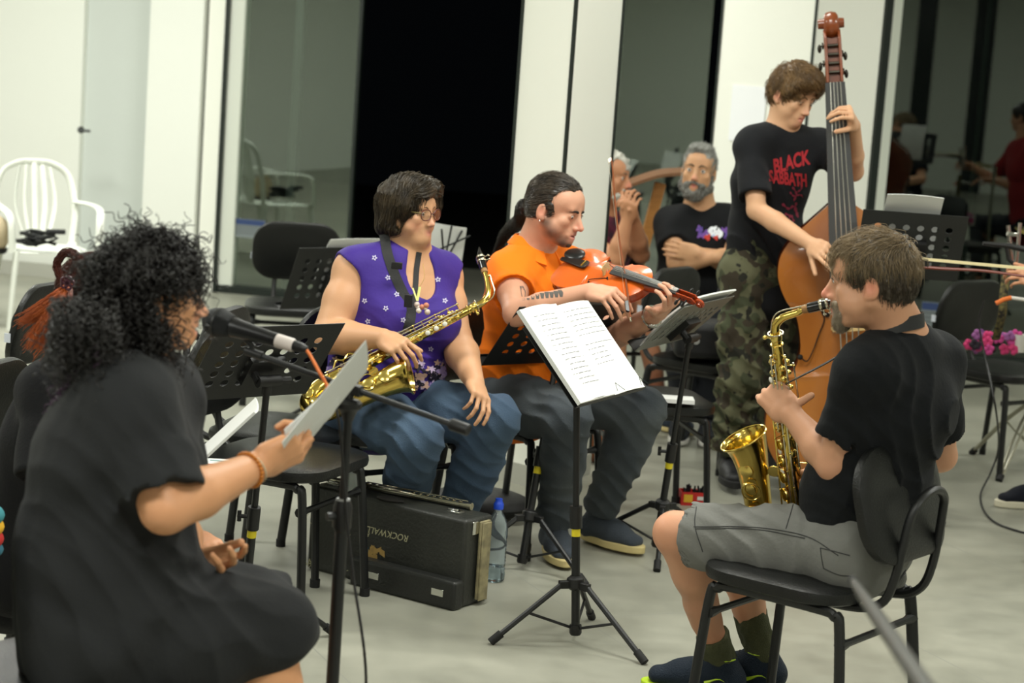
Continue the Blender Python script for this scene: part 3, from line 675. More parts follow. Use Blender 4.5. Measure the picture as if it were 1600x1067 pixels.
# mic clip + mic
h0, h1 = at(341, 504, PY+0.12), at(430, 531, PY+0.07); md = nrm(h1-h0); tail = h0+md*0.18
build(MB().tube([m0-bd*0.012, m0+bd*0.03], 0.0095, 10).tube([m0+V(0, 0, 0.003), m0+V(0.005, 0, 0.012), h0+md*0.055-V(0, 0, 0.008)], 0.007, 8).tube([h0+md*0.045-V(0, 0, 0.002), h0+md*0.085-V(0, 0, 0.003)], [0.0165, 0.0135], 14), 'microphone_clip', PLA, t)
t = thing('microphone', 'black handheld vocal microphone with ball grille and white tape, in the boom clip', 'microphone', h0-V(0, 0, 0.025))
GRL = mat('black_mesh_grille', (34, 35, 36), 0.5, 0.5, bump=1.0, bscale=700)
prof = [(0.0000, -0.0336), (0.0144, -0.0318), (0.0240, -0.0240), (0.0294, -0.0120), (0.0310, 0.0000)]
build(MB().lathe(prof+[(0.0314, 0.0012)], h0, md, 28), 'grille_cap', GRL, t)
build(MB().lathe([(0.0322, -0.0024), (0.0322, 0.0036)], h0, md, 28), 'grille_band', PLA, t)
build(MB().lathe([(0.0310, 0.0036), (0.0298, 0.0144), (0.0258, 0.0288), (0.0234, 0.0336)], h0, md, 28), 'grille_lower', GRL, t)
build(MB().lathe([(0.0210, 0.0336), (0.0214, 0.0408), (0.0198, 0.0540), (0.0150, 0.1260), (0.0142, 0.1680), (0.0126, 0.1776), (0.0000, 0.1776)], h0, md, 24), 'microphone_body', mat('satin_black_metal', (34, 34, 35), 0.35, 0.4), t)
build(MB().lathe([(0.0142, 0.1416), (0.0149, 0.1440), (0.0144, 0.1800), (0.0126, 0.1836), (0.0000, 0.1836)], h0, md, 20), 'white_tape', mat('white_tape', (212, 202, 196), 0.5), t)
build(MB().lathe([(0.0114, 0.1800), (0.0110, 0.1992), (0.0072, 0.2136), (0.0048, 0.2160)], h0, md, 16), 'connector', PLA, t)
cs = h0+md*0.212
cb = bez([cs, at(485, 556, PY+0.03), at(497, 578, PY+0.0), at(512, 606, PY-0.0), at(530, 660, PY-0.03), at(540, 790, PY-0.03), at(552, 900, PY-0.05), at(572, 1060, PY-0.1), at(560, 1250, PY-0.1), V(-0.2, 3.9, 0.006), V(0.4, 3.7, 0.006)], 8)
n1 = 24
co = thing('microphone_cable', 'thin cable hanging from the microphone down the boom stand, orange at its upper end', 'cable', (cb[-1][0], cb[-1][1], 0))
build(MB().tube(cb[:n1+1], 0.0036, 8), 'orange_end', mat('orange_cable', (226, 122, 60), 0.45), co); build(MB().tube(cb[n1:], 0.0030, 8), 'black_length', PLA, co)
# blurred boom end close to the viewer, bottom right; its stand is just below the frame
a_, b_ = at(1333, 908, 3.1), at(1480, 1125, 2.1)
bl2 = nrm(b_-a_); e_ = b_+bl2*0.25
t = thing('near_boom_stand', 'out of focus grey metal boom pole slanting in at the bottom right corner', 'stand', (e_[0], e_[1], 0))
build(MB().tube([a_, a_+bl2*0.3, e_], [0.006, 0.011, 0.012], 12), 'boom_tube', mat('dull_grey_metal', (92, 93, 90), 0.35, 0.7), t)
build(MB().tube([a_-bl2*0.01, a_+bl2*0.012], 0.0075, 10), 'pole_tip', RUB, t)
build(MB().tube([e_, V(e_[0], e_[1], 0.02)], 0.012, 12), 'pole', BLK, t)
build(MB().lathe([(0.13, 0), (0.13, 0.012), (0.02, 0.03)], V(e_[0], e_[1], 0), Zu, 24), 'base_plate', BLK, t)
# ---------------------------------------------------------------- white plastic chairs far left with things on them
WPL = mat('white_moulded_plastic', (226, 229, 220), 0.35)
def plastic_chair(loc, az, label):
    t = thing('plastic_armchair', label, 'chair', (loc[0], loc[1], 0), D2(az-90))
    vs, fs = cushion(0.44, 0.42, 0.012, 0.06, bulge=-0.01); mesh_obj('seat', vs+V(0, 0.02, 0.42), fs, WPL, t, world=False)
    mb = MB(); H0 = 0.86
    top = bez([(-0.20, -0.20, 0.42), (-0.225, -0.24, 0.62), (-0.19, -0.275, 0.80), (-0.10, -0.295, 0.865), (0, -0.30, 0.875), (0.10, -0.295, 0.865), (0.19, -0.275, 0.80), (0.225, -0.24, 0.62), (0.20, -0.20, 0.42)], 5)
    mb.tube(top, 0.02, 8, flat=0.5); build(mb, 'back_rim', WPL, t, world=False)
    for k in range(-2, 3): build(MB().tube(bez([(0.028*k, -0.205, 0.43), (0.055*k, -0.25, 0.64), (0.042*k, -0.292, 0.87-0.012*abs(k))], 5), 0.015, 6, flat=0.4), 'back_slat', WPL, t, world=False)
    for s_ in (-1, 1):
        build(MB().tube(bez([(0.225*s_, -0.235, 0.66), (0.27*s_, -0.10, 0.66), (0.27*s_, 0.10, 0.65), (0.245*s_, 0.20, 0.60), (0.235*s_, 0.22, 0.42)], 5), 0.022, 8, flat=0.5), 'armrest', WPL, t, world=False)
        build(MB().tube([(0.21*s_, 0.21, 0.43), (0.25*s_, 0.25, 0.0)], [0.03, 0.02], 8, flat=0.6), 'leg', WPL, t, world=False)
        build(MB().tube([(0.20*s_, -0.18, 0.43), (0.24*s_, -0.29, 0.0)], [0.03, 0.02], 8, flat=0.6), 'leg', WPL, t, world=False)
    return t
pc = atz(78, 385, 0.62); p1 = V(at(85, 330, 11.3)[0]-0.02, 11.2, 0)
plastic_chair(p1, -62, 'white plastic armchair by the left wall with black straps on its seat')
p2 = V(at(-22, 330, 11.3)[0]-0.16, 11.05, 0)
plastic_chair(p2, -70, 'white plastic armchair cut by the left edge, holding a beige bag')
mb = MB(); q = at(55, 375, 11.0); r3 = random.Random(2)
for k in range(9):
    pts = [q+V(r3.uniform(-.11, .11), r3.uniform(-.06, .06), r3.uniform(-.03, .05)) for _ in range(4)]; mb.tube(bez(pts, 4), 0.011, 6, flat=0.6)
mb.tube([q+V(0.06, 0, 0.05), q+V(0.16, 0, 0.055)], 0.014, 8)
q0 = q.copy(); tag(build(mb, 'black_straps', mat('black_webbing', (20, 22, 22), 0.7)), 'tangle of black straps on the white plastic chair by the left wall', 'straps')
q = at(-6, 365, 10.95); t = thing('beige_bag', 'beige rounded bag with dark base at the extreme left edge', 'bag', q-V(0, 0, 0.10))
build(MB().ball(q, (0.075, 0.07, 0.10), 20, 12), 'bag_body', mat('beige_canvas', (186, 170, 140), 0.8, bump=0.3, bscale=60), t)
build(MB().lathe([(0.05, 0), (0.06, 0.01), (0.062, 0.03)], q-V(0, 0, 0.105), Zu, 18), 'bag_base', RUB, t)
# ---------------------------------------------------------------- implicit surfaces for bodies and cloth
# primitive = dict(t='c'|'e'|'h', a, b, ra, rb (or 2 radii with side vector), k, op)
def cone(a, b, ra, rb=None, k=0.012, op=1): return dict(t='c', a=V(*a), b=V(*b), ra=ra, rb=ra if rb is None else rb, k=k, op=op)
def cyl(a, b, ra, rb=None, k=0.012, op=1): return dict(cone(a, b, ra, rb, k, op), t='k')
def flat(a, b, side, wa, wb, k=0.02, op=1):     # elliptical limb: wa, wb = (half width along side, half depth)
    return dict(t='f', a=V(*a), b=V(*b), s=nrm(side), wa=wa, wb=wb, k=k, op=op)
def ell(c, r, Rm=None, k=0.012, op=1): return dict(t='e', a=V(*c), b=V(*c), R=np.eye(3) if Rm is None else Rm, r=V(*r), k=k, op=op)
def half(p, n, k=0.004, near=None, rad=9.0): return dict(t='h', a=V(*p), n=nrm(n), k=k, op=0, near=V(*p) if near is None else V(*near), rad=rad)
def maxr(p):
    if p['t'] in 'ck': return max(p['ra'], p['rb'])
    if p['t'] == 'f': return max(*p['wa'], *p['wb'])
    if p['t'] == 'e': return float(max(p['r']))
    return 0.0
def pd(p, P):
    if p['t'] == 'c':
        ab = (p['b']-p['a']).astype(np.float32); L = float(ab@ab)+1e-12; q = P-p['a'].astype(np.float32)
        t = np.clip((q@ab)/L, 0, 1); q = q-t[:, None]*ab
        return np.sqrt((q*q).sum(1))-(p['ra']+t*(p['rb']-p['ra']))
    if p['t'] == 'k':
        ab = (p['b']-p['a']).astype(np.float32); L = float(np.sqrt(ab@ab))+1e-9; ax = ab/L; q = P-p['a'].astype(np.float32); s_ = q@ax
        rd = np.linalg.norm(q-s_[:, None]*ax, axis=1); dr = rd-(p['ra']+np.clip(s_/L, 0, 1)*(p['rb']-p['ra'])); da = np.maximum(-s_, s_-L); rn_ = 0.005
        return np.minimum(np.maximum(dr+rn_, da+rn_), 0)+np.sqrt(np.maximum(dr+rn_, 0)**2+np.maximum(da+rn_, 0)**2)-rn_
    if p['t'] == 'f':
        ab = p['b']-p['a']; ax = nrm(ab) if np.linalg.norm(ab) > 1e-6 else nrm(np.cross(p['s'], V(0.1, 0.2, 1)))
        L = float(ab@ab)+1e-12; s = nrm(p['s']-ax*np.dot(p['s'], ax)); f = np.cross(ax, s)
        q = (P-p['a']).astype(np.float32); t = np.clip((q@ab.astype(np.float32))/L, 0, 1); q = q-t[:, None]*ab.astype(np.float32)
        w = p['wa'][0]+t*(p['wb'][0]-p['wa'][0]); d = p['wa'][1]+t*(p['wb'][1]-p['wa'][1])
        u = (q@s.astype(np.float32))/w; v = (q@f.astype(np.float32))/d; n = (q@ax.astype(np.float32))/np.minimum(w, d)
        k0 = np.sqrt(u*u+v*v+n*n)+1e-9; k1 = np.sqrt((u/w)**2+(v/d)**2+(n/np.minimum(w, d))**2)+1e-9
        return k0*(k0-1)/k1
    if p['t'] == 'e':
        q = (P-p['a'].astype(np.float32))@p['R'].astype(np.float32); r = p['r'].astype(np.float32)
        u = q/r; k0 = np.sqrt((u*u).sum(1))+1e-9; u2 = u/r; k1 = np.sqrt((u2*u2).sum(1))+1e-9
        return k0*(k0-1)/k1
    return (P-p['a'].astype(np.float32))@p['n'].astype(np.float32)
def smin(a, b, k):
    h = np.clip(0.5+0.5*(b-a)/k, 0, 1); return b+(a-b)*h-k*h*(1-h)
def smax(a, b, k): return -smin(-a, -b, k)
def field(prims, P, disp=None):
    P = np.asarray(P, np.float32); f = np.full(len(P), 1.0, np.float32)
    for p in prims:
        d = pd(p, P)
        if p['op'] == 1: f = smin(f, d, p['k'])
        elif p['op'] == -1: f = smax(f, -d, p['k'])
        else:
            m = np.linalg.norm(P-p['near'].astype(np.float32), axis=1) < p['rad']; f = np.where(m, smax(f, d, p['k']), f)
    if disp is not None: f = f+disp(P)
    return f
def surf(prims, h, disp=None, pad=0.012):
    """sparse surface nets over the union"""
    un = [p for p in prims if p['op'] == 1]
    lo = np.min([np.minimum(p['a'], p['b'])-maxr(p) for p in un], 0)-0.03; hi = np.max([np.maximum(p['a'], p['b'])+maxr(p) for p in un], 0)+0.03
    B = 8; bs = B*h; nb = np.ceil((hi-lo)/bs).astype(int)
    g = np.stack(np.meshgrid(*[np.arange(n) for n in nb], indexing='ij'), -1).reshape(-1, 3)
    cen = (lo+(g+0.5)*bs).astype(np.float32); rad = bs*0.87
    def lb(p):
        ab = (p['b']-p['a']).astype(np.float32); L = float(ab@ab)+1e-12; q = cen-p['a'].astype(np.float32); t = np.clip((q@ab)/L, 0, 1)
        return np.linalg.norm(q-t[:, None]*ab, axis=1)-maxr(p)
    lbs = {id(p): (lb(p) if p['t'] != 'h' else np.linalg.norm(cen-p['near'].astype(np.float32), axis=1)-p['rad']) for p in prims}
    near = np.min([lbs[id(p)] for p in un], 0) < rad+pad
    idx = np.nonzero(near)[0]; cc = cen[idx]
    fc = field(prims, cc, disp); keep = np.abs(fc) < rad*2.0+pad+0.02; idx = idx[keep]
    n = B+1; r = np.arange(n)*h; loc = np.stack(np.meshgrid(r, r, r, indexing='ij'), -1).reshape(-1, 3)
    org = lo+g[idx]*bs; Pn = (org[:, None, :]+loc[None]).astype(np.float32); F = np.full(Pn.shape[:2], 1.0, np.float32); m3 = n**3
    for p in prims:
        l = lbs[id(p)][idx]; sel = np.nonzero(l < rad+p['k']+0.06)[0]
        if not len(sel): continue
        Q = Pn[sel].reshape(-1, 3); d = pd(p, Q).reshape(len(sel), m3); fs = F[sel]
        if p['op'] == 1: F[sel] = smin(fs, d, p['k'])
        elif p['op'] == -1: F[sel] = smax(fs, -d, p['k'])
        else:
            ms = (np.linalg.norm(Q-p['near'].astype(np.float32), axis=1) < p['rad']).reshape(len(sel), m3)
            F[sel] = np.where(ms, smax(fs, d, p['k']), fs)
    if disp is not None: F = F+disp(Pn.reshape(-1, 3)).reshape(F.shape)
    F = F.reshape(-1, n, n, n); S = F < 0; nbk = len(idx); dims = nb*B+2
    def key(ijk): return (ijk[..., 0]*dims[1]+ijk[..., 1])*dims[2]+ijk[..., 2]
    # cells
    c8 = [S[:, i:i+B, j:j+B, k:k+B] for i in (0, 1) for j in (0, 1) for k in (0, 1)]; cnt = sum(c.astype(np.int8) for c in c8)
    act = (cnt > 0) & (cnt < 8); bi, ci, cj, ck = np.nonzero(act)
    if not len(bi): return np.zeros((0, 3)), np.zeros((0, 4), int)
    acc = np.zeros((len(bi), 3)); num = np.zeros(len(bi))
    cor = [(i, j, k) for i in (0, 1) for j in (0, 1) for k in (0, 1)]
    for a in range(8):
        for b in range(a+1, 8):
            da = np.array(cor[b])-np.array(cor[a])
            if np.abs(da).sum() != 1: continue
            A = F[bi, ci+cor[a][0], cj+cor[a][1], ck+cor[a][2]]; Bv = F[bi, ci+cor[b][0], cj+cor[b][1], ck+cor[b][2]]
            m = (A < 0) != (Bv < 0); t = A/(A-Bv+1e-12); t = np.where(m, t, 0)
            pos = np.array(cor[a])[None]+t[:, None]*da[None]; acc += np.where(m[:, None], pos, 0); num += m
    vpos = org[bi]+(np.stack([ci, cj, ck], 1)+acc/np.maximum(num, 1)[:, None])*h
    gi = g[idx][bi]*B+np.stack([ci, cj, ck], 1); vk = key(gi); od = np.argsort(vk); vks = vk[od]; vpos = vpos[od]
    quads = []
    for ax in range(3):
        sl0 = [slice(None), slice(0, B), slice(0, B), slice(0, B)]; sl1 = list(sl0); sl1[ax+1] = slice(1, B+1)
        s0 = S[tuple(sl0)]; s1 = S[tuple(sl1)]; e = s0 != s1; b_, i_, j_, k_ = np.nonzero(e)
        gg = g[idx][b_]*B+np.stack([i_, j_, k_], 1); u, w_ = (ax+1) % 3, (ax+2) % 3
        du = np.zeros(3, int); du[u] = 1; dw = np.zeros(3, int); dw[w_] = 1
        ks = [key(gg), key(gg-du), key(gg-du-dw), key(gg-dw)]; q = []; ok = np.ones(len(gg), bool)
        for kk in ks:
            r_ = np.searchsorted(vks, kk); r_ = np.minimum(r_, len(vks)-1); ok &= vks[r_] == kk; q.append(r_)
        q = np.stack(q, 1); fl = s0[b_, i_, j_, k_]; q = np.where(fl[:, None], q, q[:, ::-1]); quads.append(q[ok])
    Q = np.concatenate(quads)
    # light smoothing
    lab = np.arange(len(vpos))
    for _ in range(200):
        m_ = lab[Q].min(1); l2 = lab.copy(); np.minimum.at(l2, Q.ravel(), np.repeat(m_, 4)); l2 = l2[l2]
        if (l2 == lab).all(): break
        lab = l2
    big = np.bincount(lab[Q[:, 0]]).argmax(); kp = lab == big; Q = Q[kp[Q[:, 0]]]; rm = np.cumsum(kp)-1; Q = rm[Q]; vpos = vpos[kp]
    E_ = np.concatenate([Q[:, [0, 1]], Q[:, [1, 2]], Q[:, [2, 3]], Q[:, [3, 0]]]); E_ = np.concatenate([E_, E_[:, ::-1]])
    deg = np.maximum(1, np.bincount(E_[:, 0], minlength=len(vpos)))
    for _ in range(2):
        sm = np.stack([np.bincount(E_[:, 0], vpos[E_[:, 1], c], len(vpos)) for c in range(3)], 1)/deg[:, None]
        vpos = vpos+0.5*(sm-vpos)
    return vpos, Q
def inflate(prims, g):
    out = []
    for p in prims:
        q = dict(p)
        if p['t'] in 'ck': q['ra'] = p['ra']+g; q['rb'] = p['rb']+g
        if p['t'] == 'f': q['wa'] = (p['wa'][0]+g, p['wa'][1]+g); q['wb'] = (p['wb'][0]+g, p['wb'][1]+g)
        if p['t'] == 'e': q['r'] = p['r']+g
        out.append(q)
    return out
def wrinkle(seed, amp=0.003, spots=(), base=0.0012, fr=9.0):
    """cloth relief: gentle overall rumple + folds round given spots (centre, radius, direction, freq, amp)"""
    rg = np.random.default_rng(seed); ks = [(rg.normal(size=3)*fr*(1+0.7*i), rg.uniform(0, 6.28)) for i in range(6)]; base *= 1.35
    def f(P):
        d = np.zeros(len(P), np.float32)
        for k_, ph in ks: d += np.sin(P@k_.astype(np.float32)+ph+1.3*np.sin(P@k_[[1, 2, 0]].astype(np.float32)*0.6))*base/2
        for c, r, dr, frq, am in spots:
            q = P-np.asarray(c, np.float32); g_ = np.exp(-(q*q).sum(1)/(r*r)); dr = nrm(dr).astype(np.float32)
            ph = q@dr*frq+2.0*np.sin(q@np.roll(dr, 1)*14+1.0)+1.2*np.sin(q@np.roll(dr, 2)*23)
            d += am*1.35*g_*(np.abs(np.sin(ph))**0.6*2-1.1)
        return d
    return f
def tintcols(v, base, spots):
    c = np.tile(np.array(srgb(base)), (len(v), 1))
    for ctr, r, col, soft in spots:
        if np.ndim(r) == 0: d = np.linalg.norm(v-ctr, axis=1)/r
        else: d = np.linalg.norm((v-ctr)@r[0]/np.array(r[1]), axis=1)
        w_ = np.clip((1-d)/soft, 0, 1)[:, None]; c = c*(1-w_)+np.array(srgb(col))*w_
    return c
def head_frame(c, fwd, up=(0, 0, 1)):
    f = nrm(fwd); r = nrm(np.cross(f, up)); u = np.cross(r, f); return V(*c), np.column_stack([r, f, u])
def head_prims(o, Rm, s=1.0, jaw=1.0, nose=1.0, lip=1.0, cheek=1.0, eyes_open=1.0, mouth=0.0, fat=0.0):
    W = lambda x, y, z: o+Rm@(V(x, y, z)*s)
    E_ = lambda c, r, k=0.012, op=1, rot=None: ell(W(*c), V(*r)*s, Rm if rot is None else Rm@rot, k, op)
    P = [E_((0, -0.012, 0.035), (0.073, 0.096, 0.080)), E_((0, -0.035, -0.008), (0.062, 0.066, 0.062), 0.02),
         flat(W(0, 0.022, 0.025), W(0, 0.034, -0.072), Rm[:, 0], (0.064*s, 0.064*s), ((0.044*jaw+fat)*s, 0.048*s), 0.022),
         E_((0, 0.045, 0.040), (0.058, 0.047, 0.045), 0.02)]
    for q in (-1, 1):
        P += [cone(W(q*(0.050*jaw+fat), 0.002, -0.048), W(q*0.018, 0.064, -0.098), 0.017*s, 0.014*s, 0.022),
              E_((q*0.039*cheek, 0.064, -0.026), (0.023, 0.019, 0.021), 0.016),
              E_((q*(0.044+fat), 0.045, -0.055), (0.018+fat, 0.026, 0.026), 0.018)]
    P += [E_((0, 0.066, -0.062), (0.032, 0.026, 0.034), 0.014), flat(W(0, 0.080, 0.018), W(0, 0.088, -0.034), Rm[:, 0], (0.010*s, 0.018*s), (0.0155*s, 0.018*s), 0.010)]
    P += [E_((0, 0.076, -0.099), (0.019, 0.015, 0.016), 0.014),
          cone(W(-0.036, 0.078, 0.021), W(0.036, 0.078, 0.021), 0.0105*s, k=0.012), cone(W(0, 0.082, -0.085), W(0, 0.086, -0.06), 0.016*s, k=0.014)]
    for q in (-1, 1): P.append(E_((q*0.031, 0.101, -0.002), (0.017, 0.013, 0.011), 0.008, -1))
    P += [cone(W(0, 0.085, 0.012), W(0, 0.105*nose**0.3, -0.034), 0.0065*s, 0.0095*s, 0.008), E_((0, 0.110+0.012*(nose-1), -0.038), (0.0105, 0.011, 0.0095), 0.006)]
    for q in (-1, 1):
        P += [E_((q*0.012, 0.100, -0.042), (0.0075, 0.010, 0.0075), 0.005), E_((q*0.007, 0.107, -0.050), (0.0035, 0.005, 0.003), 0.003, -1),
              cone(W(q*0.024, 0.083, -0.069), W(q*0.003, 0.096, -0.0645), 0.0045*lip*s, 0.0058*lip*s, 0.004),
              cone(W(q*0.020, 0.084, -0.075-mouth), W(q*0.002, 0.094, -0.078-mouth), 0.005*lip*s, 0.0065*lip*s, 0.004),
              E_((q*0.031, 0.0785, -0.002), (0.0145, 0.0135, 0.0125), 0.003),
              E_((q*0.031, 0.094, -0.0025), (0.0115, 0.010, 0.0042*eyes_open+0.0006), 0.002, -1),
              E_((q*0.0765, -0.012, -0.014), (0.007, 0.0175, 0.030), 0.006), E_((q*0.083, -0.008, -0.010), (0.0055, 0.0095, 0.017), 0.004, -1),
              E_((q*0.075, 0.0, -0.036), (0.006, 0.009, 0.010), 0.005)]
    P.append(E_((0, 0.100, -0.0705-mouth/2), (0.023, 0.014, 0.0014+mouth/2), 0.003, -1))
    return P
def eyes(o, Rm, s, par, look=(0, 1, 0), iris=(70, 50, 35), openf=1.0):
    W = lambda x, y, z: o+Rm@(V(x, y, z)*s)
    for q in (-1, 1):
        c = W(q*0.031, 0.0785, -0.002); e = build(MB().ball(c, 0.0119*s, 20, 14), 'eyeball', mat('eye_white', (222, 214, 206), 0.15), par)
        d = nrm(Rm@V(*look)); x, y, z = basis(d)
        build(MB().ball(c+d*0.0080*s, (0.0062*s, 0.0062*s, 0.0052*s), 16, 10, R=np.column_stack([x, y, z])), 'iris', mat('iris_%d' % iris[0], iris, 0.1), e)
        build(MB().ball(c+d*0.0105*s, (0.0030*s, 0.0030*s, 0.0030*s), 12, 8, R=np.column_stack([x, y, z])), 'pupil', mat('pupil_black', (8, 8, 8), 0.1), e)
        m = MB(); m.tube([W(q*(0.031-0.012), 0.0915, 0.001+0.0022*openf), W(q*0.031, 0.0945, 0.002+0.0045*openf), W(q*(0.031+0.013), 0.0875, 0.001+0.0015*openf)], [0.0006*s, 0.0011*s, 0.0006*s], 5)
        build(m, 'upper_lashes', mat('lash_dark', (40, 30, 24), 0.6), par)
def brows(o, Rm, s, par, col, th=0.0028, arch=0.006, inner=0.010, low=0.0):
    W = lambda x, y, z: o+Rm@(V(x, y, z)*s)
    for q in (-1, 1):
        pts = bez([W(q*inner, 0.0945, 0.016-low), W(q*0.026, 0.0930, 0.018+arch-low), W(q*0.048, 0.0795, 0.015-low)], 5)
        build(MB().tube(pts, np.array([0.6, 0.9, 1, 1, 1, .95, .9, .8, .6, .4, .2])*th*s, 6, flat=0.8), 'eyebrow', mat('brow_%d_%d' % (col[0], col[2]), col, 0.8, bump=0.8, bscale=500), par)
def hand_prims(w, d, n, thumb_sign, curl=(20, 25, 20), curls=None, spread=0.06, thumb=(35, 25, 20), s=1.0, tdir=None, k=0.004):
    """w wrist, d direction of fingers, n direction the palm faces; thumb_sign picks the thumb's side of cross(d, n)"""
    d = nrm(d); n = nrm(np.asarray(n)-d*np.dot(n, d)); t = np.cross(d, n)*thumb_sign; w = V(*w); P = []
    L = lambda a, b, c: w+(d*a+t*b+n*c)*s
    P.append(flat(L(0.0, 0, 0), L(0.03, 0.0, 0.0), t, (0.026*s, 0.019*s), (0.034*s, 0.0165*s), 0.014))
    P.append(flat(L(0.03, 0.002, 0.001), L(0.082, 0.0, 0.0), t, (0.036*s, 0.0165*s), (0.040*s, 0.0125*s), 0.014))
    P.append(cone(L(0.02, 0.022, 0.008), L(0.048, 0.030, 0.008), 0.015*s, 0.012*s, 0.012)); P.append(cone(L(0.02, -0.024, 0.008), L(0.06, -0.028, 0.006), 0.012*s, 0.010*s, 0.012))
    lens = [(0.044, 0.026, 0.021), (0.048, 0.030, 0.022), (0.045, 0.028, 0.021), (0.036, 0.021, 0.018)]; ys = [0.0305, 0.0105, -0.0105, -0.030]; xs = [0.086, 0.090, 0.086, 0.078]
    rs = [0.0088, 0.0092, 0.0088, 0.0078]
    for i in range(4):
        cu = curls[i] if curls else curl; a = 0.0; p = L(xs[i], ys[i], 0.0); sd = nrm(d+t*spread*(1.5-i)*1.0)
        q0 = L(xs[i]-0.03, ys[i]*0.85, 0.0); P.append(cone(q0, p, 0.0095*s, rs[i]*1.05*s, 0.008))
        for j in range(3):
            a += math.radians(cu[j]); dd = sd*math.cos(a)+n*math.sin(a); e = p+dd*lens[i][j]*s
            P.append(cone(p, e, rs[i]*(1-0.08*j)*s, rs[i]*(1-0.08*(j+1))*s, 0.0025 if j else k)); p = e
    p = L(0.025, 0.028, 0.006); td = nrm(d*math.cos(math.radians(thumb[0]))+t*math.sin(math.radians(thumb[0]))) if tdir is None else nrm(tdir)
    a = math.radians(thumb[1])
    for j, ln in enumerate((0.040, 0.032, 0.026)):
        dd = nrm(td*math.cos(a)+n*math.sin(a)); e = p+dd*ln*s; P.append(cone(p, e, (0.0135, 0.0105, 0.0098)[j]*s, (0.0105, 0.0098, 0.0088)[j]*s, 0.010 if j == 0 else 0.003)); p = e
        td = nrm(td*1.0+d*math.radians(thumb[2])*1.0) if j == 0 else td
    return P
def strands(prims, roots, nrmls, flow, length, step=0.006, lift=0.002, rad=0.0006, taper=0.3, jitter=0.15, seed=0, grav=0.0, free=0.0, wave=0.0, wfreq=200, sides=3):
    """combed strands that hug the implicit surface; returns verts, faces"""
    rg = np.random.default_rng(seed); n = len(roots); K = int(np.max(length)/step); P = roots.copy(); pts = [P.copy()]
    jit = rg.normal(size=(n, 3))*jitter; L = np.broadcast_to(length, (n,)); lf = np.abs(rg.normal(size=n))*lift+0.0006
    eps = 0.002
    for i in range(K):
        f0 = field(prims, P); G = np.stack([field(prims, P+np.eye(3)[c]*eps)-f0 for c in range(3)], 1)/eps; G /= np.maximum(1e-6, np.linalg.norm(G, axis=1))[:, None]
        D = flow(P, i*step)+jit; D[:, 2] -= grav*i/K; D -= G*(D*G).sum(1)[:, None]*(1-free); D /= np.maximum(1e-6, np.linalg.norm(D, axis=1))[:, None]
        P = P+D*step; f1 = field(prims, P); tgt = lf*min(1, (i+1)/3)
        corr = np.where(f1 < tgt, tgt-f1, (tgt-f1)*(1-free)*0.8); P = P+G*corr[:, None]
        live = (i*step < L)[:, None]; P = np.where(live, P, pts[-1]+D*1e-5); pts.append(P.copy())
    A = np.stack(pts, 1)                       # n, K+1, 3
    if wave:
        ph = rg.uniform(0, 6.28, n); s_ = np.arange(K+1)*step; sd = rg.normal(size=(n, 3)); sd /= np.linalg.norm(sd, axis=1)[:, None]
        A = A+sd[:, None, :]*(np.sin(s_[None]*wfreq+ph[:, None])*wave*np.minimum(1, s_/0.02)[None])[..., None]
    return ribbons(A, rad, taper, sides)
def ribbons(A, rad, taper=0.3, sides=3):
    n, m, _ = A.shape; T = np.gradient(A, axis=1); T /= np.maximum(1e-9, np.linalg.norm(T, axis=2))[..., None]
    ref = np.where(np.abs(T[:, :1, 2:3]) > 0.9, V(1, 0, 0), V(0, 0, 1)); X = np.cross(T, np.broadcast_to(ref, T.shape)); X /= np.maximum(1e-9, np.linalg.norm(X, axis=2))[..., None]; Y = np.cross(T, X)
    rr = (np.asarray(rad)*np.linspace(1, taper, m)) if np.ndim(rad) == 0 else rad[:, None]*np.linspace(1, taper, m)[None]
    rr = np.broadcast_to(rr, (n, m)); a = np.arange(sides)*2*np.pi/sides
    Vt = A[:, :, None, :]+rr[..., None, None]*(np.cos(a)[None, None, :, None]*X[:, :, None, :]+np.sin(a)[None, None, :, None]*Y[:, :, None, :])
    i = np.arange(n)[:, None, None]; j = np.arange(m-1)[None, :, None]; k = np.arange(sides)[None, None, :]; k2 = (k+1) % sides
    b = lambda I, J, K_: (I*m+J)*sides+K_
    F_ = np.stack([b(i, j, k), b(i, j, k2), b(i, j+1, k2), b(i, j+1, k)], -1).reshape(-1, 4)
    return Vt.reshape(-1, 3), F_
def sample_surf(v, q, n, seed=0, cond=None):
    a = v[q]; nr = np.cross(a[:, 1]-a[:, 0], a[:, 2]-a[:, 0]); ar = np.linalg.norm(nr, axis=1); c = a.mean(1)
    if cond is not None: ar = ar*cond(c)
    rg = np.random.default_rng(seed); i = rg.choice(len(q), n, p=ar/ar.sum()); u = rg.dirichlet(np.ones(4), n)
    return (a[i]*u[..., None]).sum(1), nr[i]/np.maximum(1e-12, np.linalg.norm(nr[i], axis=1))[:, None]
def skinmat(name, rough=0.48):
    return mat(name, (200, 150, 120), rough, attr='Col', sss=0.06, bump=0.12, bscale=350, mottle=0.10, mscale=14, mcol=(176, 112, 88), spec=0.4)
SKIN = skinmat('skin')
def cloth(name, col, bump=0.35, bscale=160, rough=0.85, mottle=0.0, mcol=None, mscale=5, sheen=0.03):
    return mat(name, col, rough, bump=bump, bscale=bscale, mottle=mottle, mcol=mcol, mscale=mscale, sheen=sheen, spec=0.2)
def limb(a, b, c, r0, r1, r2, r3, k=0.02, bulge=0.0, bdir=None):
    """upper limb a-b, lower limb b-c with radii at start, before joint, joint, end"""
    P = [cone(a, b, r0, r1, k), cone(b, c, r2, r3, k)]
    return P

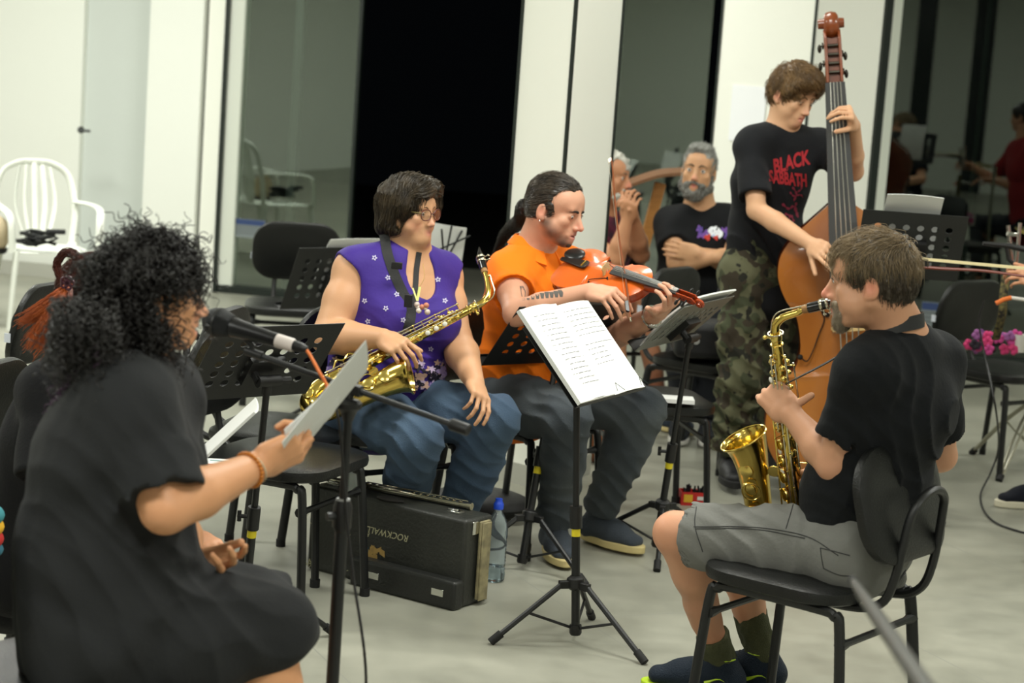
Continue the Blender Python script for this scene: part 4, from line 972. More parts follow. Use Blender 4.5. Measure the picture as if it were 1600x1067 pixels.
def lerp(a, b, t): return a+(b-a)*t
def skeleton(J):
    return {k: (at(*v) if len(v) == 3 and v[2] > 2 else V(*v)) for k, v in J.items()}
def body_prims(j, m=1.0, arm=1.0, leg=1.0, belly=0.0, bust=0.0, shw=1.0, sh_r=0.052):
    """torso and limbs of a dressed or bare figure; j holds joints"""
    P = []; sh = nrm(j['sr']-j['sl']); hp = nrm(j['hr']-j['hl']); pel = j['pel']; nk = j['neck']
    up = nrm(nk-pel); waist = j.get('waist', lerp(pel, nk, 0.36)); ch = j.get('chest', lerp(pel, nk, 0.68)); md = nrm(sh+hp)
    fw = nrm(np.cross(up, md)); 
    P += [flat(pel, waist, md, (0.158*m, 0.108*m), (0.142*m+belly*0.5, 0.102*m+belly*0.7), 0.05)]
    if belly: P.append(ell(lerp(pel, waist, 0.75)+fw*(0.02+belly*0.5), (0.12*m+belly*0.4, 0.09*m+belly*0.5, 0.11), np.column_stack([md, fw, up]), 0.06))
    P += [flat(waist, ch, sh, (0.140*m+belly*0.4, 0.100*m+belly*0.5), (0.155*m*shw, 0.108*m), 0.05),
          flat(ch, lerp(ch, nk, 0.62), sh, (0.155*m*shw, 0.108*m), (0.125*m*shw, 0.078*m), 0.05)]
    if bust:
        for q in (-1, 1): P.append(ell(ch+fw*(0.075*m)+sh*q*0.068+up*(-0.03), (0.062+bust*0.5, 0.055+bust, 0.065+bust*0.4), np.column_stack([sh, fw, up]), 0.04))
    for s_, q in (('l', -1), ('r', 1)):
        S, E, W = j['s'+s_], j['e'+s_], j['w'+s_]
        P += [cone(lerp(nk, S, 0.22)-up*0.005, S-up*0.004, 0.042*m, sh_r*arm, 0.045), cone(lerp(ch, S, 0.35), S, 0.075*m, sh_r*arm, 0.05), cone(S, lerp(S, E, 0.45), sh_r*arm*1.02, 0.049*arm, 0.02), cone(lerp(S, E, 0.45), E, 0.049*arm, 0.040*arm, 0.02)]
        P += [cone(E, lerp(E, W, 0.35), 0.041*arm, 0.043*arm, 0.015), cone(lerp(E, W, 0.35), W, 0.043*arm, 0.0265*(0.5+0.5*arm), 0.012)]
    P += [flat(lerp(nk, j['head'], -0.15), lerp(nk, j['head'], 0.55), sh, (0.062*m, 0.058*m), (0.053, 0.055), 0.03)]
    for s_ in 'lr':
        H, K, A, T = j['h'+s_], j['k'+s_], j['a'+s_], j['t'+s_]
        P += [ell(H-hp*0+V(0, 0, 0.0), (0.105*m*leg, 0.105*m*leg, 0.10*m*leg), None, 0.05), cone(H, lerp(H, K, 0.5), 0.090*m*leg, 0.078*leg, 0.03), cone(lerp(H, K, 0.5), K, 0.078*leg, 0.056*leg, 0.02)]
        bk = nrm(np.cross(nrm(A-K), hp)); ft = nrm(T-A); bk = -nrm(ft*V(1, 1, 0)); C_ = lerp(K, A, 0.30)+bk*0.014
        P += [cone(K, C_, 0.053*leg, 0.055*leg, 0.02), cone(C_, lerp(K, A, 0.68), 0.055*leg, 0.038*leg, 0.025), cone(lerp(K, A, 0.55), A, 0.042*leg, 0.034*leg, 0.02)]
        P += [cone(A-V(0, 0, 0.015), lerp(A, T, 0.8)-V(0, 0, 0.025), 0.028, 0.016, 0.02)]
    return P
def shirt_prims(j, m=1.0, arm=1.0, belly=0.0, bust=0.0, shw=1.0, g=0.012, sleeve=0.55, sleeve_r=0.062, hem=0.0, sh_r=0.052, flare=0.0, neck_r=0.072, collar_z=0.012, sleeves=True, neck_fw=0.012, short=(1.0, 1.0)):
    b = body_prims(j, m, arm, 1.0, belly, bust, shw, sh_r); nt = 3+(1 if belly else 0)+(2 if bust else 0)
    S_ = []; P = inflate(b[:nt], g); sh = nrm(j['sr']-j['sl']); hp = nrm(j['hr']-j['hl']); pel, nk = j['pel'], j['neck']; up = nrm(nk-pel)
    P += inflate([q for q in b[nt:nt+2]]+[q for q in b[nt+6:nt+8]], g*0.9)
    P[0] = flat(pel-up*hem, j.get('waist', lerp(pel, nk, 0.36)), nrm(sh+hp), (0.158*m+g+flare, 0.110*m+g+flare), (P[0]['wb'][0], P[0]['wb'][1]), 0.04)
    cut = []
    for i, s_ in enumerate('lr'):
        S, E = j['s'+s_], j['e'+s_]
        if not sleeves: continue
        d = nrm(E-S); L = np.linalg.norm(E-S)*sleeve*short[i]; e = S+d*L
        S_ += [cone(S-d*0.005, S+d*min(0.05, L), sh_r*arm+g, sh_r*arm+g*1.1, 0.03), cyl(S+d*0.0, e, sh_r*arm+g, sleeve_r*arm, 0.018)]
        cut.append(cyl(e-d*0.012, e+d*0.03, sleeve_r*arm-0.010, sleeve_r*arm-0.009, 0.003, -1))
    fw = nrm(np.cross(up, sh)); P = S_+cut+P
    P += [cyl(nk+up*collar_z-fw*0.0, nk+up*0.25+fw*neck_fw, neck_r*1.02, neck_r*1.2, 0.006, -1)]
    return P
def trouser_prims(j, m=1.0, leg=1.0, g=0.010, cuff=0.06, knee_r=0.066, upto=1.0, shorts=None):
    P = []; hp = nrm(j['hr']-j['hl'])
    w = lerp(j['pel'], j['neck'], 0.20)
    P.append(flat(j['pel']-V(0, 0, 0.0), w, hp, (0.160*m+g, 0.112*m+g), (0.145*m+g, 0.10*m+g), 0.04))
    for s_ in 'lr':
        H, K, A = j['h'+s_], j['k'+s_], j['a'+s_]
        P.append(ell(H, V(0.105, 0.105, 0.10)*m*leg+g, None, 0.05))
        if shorts:
            d = nrm(K-H); e = lerp(H, K, shorts); P += [cone(H, lerp(H, K, 0.4), 0.09*m*leg+g, 0.085*leg+g, 0.03), cyl(lerp(H, K, 0.2), e, 0.088*leg+g, 0.078*leg+g, 0.02), cyl(e-d*0.03, e+d*0.05, 0.070*leg+g, 0.073*leg+g, 0.004, -1)]
        else:
            P += [cone(H, lerp(H, K, 0.5), 0.090*m*leg+g, 0.078*leg+g, 0.03), cone(lerp(H, K, 0.5), K, 0.078*leg+g, knee_r*leg, 0.02), cone(K, lerp(K, A, 0.5), knee_r*leg, (knee_r*0.6+cuff*0.4)*leg+0.003, 0.02), cyl(lerp(K, A, 0.3), lerp(K, A, upto), (knee_r*0.7+cuff*0.3)*leg+0.002, cuff, 0.015)]
    return P
def put(prims, h, name, m, par, disp=None, base=None, spots=(), extra=None):
    v, q = surf(prims, h, disp)
    cols = tintcols(v, base, spots) if base is not None else None
    o = mesh_obj(name, v, q, m, par, smooth=180, cols=cols); return o, v, q
def shoe(j, s_, par, body_m, sole_m, name='shoe', s=1.0, high=0.0, sole_h=0.02, extra=None, laces=None):
    A, T = j['a'+s_], j['t'+s_]; d = nrm((T-A)*V(1, 1, 0)); hz = 0.0; sd = V(-d[1], d[0], 0); pit = j.get('pitch'+s_, 0.0)
    g = V(A[0], A[1], max(0.0, A[2]-0.105)); X = lambda a, b, c: g+d*a*s+sd*b*s+V(0, 0, c*s)
    P = [flat(X(-0.03, 0, 0.045), X(0.07, 0, 0.045), sd, (0.036*s, 0.034*s), (0.042*s, 0.034*s), 0.03), flat(X(0.07, 0, 0.042), X(0.155, 0.0, 0.034), sd, (0.042*s, 0.032*s), (0.036*s, 0.022*s), 0.03),
         cone(X(-0.028, 0, 0.05), A+V(0, 0, 0.0+high), 0.036*s, 0.041*s, 0.03), cone(X(0.02, 0, 0.06), X(0.1, 0, 0.05), 0.036*s, 0.026*s, 0.03), half(g+V(0, 0, 0.012), (0, 0, -1), 0.004),
         cyl(A+V(0, 0, 0.008+high), A+V(0, 0, 0.1+high), 0.035*s, 0.05*s, 0.004, -1)]
    o, v, q = put(P, 0.004, name, body_m, par)
    mb = MB(); out = []
    for a in np.linspace(0, 2*np.pi, 28, endpoint=False):
        c, n_ = math.cos(a), math.sin(a); xx = 0.063+0.132*np.sign(c)*abs(c)**0.8; w_ = 0.042+0.006*(xx > 0.06)-0.004*(abs(xx) < 0.05); out.append((xx*s, w_*n_*s))
    mb.prism(out, sole_h, g+V(0, 0, 0.001), d, sd, V(0, 0, 1)); build(mb, 'sole', sole_m, o, bevel=0.004)
    if laces:
        for k in range(5):
            c = X(0.035+0.02*k, 0, 0.099-0.009*k); build(MB().tube(bez([c-sd*0.024*s-V(0, 0, 0.006), c+V(0, 0, 0.006), c+sd*0.024*s-V(0, 0, 0.006)], 4), 0.0028*s, 6), 'lace', laces, o)
    return o
def cross_flow(pole, pw=1.0):
    return None
# ================================================================ saxophones
BRS = mat('lacquered_brass', (218, 190, 100), 0.17, 1.0, mottle=0.25, mscale=18, mcol=(178, 144, 66))
BRS2 = mat('brass_keywork', (222, 196, 110), 0.2, 1.0)
NIK = mat('nickel_keywork', (198, 190, 170), 0.2, 1.0)
EBO = mat('black_ebonite', (16, 15, 15), 0.18, spec=0.6)
PAD = mat('tan_key_pad', (150, 105, 60), 0.7)
def make_sax(o, v, u, label, keyside=1, neck_turn=0.0, mouth_len=1.0, seed=0, nk=0.135, nh=1.0):
    """o: top of body tube, v: up along the tube, u: the side the bell is on"""
    v = nrm(v); u = nrm(np.asarray(u)-v*np.dot(u, v)); w_ = np.cross(u, v)*keyside      # w: side facing the viewer
    L = lambda a, b, c=0.0: o+u*a+v*b+w_*c
    t = thing('saxophone', label, 'saxophone', L(0.04, -0.58))
    # conical body, bow, bell as one swept brass tube with a flared, open bell
    path = [L(0, 0), L(0, -0.1), L(0, -0.2), L(0, -0.3), L(0, -0.4), L(0, -0.5), L(0.006, -0.545), L(0.028, -0.582), L(0.06, -0.588), L(0.088, -0.565), L(0.098, -0.52), L(0.100, -0.46), L(0.101, -0.40), L(0.103, -0.35), L(0.107, -0.31), L(0.112, -0.285), L(0.116, -0.272)]
    rr = [0.0125, 0.0150, 0.0178, 0.0205, 0.0235, 0.0265, 0.0285, 0.030, 0.031, 0.0325, 0.0335, 0.0355, 0.0385, 0.0425, 0.049, 0.056, 0.0625]
    P = bez(path, 5); r = np.interp(np.linspace(0, len(rr)-1, len(P)), np.arange(len(rr)), rr)
    mb = MB(); mb.tube(P, r, 28, caps=False, up=w_); build(mb, 'body_tube', BRS, t, smooth=60)
    rim = P[-1]; rd = nrm(P[-1]-P[-3]); build(MB().torus(rim, rd, 0.0625, 0.0028, 40, 8), 'bell_rim', BRS, t)
    inn = P[-22:]-0; ri = r[-22:]-0.0012; mb = MB(); mb.tube(inn[::-1], ri[::-1], 28, caps=False, up=w_); build(mb, 'bell_inside', BRS, t, smooth=60)
    for b_, rad in ((-0.505, 0.0275), (-0.012, 0.0145)): build(MB().torus(L(0, b_), v, rad, 0.0025, 28, 6), 'body_ring', BRS2, t)
    build(MB().torus(L(0.100, -0.50), v, 0.0345, 0.0025, 28, 6), 'body_ring', BRS2, t)
    # neck
    c, s_ = math.cos(neck_turn), math.sin(neck_turn); nu = -u*c+w_*s_
    Ln = lambda a, b: o+nu*a+v*b
    npth = bez([Ln(0, 0.0), Ln(0.0, 0.025), Ln(0.006, 0.025+0.027*nh), Ln(0.026, 0.025+0.049*nh), Ln(0.06, 0.025+0.063*nh), Ln(nk*0.74, 0.025+0.073*nh), Ln(nk, 0.025+0.081*nh)], 6)
    build(MB().tube(npth, np.linspace(0.0122, 0.0070, len(npth)), 18, up=w_), 'neck', BRS, t)
    build(MB().lathe([(0.0135, -0.004), (0.0155, 0.0), (0.0155, 0.012), (0.0135, 0.016)], Ln(0, 0.002), v, 18), 'neck_collar', BRS2, t)
    build(MB().tube([Ln(-0.014, 0.008), Ln(-0.026, 0.008)], 0.003, 6).ball(Ln(-0.028, 0.008), 0.0055), 'neck_screw', BRS2, t)
    d = nrm(npth[-1]-npth[-3]); n_ = np.cross(w_, d); e = npth[-1]
    ok = bez([Ln(-0.010, 0.022)+w_*0.01, Ln(-0.002, 0.030+0.038*nh), Ln(0.018, 0.033+0.060*nh), Ln(0.06, 0.036+0.068*nh), Ln(0.085, 0.038+0.072*nh)], 5); build(MB().tube(ok, 0.0026, 7, flat=0.7), 'octave_key', NIK, t); build(MB().torus(Ln(0, 0.018), v, 0.019, 0.002, 24, 6), 'octave_ring', NIK, t)
    build(MB().ball(Ln(0.085, 0.033+0.072*nh), (0.005, 0.005, 0.004)), 'octave_pad', BRS2, t)
    build(MB().lathe([(0.0075, -0.028), (0.0105, -0.026), (0.0105, -0.004), (0.0078, -0.003)], e, d, 16), 'cork', mat('cork', (150, 112, 70), 0.8), t)
    m0 = e-d*0.012; mb = MB(); N = 14; vs = []; fs = []
    prof = [(0, 0.0125, 1, 0), (0.01, 0.0130, 1, 0), (0.03, 0.0130, 1, 0), (0.045, 0.0128, 1, 0), (0.06, 0.0118, 0.85, -0.001), (0.075, 0.0098, 0.55, -0.003), (0.088, 0.0078, 0.22, -0.006)]
    for (h, rad, fl, off) in prof:
        for k in range(N):
            a = 2*math.pi*k/N; vs.append(m0+d*h*mouth_len+w_*rad*math.cos(a)+n_*(rad*fl*math.sin(a)-off*-1))
    for i in range(len(prof)-1):
        for k in range(N): fs.append((i*N+k, i*N+(k+1) % N, (i+1)*N+(k+1) % N, (i+1)*N+k))
    fs += [tuple(range(N-1, -1, -1)), tuple((len(prof)-1)*N+k for k in range(N))]
    mesh_obj('mouthpiece', vs, fs, EBO, t)
    build(MB().lathe([(0.0142, 0.030), (0.0148, 0.031), (0.0148, 0.036), (0.0142, 0.037)], m0, d, 18), 'ligature', NIK, t); build(MB().lathe([(0.0142, 0.046), (0.0148, 0.047), (0.0146, 0.052), (0.0140, 0.053)], m0, d, 18).box(m0+d*0.041+n_*0.0135, (0.02, 0.003, 0.004), d, n_), 'ligature', NIK, t)
    for q in (0.034, 0.049): build(MB().tube([m0+d*q-n_*0.014, m0+d*q-n_*0.024], 0.0015, 6).ball(m0+d*q-n_*0.026, (0.0045, 0.0045, 0.003)), 'ligature_screw', NIK, t)
    # key cups down the front of the tube, on posts, with rods beside
    def cup(c_, n__, r_, guard=False, name='key_cup', m=BRS2):
        n__ = nrm(n__); k = build(MB().lathe([(0.0, 0.012), (r_*0.5, 0.0118), (r_*0.92, 0.009), (r_, 0.006), (r_, 0.0035)], c_, n__, 20), name, m, t)
        build(MB().lathe([(r_*0.9, 0.001), (r_*0.93, 0.0045)], c_, n__, 16), 'pad', PAD, k); return k
    rad_at = lambda b_: np.interp(-b_, [0, .1, .2, .3, .4, .5], rr[:6])
    fr = nrm(u*0.75+w_*0.66); bk_ = nrm(-u*0.5+w_*0.85)
    for i, b_ in enumerate((-0.055, -0.085, -0.115, -0.150, -0.190, -0.235, -0.285, -0.330, -0.375, -0.425)):
        R_ = 0.0085+0.0010*i+(0.001 if i > 5 else 0); cup(L(0, b_)+fr*(rad_at(b_)+0.001), fr, R_)
    for i, b_ in enumerate((-0.07, -0.10, -0.135, -0.255, -0.305)): cup(L(0, b_)+bk_*(rad_at(b_)+0.001), bk_, 0.0075+0.001*i)
    for i, b_ in enumerate((-0.06, -0.09, -0.13)): cup(L(0, b_)-u*(rad_at(b_)+0.001)*1.0, -u, 0.0075)
    for b_, r_ in ((-0.47, 0.022), (-0.40, 0.021), (-0.345, 0.020)): cup(L(0.101, b_)+nrm(w_*0.95+u*0.2)*0.036, nrm(w_*0.95+u*0.2), r_)
    build(MB().torus(L(0.101, -0.40)+w_*0.052, w_, 0.024, 0.002, 24, 6), 'key_guard', BRS2, t); build(MB().torus(L(0.101, -0.47)+w_*0.050, w_, 0.025, 0.002, 24, 6), 'key_guard', BRS2, t)
    # rods and posts
    for (off, b0, b1, m_) in ((fr*0.014+w_*0.012, -0.03, -0.24, NIK), (fr*0.004+w_*0.022, -0.04, -0.46, NIK), (w_*0.026-u*0.006, -0.10, -0.50, NIK), (w_*0.024+u*0.020, -0.18, -0.48, BRS2), (w_*0.020-u*0.018, -0.03, -0.35, NIK), (-u*0.030+w_*0.006, -0.06, -0.44, NIK)):
        pa, pb = L(0, b0)+off*1.25, L(0, b1)+off*1.5
        build(MB().tube([pa, pb], 0.0022, 7), 'key_rod', m_, t)
        for q in np.linspace(0.02, 0.98, 5):
            p = lerp(pa, pb, q); ax = L(0, lerp(b0, b1, q)); build(MB().tube([ax+(p-ax)*0.5, p], 0.0016, 5).ball(p, 0.0034, 8, 6), 'post', BRS2, t)
    # side levers, pearl touches
    PRL = mat('mother_of_pearl', (226, 224, 214), 0.2)
    for b_ in (-0.10, -0.13, -0.16, -0.30, -0.33, -0.36):
        p = L(0, b_)+fr*0.030-u*0.002; build(MB().lathe([(0.0075, 0), (0.008, 0.002), (0.006, 0.0035)], p, fr, 14), 'pearl_touch', PRL, t)
    for k in range(3):
        build(MB().tube(bez([L(-0.02, -0.20-0.012*k, 0.022), L(-0.034, -0.235-0.012*k, 0.020), L(-0.034, -0.27-0.01*k, 0.016)], 5), 0.0035, 6, flat=0.5), 'side_key', NIK, t)
    build(MB().tube(bez([L(-0.03, -0.38, 0.01), L(-0.052, -0.405, 0.015), L(-0.036, -0.43, 0.02), L(-0.052, -0.45, 0.012), L(-0.03, -0.47, 0.012)], 5), 0.003, 6), 'thumb_guard', BRS2, t)
    # bell brace and bow guard
    build(MB().tube([L(0.020, -0.365), L(0.045, -0.365)], 0.004, 8).tube([L(0.045, -0.365), L(0.066, -0.365)], 0.004, 8), 'brace_rod', BRS2, t)
    build(MB().prism([(0.026, 0), (0.034, 0.012), (0.046, 0.016), (0.058, 0.012), (0.066, 0), (0.058, -0.012), (0.046, -0.016), (0.034, -0.012)], 0.004, L(0, -0.365, 0.004), u, v, w_), 'bell_brace', BRS2, t, bevel=0.001)
    build(MB().tube(bez([L(0.03, -0.56, 0.030), L(0.058, -0.578, 0.033), L(0.085, -0.55, 0.034)], 5), 0.004, 6), 'bow_guard', BRS2, t)
    cup(L(0.028, -0.575, 0.028), w_, 0.018); cup(L(0.07, -0.572, 0.030), w_, 0.017)
    return t
SX1o = at(1213, 531, 5.05); v1 = nrm(SX1o-at(1246, 800, 5.17))
SAX1 = make_sax(SX1o, v1, V(-0.95, 0.28, 0), 'brass alto saxophone played by the man in the black tee, bell facing left', keyside=-1, neck_turn=-0.05, nk=0.100, nh=0.72)
SX2o = at(737, 482, 6.37); v2 = nrm(SX2o-at(520, 594, 6.28))
SAX2 = make_sax(SX2o, v2, at(655, 580, 6.24)-at(620, 535, 6.32)+V(0, -0.03, -0.02), 'brass saxophone lying across the lap of the woman with glasses, bell pointing right', keyside=1, neck_turn=0.0, nk=0.128, nh=0.95)
# ================================================================ violin family
def bout(w_up, w_c, w_lo, L_, n=60, corner=0.018):
    """half outline of a fiddle body from bottom (0) to top (L)"""
    pts = []
    key = [(0.0, 0.0), (0.004, 0.35), (0.03, 0.72), (0.10, 0.93), (0.20, 1.0), (0.30, 0.93), (0.365, 0.80), (0.385, 0.845)]
    for y, f in key: pts.append((w_lo/2*f, y*L_))
    pts += [(w_c/2*1.20, L_*0.40), (w_c/2*1.02, L_*0.46), (w_c/2, L_*0.53), (w_c/2*1.06, L_*0.60), (w_c/2*1.22, L_*0.645)]
    key = [(0.665, 0.93), (0.69, 0.90), (0.74, 0.97), (0.80, 1.0), (0.87, 0.93), (0.94, 0.70), (0.985, 0.36), (1.0, 0.0)]
    for y, f in key: pts.append((w_up/2*f, y*L_))
    return pts
def smooth2(pts, m=5, corners=()):
    out = []; segs = []; cur = []
    for i, p in enumerate(pts):
        cur.append(p)
        if i in corners: segs.append(cur); cur = [p]
    segs.append(cur)
    for sg in segs:
        if len(sg) > 2: b = bez([V(a, c, 0) for a, c in sg], m); out += [(q[0], q[1]) for q in b]
        else: out += sg
    res = [out[0]]
    for q in out[1:]:
        if abs(q[0]-res[-1][0])+abs(q[1]-res[-1][1]) > 1e-6: res.append(q)
    return res
def fiddle(name, o, X, Y, Z, L_, wu, wc, wl, rib, arch, neck_len, board_len, wood, wood2, label, cat, scale_detail=1.0, sloped=False, strings_r=0.0006, scroll_s=1.0, machines=False):
    """o: tail end of the top plate, Y: towards scroll, X: across, Z: out of the top plate"""
    t = thing(name, label, cat, o)
    G = lambda x, y, z=0.0: o+X*x+Y*y+Z*z
    half_ = bout(wu, wc, wl, L_)
    if sloped: half_ = half_[:-8]+[(wu/2*0.90, L_*0.655), (wu/2*0.97, L_*0.70), (wu/2*1.0, L_*0.755), (wu/2*0.93, L_*0.82), (wu/2*0.68, L_*0.89), (wu/2*0.36, L_*0.95), (wu/2*0.17, L_*0.985), (wu/2*0.10, L_*1.0)]
    R_ = smooth2(half_, 4, corners=(7, 12)); full = R_+[(-x, y) for x, y in R_[::-1] if x > 1e-6]
    n = len(full); c = V(0, L_*0.5, 0)
    def plate(zz, sgn, nm, parent, m):
        vs = []; fs = []; rings = 7
        for k in range(rings+1):
            f = k/rings
            for (x, y) in full:
                cx, cy = 0.0, min(max(y, L_*0.18), L_*0.82)
                px, py = x+(cx-x)*f, y+(cy-y)*f
                edge = (1-(1-f)**2); e2 = 0.003*scale_detail if k == 0 else 0
                vs.append(G(px, py, zz+sgn*(arch*edge+e2*0)))
        for k in range(rings):
            for i in range(n): j = (i+1) % n; fs.append((k*n+i, k*n+j, (k+1)*n+j, (k+1)*n+i))
        base = len(vs)
        for (x, y) in full:
            vs.append(G(x*1.0, y, zz-sgn*0.004*scale_detail))
        for i in range(n): j = (i+1) % n; fs.append((base+i, base+j, j, i))
        return mesh_obj(nm, vs, fs, m, parent, smooth=50)
    plate(0, 1, 'top_plate', t, wood); plate(-rib, -1, 'back_plate', t, wood2)
    vs = []; fs = []
    for (x, y) in full:
        s_ = 0.975; vs.append(G(x*s_, L_/2+(y-L_/2)*0.992, -0.001)); vs.append(G(x*s_, L_/2+(y-L_/2)*0.992, -rib+0.001))
    for i in range(n): j = (i+1) % n; fs.append((2*i, 2*j, 2*j+1, 2*i+1))
    mesh_obj('ribs', vs, fs, wood2, t, smooth=50)
    S = L_/0.355; A = lambda f: arch*f
    DK = mat('f_hole_black', (12, 8, 6), 0.8)
    for q in (-1, 1):
        xs = wc/2*0.58
        pts = bez([G(q*(xs-0.010*S), L_*0.60, arch*0.93), G(q*(xs-0.002*S), L_*0.622, arch*0.9), G(q*(xs-0.006*S), L_*0.585, arch*0.9), G(q*(xs+0.002*S), L_*0.53, arch*0.86), G(q*(xs+0.010*S), L_*0.475, arch*0.80), G(q*(xs+0.018*S), L_*0.44, arch*0.74), G(q*(xs+0.026*S), L_*0.455, arch*0.66)], 6)
        build(MB().tube(pts, np.array([1.5, 1.3]+[1.1]*(len(pts)-4)+[1.3, 1.5])*0.0016*S, 6, flat=0.5).ball(pts[0], 0.0032*S).ball(pts[-1], 0.0036*S), 'sound_hole', DK, t)
    by = L_*0.545; bh = 0.033*S; bw = 0.021*S
    br = MB().prism([(-bw, 0), (-bw*0.45, 0), (-bw*0.3, bh*0.25), (0, bh*0.32), (bw*0.3, bh*0.25), (bw*0.45, 0), (bw, 0), (bw*0.8, bh*0.45), (bw*0.95, bh*0.8), (bw*0.5, bh*0.97), (0, bh), (-bw*0.5, bh*0.97), (-bw*0.95, bh*0.8), (-bw*0.8, bh*0.45)], 0.004*S, G(0, by, arch*0.97), X, Z, Y)
    build(br, 'bridge', mat('maple_bridge', (206, 176, 120), 0.5), t, bevel=0.0004*S)
    EB = mat('ebony', (20, 19, 19), 0.3)
    ny = L_+neck_len
    zb = arch*0.2+0.010*S; ztop = 0.004*S
    # neck, fingerboard
    bl_ = ny-board_len; z1 = arch+0.020*S
    build(MB().tube([G(0, L_-0.004*S, -0.006*S), G(0, ny, -0.004*S)], [0.0155*S, 0.0115*S], 12, up=X), 'neck', wood2, t)
    vs = []; fs = []
    for (y, w2, z) in ((bl_, 0.0205*S, z1), (L_+0.0, 0.0165*S, 0.5*z1+0.5*0.010*S), (ny, 0.012*S, 0.010*S)):
        for a in np.linspace(-1, 1, 7): vs.append(G(a*w2, y, z+0.003*S*(1-a*a)))
        vs.append(G(w2, y, z-0.005*S)); vs.append(G(-w2, y, z-0.005*S))
    for k in range(2):
        for i in range(9): j = (i+1) % 9; fs.append((k*9+i, k*9+j, (k+1)*9+j, (k+1)*9+i))
    fs += [tuple(range(8, -1, -1)), tuple(range(18, 27))]
    mesh_obj('fingerboard', vs, fs, mat('worn_ebony_board', (58, 58, 58), 0.35), t, smooth=50)
    # pegbox and scroll
    ps = S*scroll_s
    pb = MB()
    for q in (-1, 1): pb.prism([(0, -0.010*ps), (0.0, 0.012*ps), (0.060*ps, 0.004*ps), (0.072*ps, -0.012*ps), (0.060*ps, -0.022*ps)], 0.004*ps, G(0, ny, 0)+X*(q*0.0095*ps-0.002*ps), Y, Z, X)
    pb.prism([(0, -0.016*ps), (0.0, -0.008*ps), (0.062*ps, -0.016*ps), (0.062*ps, -0.024*ps)], 0.018*ps, G(-0.009*ps, ny, 0), Y, Z, X)
    build(pb, 'pegbox', wood2, t, bevel=0.001*ps)
    sc_ = MB(); spts = []
    for i in range(46):
        a = -0.6+i*0.27; rad = 0.0155*ps*(1-i/52.0)
        spts.append(G(0, ny+0.080*ps, -0.020*ps)+(-Y*math.cos(a)+Z*math.sin(a))*rad)
    sc_.tube([p for p in spts], [0.006*ps*(1-i/70) for i in range(46)], 8, up=X); 
    if machines: sc_.v = [sc_.v[-1]+np.outer((sc_.v[-1]-G(0, 0, 0))@X, X)*0.9]
    for q in (-1, 1): sc_.lathe([(0.0125*ps, 0), (0.0115*ps, 0.006*ps), (0.0075*ps, 0.0062*ps), (0.0065*ps, (0.0105+0.007*machines)*ps), (0.0, (0.0108+0.007*machines)*ps)], G(0, ny+0.080*ps, -0.020*ps), X*q, 20)
    build(sc_, 'scroll', wood2, t)
    for i, (y, q) in enumerate(((0.014, 1), (0.026, -1), (0.038, 1), (0.050, -1))):
        p = G(0, ny+y*ps, -0.004*ps-0.006*ps*(y/0.05))
        if machines:
            e_ = p+X*q*0.016*ps-Z*0.010*ps
            build(MB().tube([p-X*q*0.010*ps, p+X*q*0.013*ps], 0.0022*ps, 8).lathe([(0.0045*ps, 0), (0.0045*ps, 0.002*ps)], p+X*q*0.012*ps, X*q, 14).tube([p+X*q*0.014*ps, e_], 0.0012*ps, 6).ball(e_+X*q*0.001*ps-Y*0.003*ps, (0.0028*ps, 0.006*ps, 0.0042*ps), R=np.column_stack([X, Y, Z])), 'tuning_machine', mat('dark_machine_metal', (60, 56, 48), 0.35, 0.8), t); continue
        pg = build(MB().tube([p-X*q*0.012*ps, p+X*q*0.026*ps], 0.003*ps, 8).ball(p+X*q*0.034*ps, (0.010*ps, 0.0035*ps, 0.0075*ps), R=np.column_stack([X, Y, Z])), 'tuning_peg', EB, t)
    # tailpiece
    build(MB().prism([(-0.0075*S, 0.012*L_), (0.0075*S, 0.012*L_), (0.019*S, 0.30*L_), (0.014*S, 0.325*L_), (-0.014*S, 0.325*L_), (-0.019*S, 0.30*L_)], 0.006*S, G(0, 0, arch+0.006*S), X, Y, Z), 'tailpiece', EB, t, bevel=0.0015*S)
    for i in range(4):
        x = (-1.5+i)*0.0055*S; x2 = (-1.5+i)*0.0040*S
        build(MB().tube([G(x*1.2, L_*0.31, arch+0.013*S), G(x*1.35, by+0.002*S, arch*0.97+bh+0.0008*S), G(x2, ny, 0.0155*S)], strings_r, 5), 'string', mat('steel_string', (190, 188, 180), 0.25, 0.9), t)
    return t, G, S
VW = mat('orange_varnish_maple', (208, 96, 26), 0.22, coat=0.6, mottle=0.35, mscale=6, mcol=(176, 70, 16), stretch=(1, 3, 1))
VW2 = mat('red_brown_varnish', (158, 58, 16), 0.24, coat=0.6, mottle=0.35, mscale=20, mcol=(120, 40, 12))
# violin: tail under the chin, scroll towards the viewer's right
vt, vsx = at(878, 412, 6.72), at(1088, 466, 6.36)
vY = nrm(vsx-vt); vZ = V(0.02, -0.70, 0.72); vZ = nrm(vZ-vY*np.dot(vZ, vY)); vX = np.cross(vY, vZ)
VLN, vG, vS = fiddle('violin', vt, vX, vY, vZ, 0.358, 0.168, 0.112, 0.208, 0.030, 0.014, 0.125, 0.255, VW, VW2, 'orange varnished violin held under the chin of the man in the orange polo', 'violin')
build(MB().ball(vG(-0.035, 0.035, 0.022), (0.030, 0.040, 0.010), 20, 12, R=np.column_stack([vX, vY, vZ])).tube([vG(-0.03, -0.004, 0.02), vG(-0.03, -0.004, -0.032)], 0.003, 6), 'chin_rest', mat('ebony'), VLN)
for k in range(4): build(MB().lathe([(0.003, 0), (0.0032, 0.006), (0.0018, 0.008)], vG((-1.5+k)*0.007, 0.335*0.30, 0.022), vZ, 10), 'fine_tuner', mat('gold_tuner', (214, 184, 96), 0.25, 1.0), VLN)
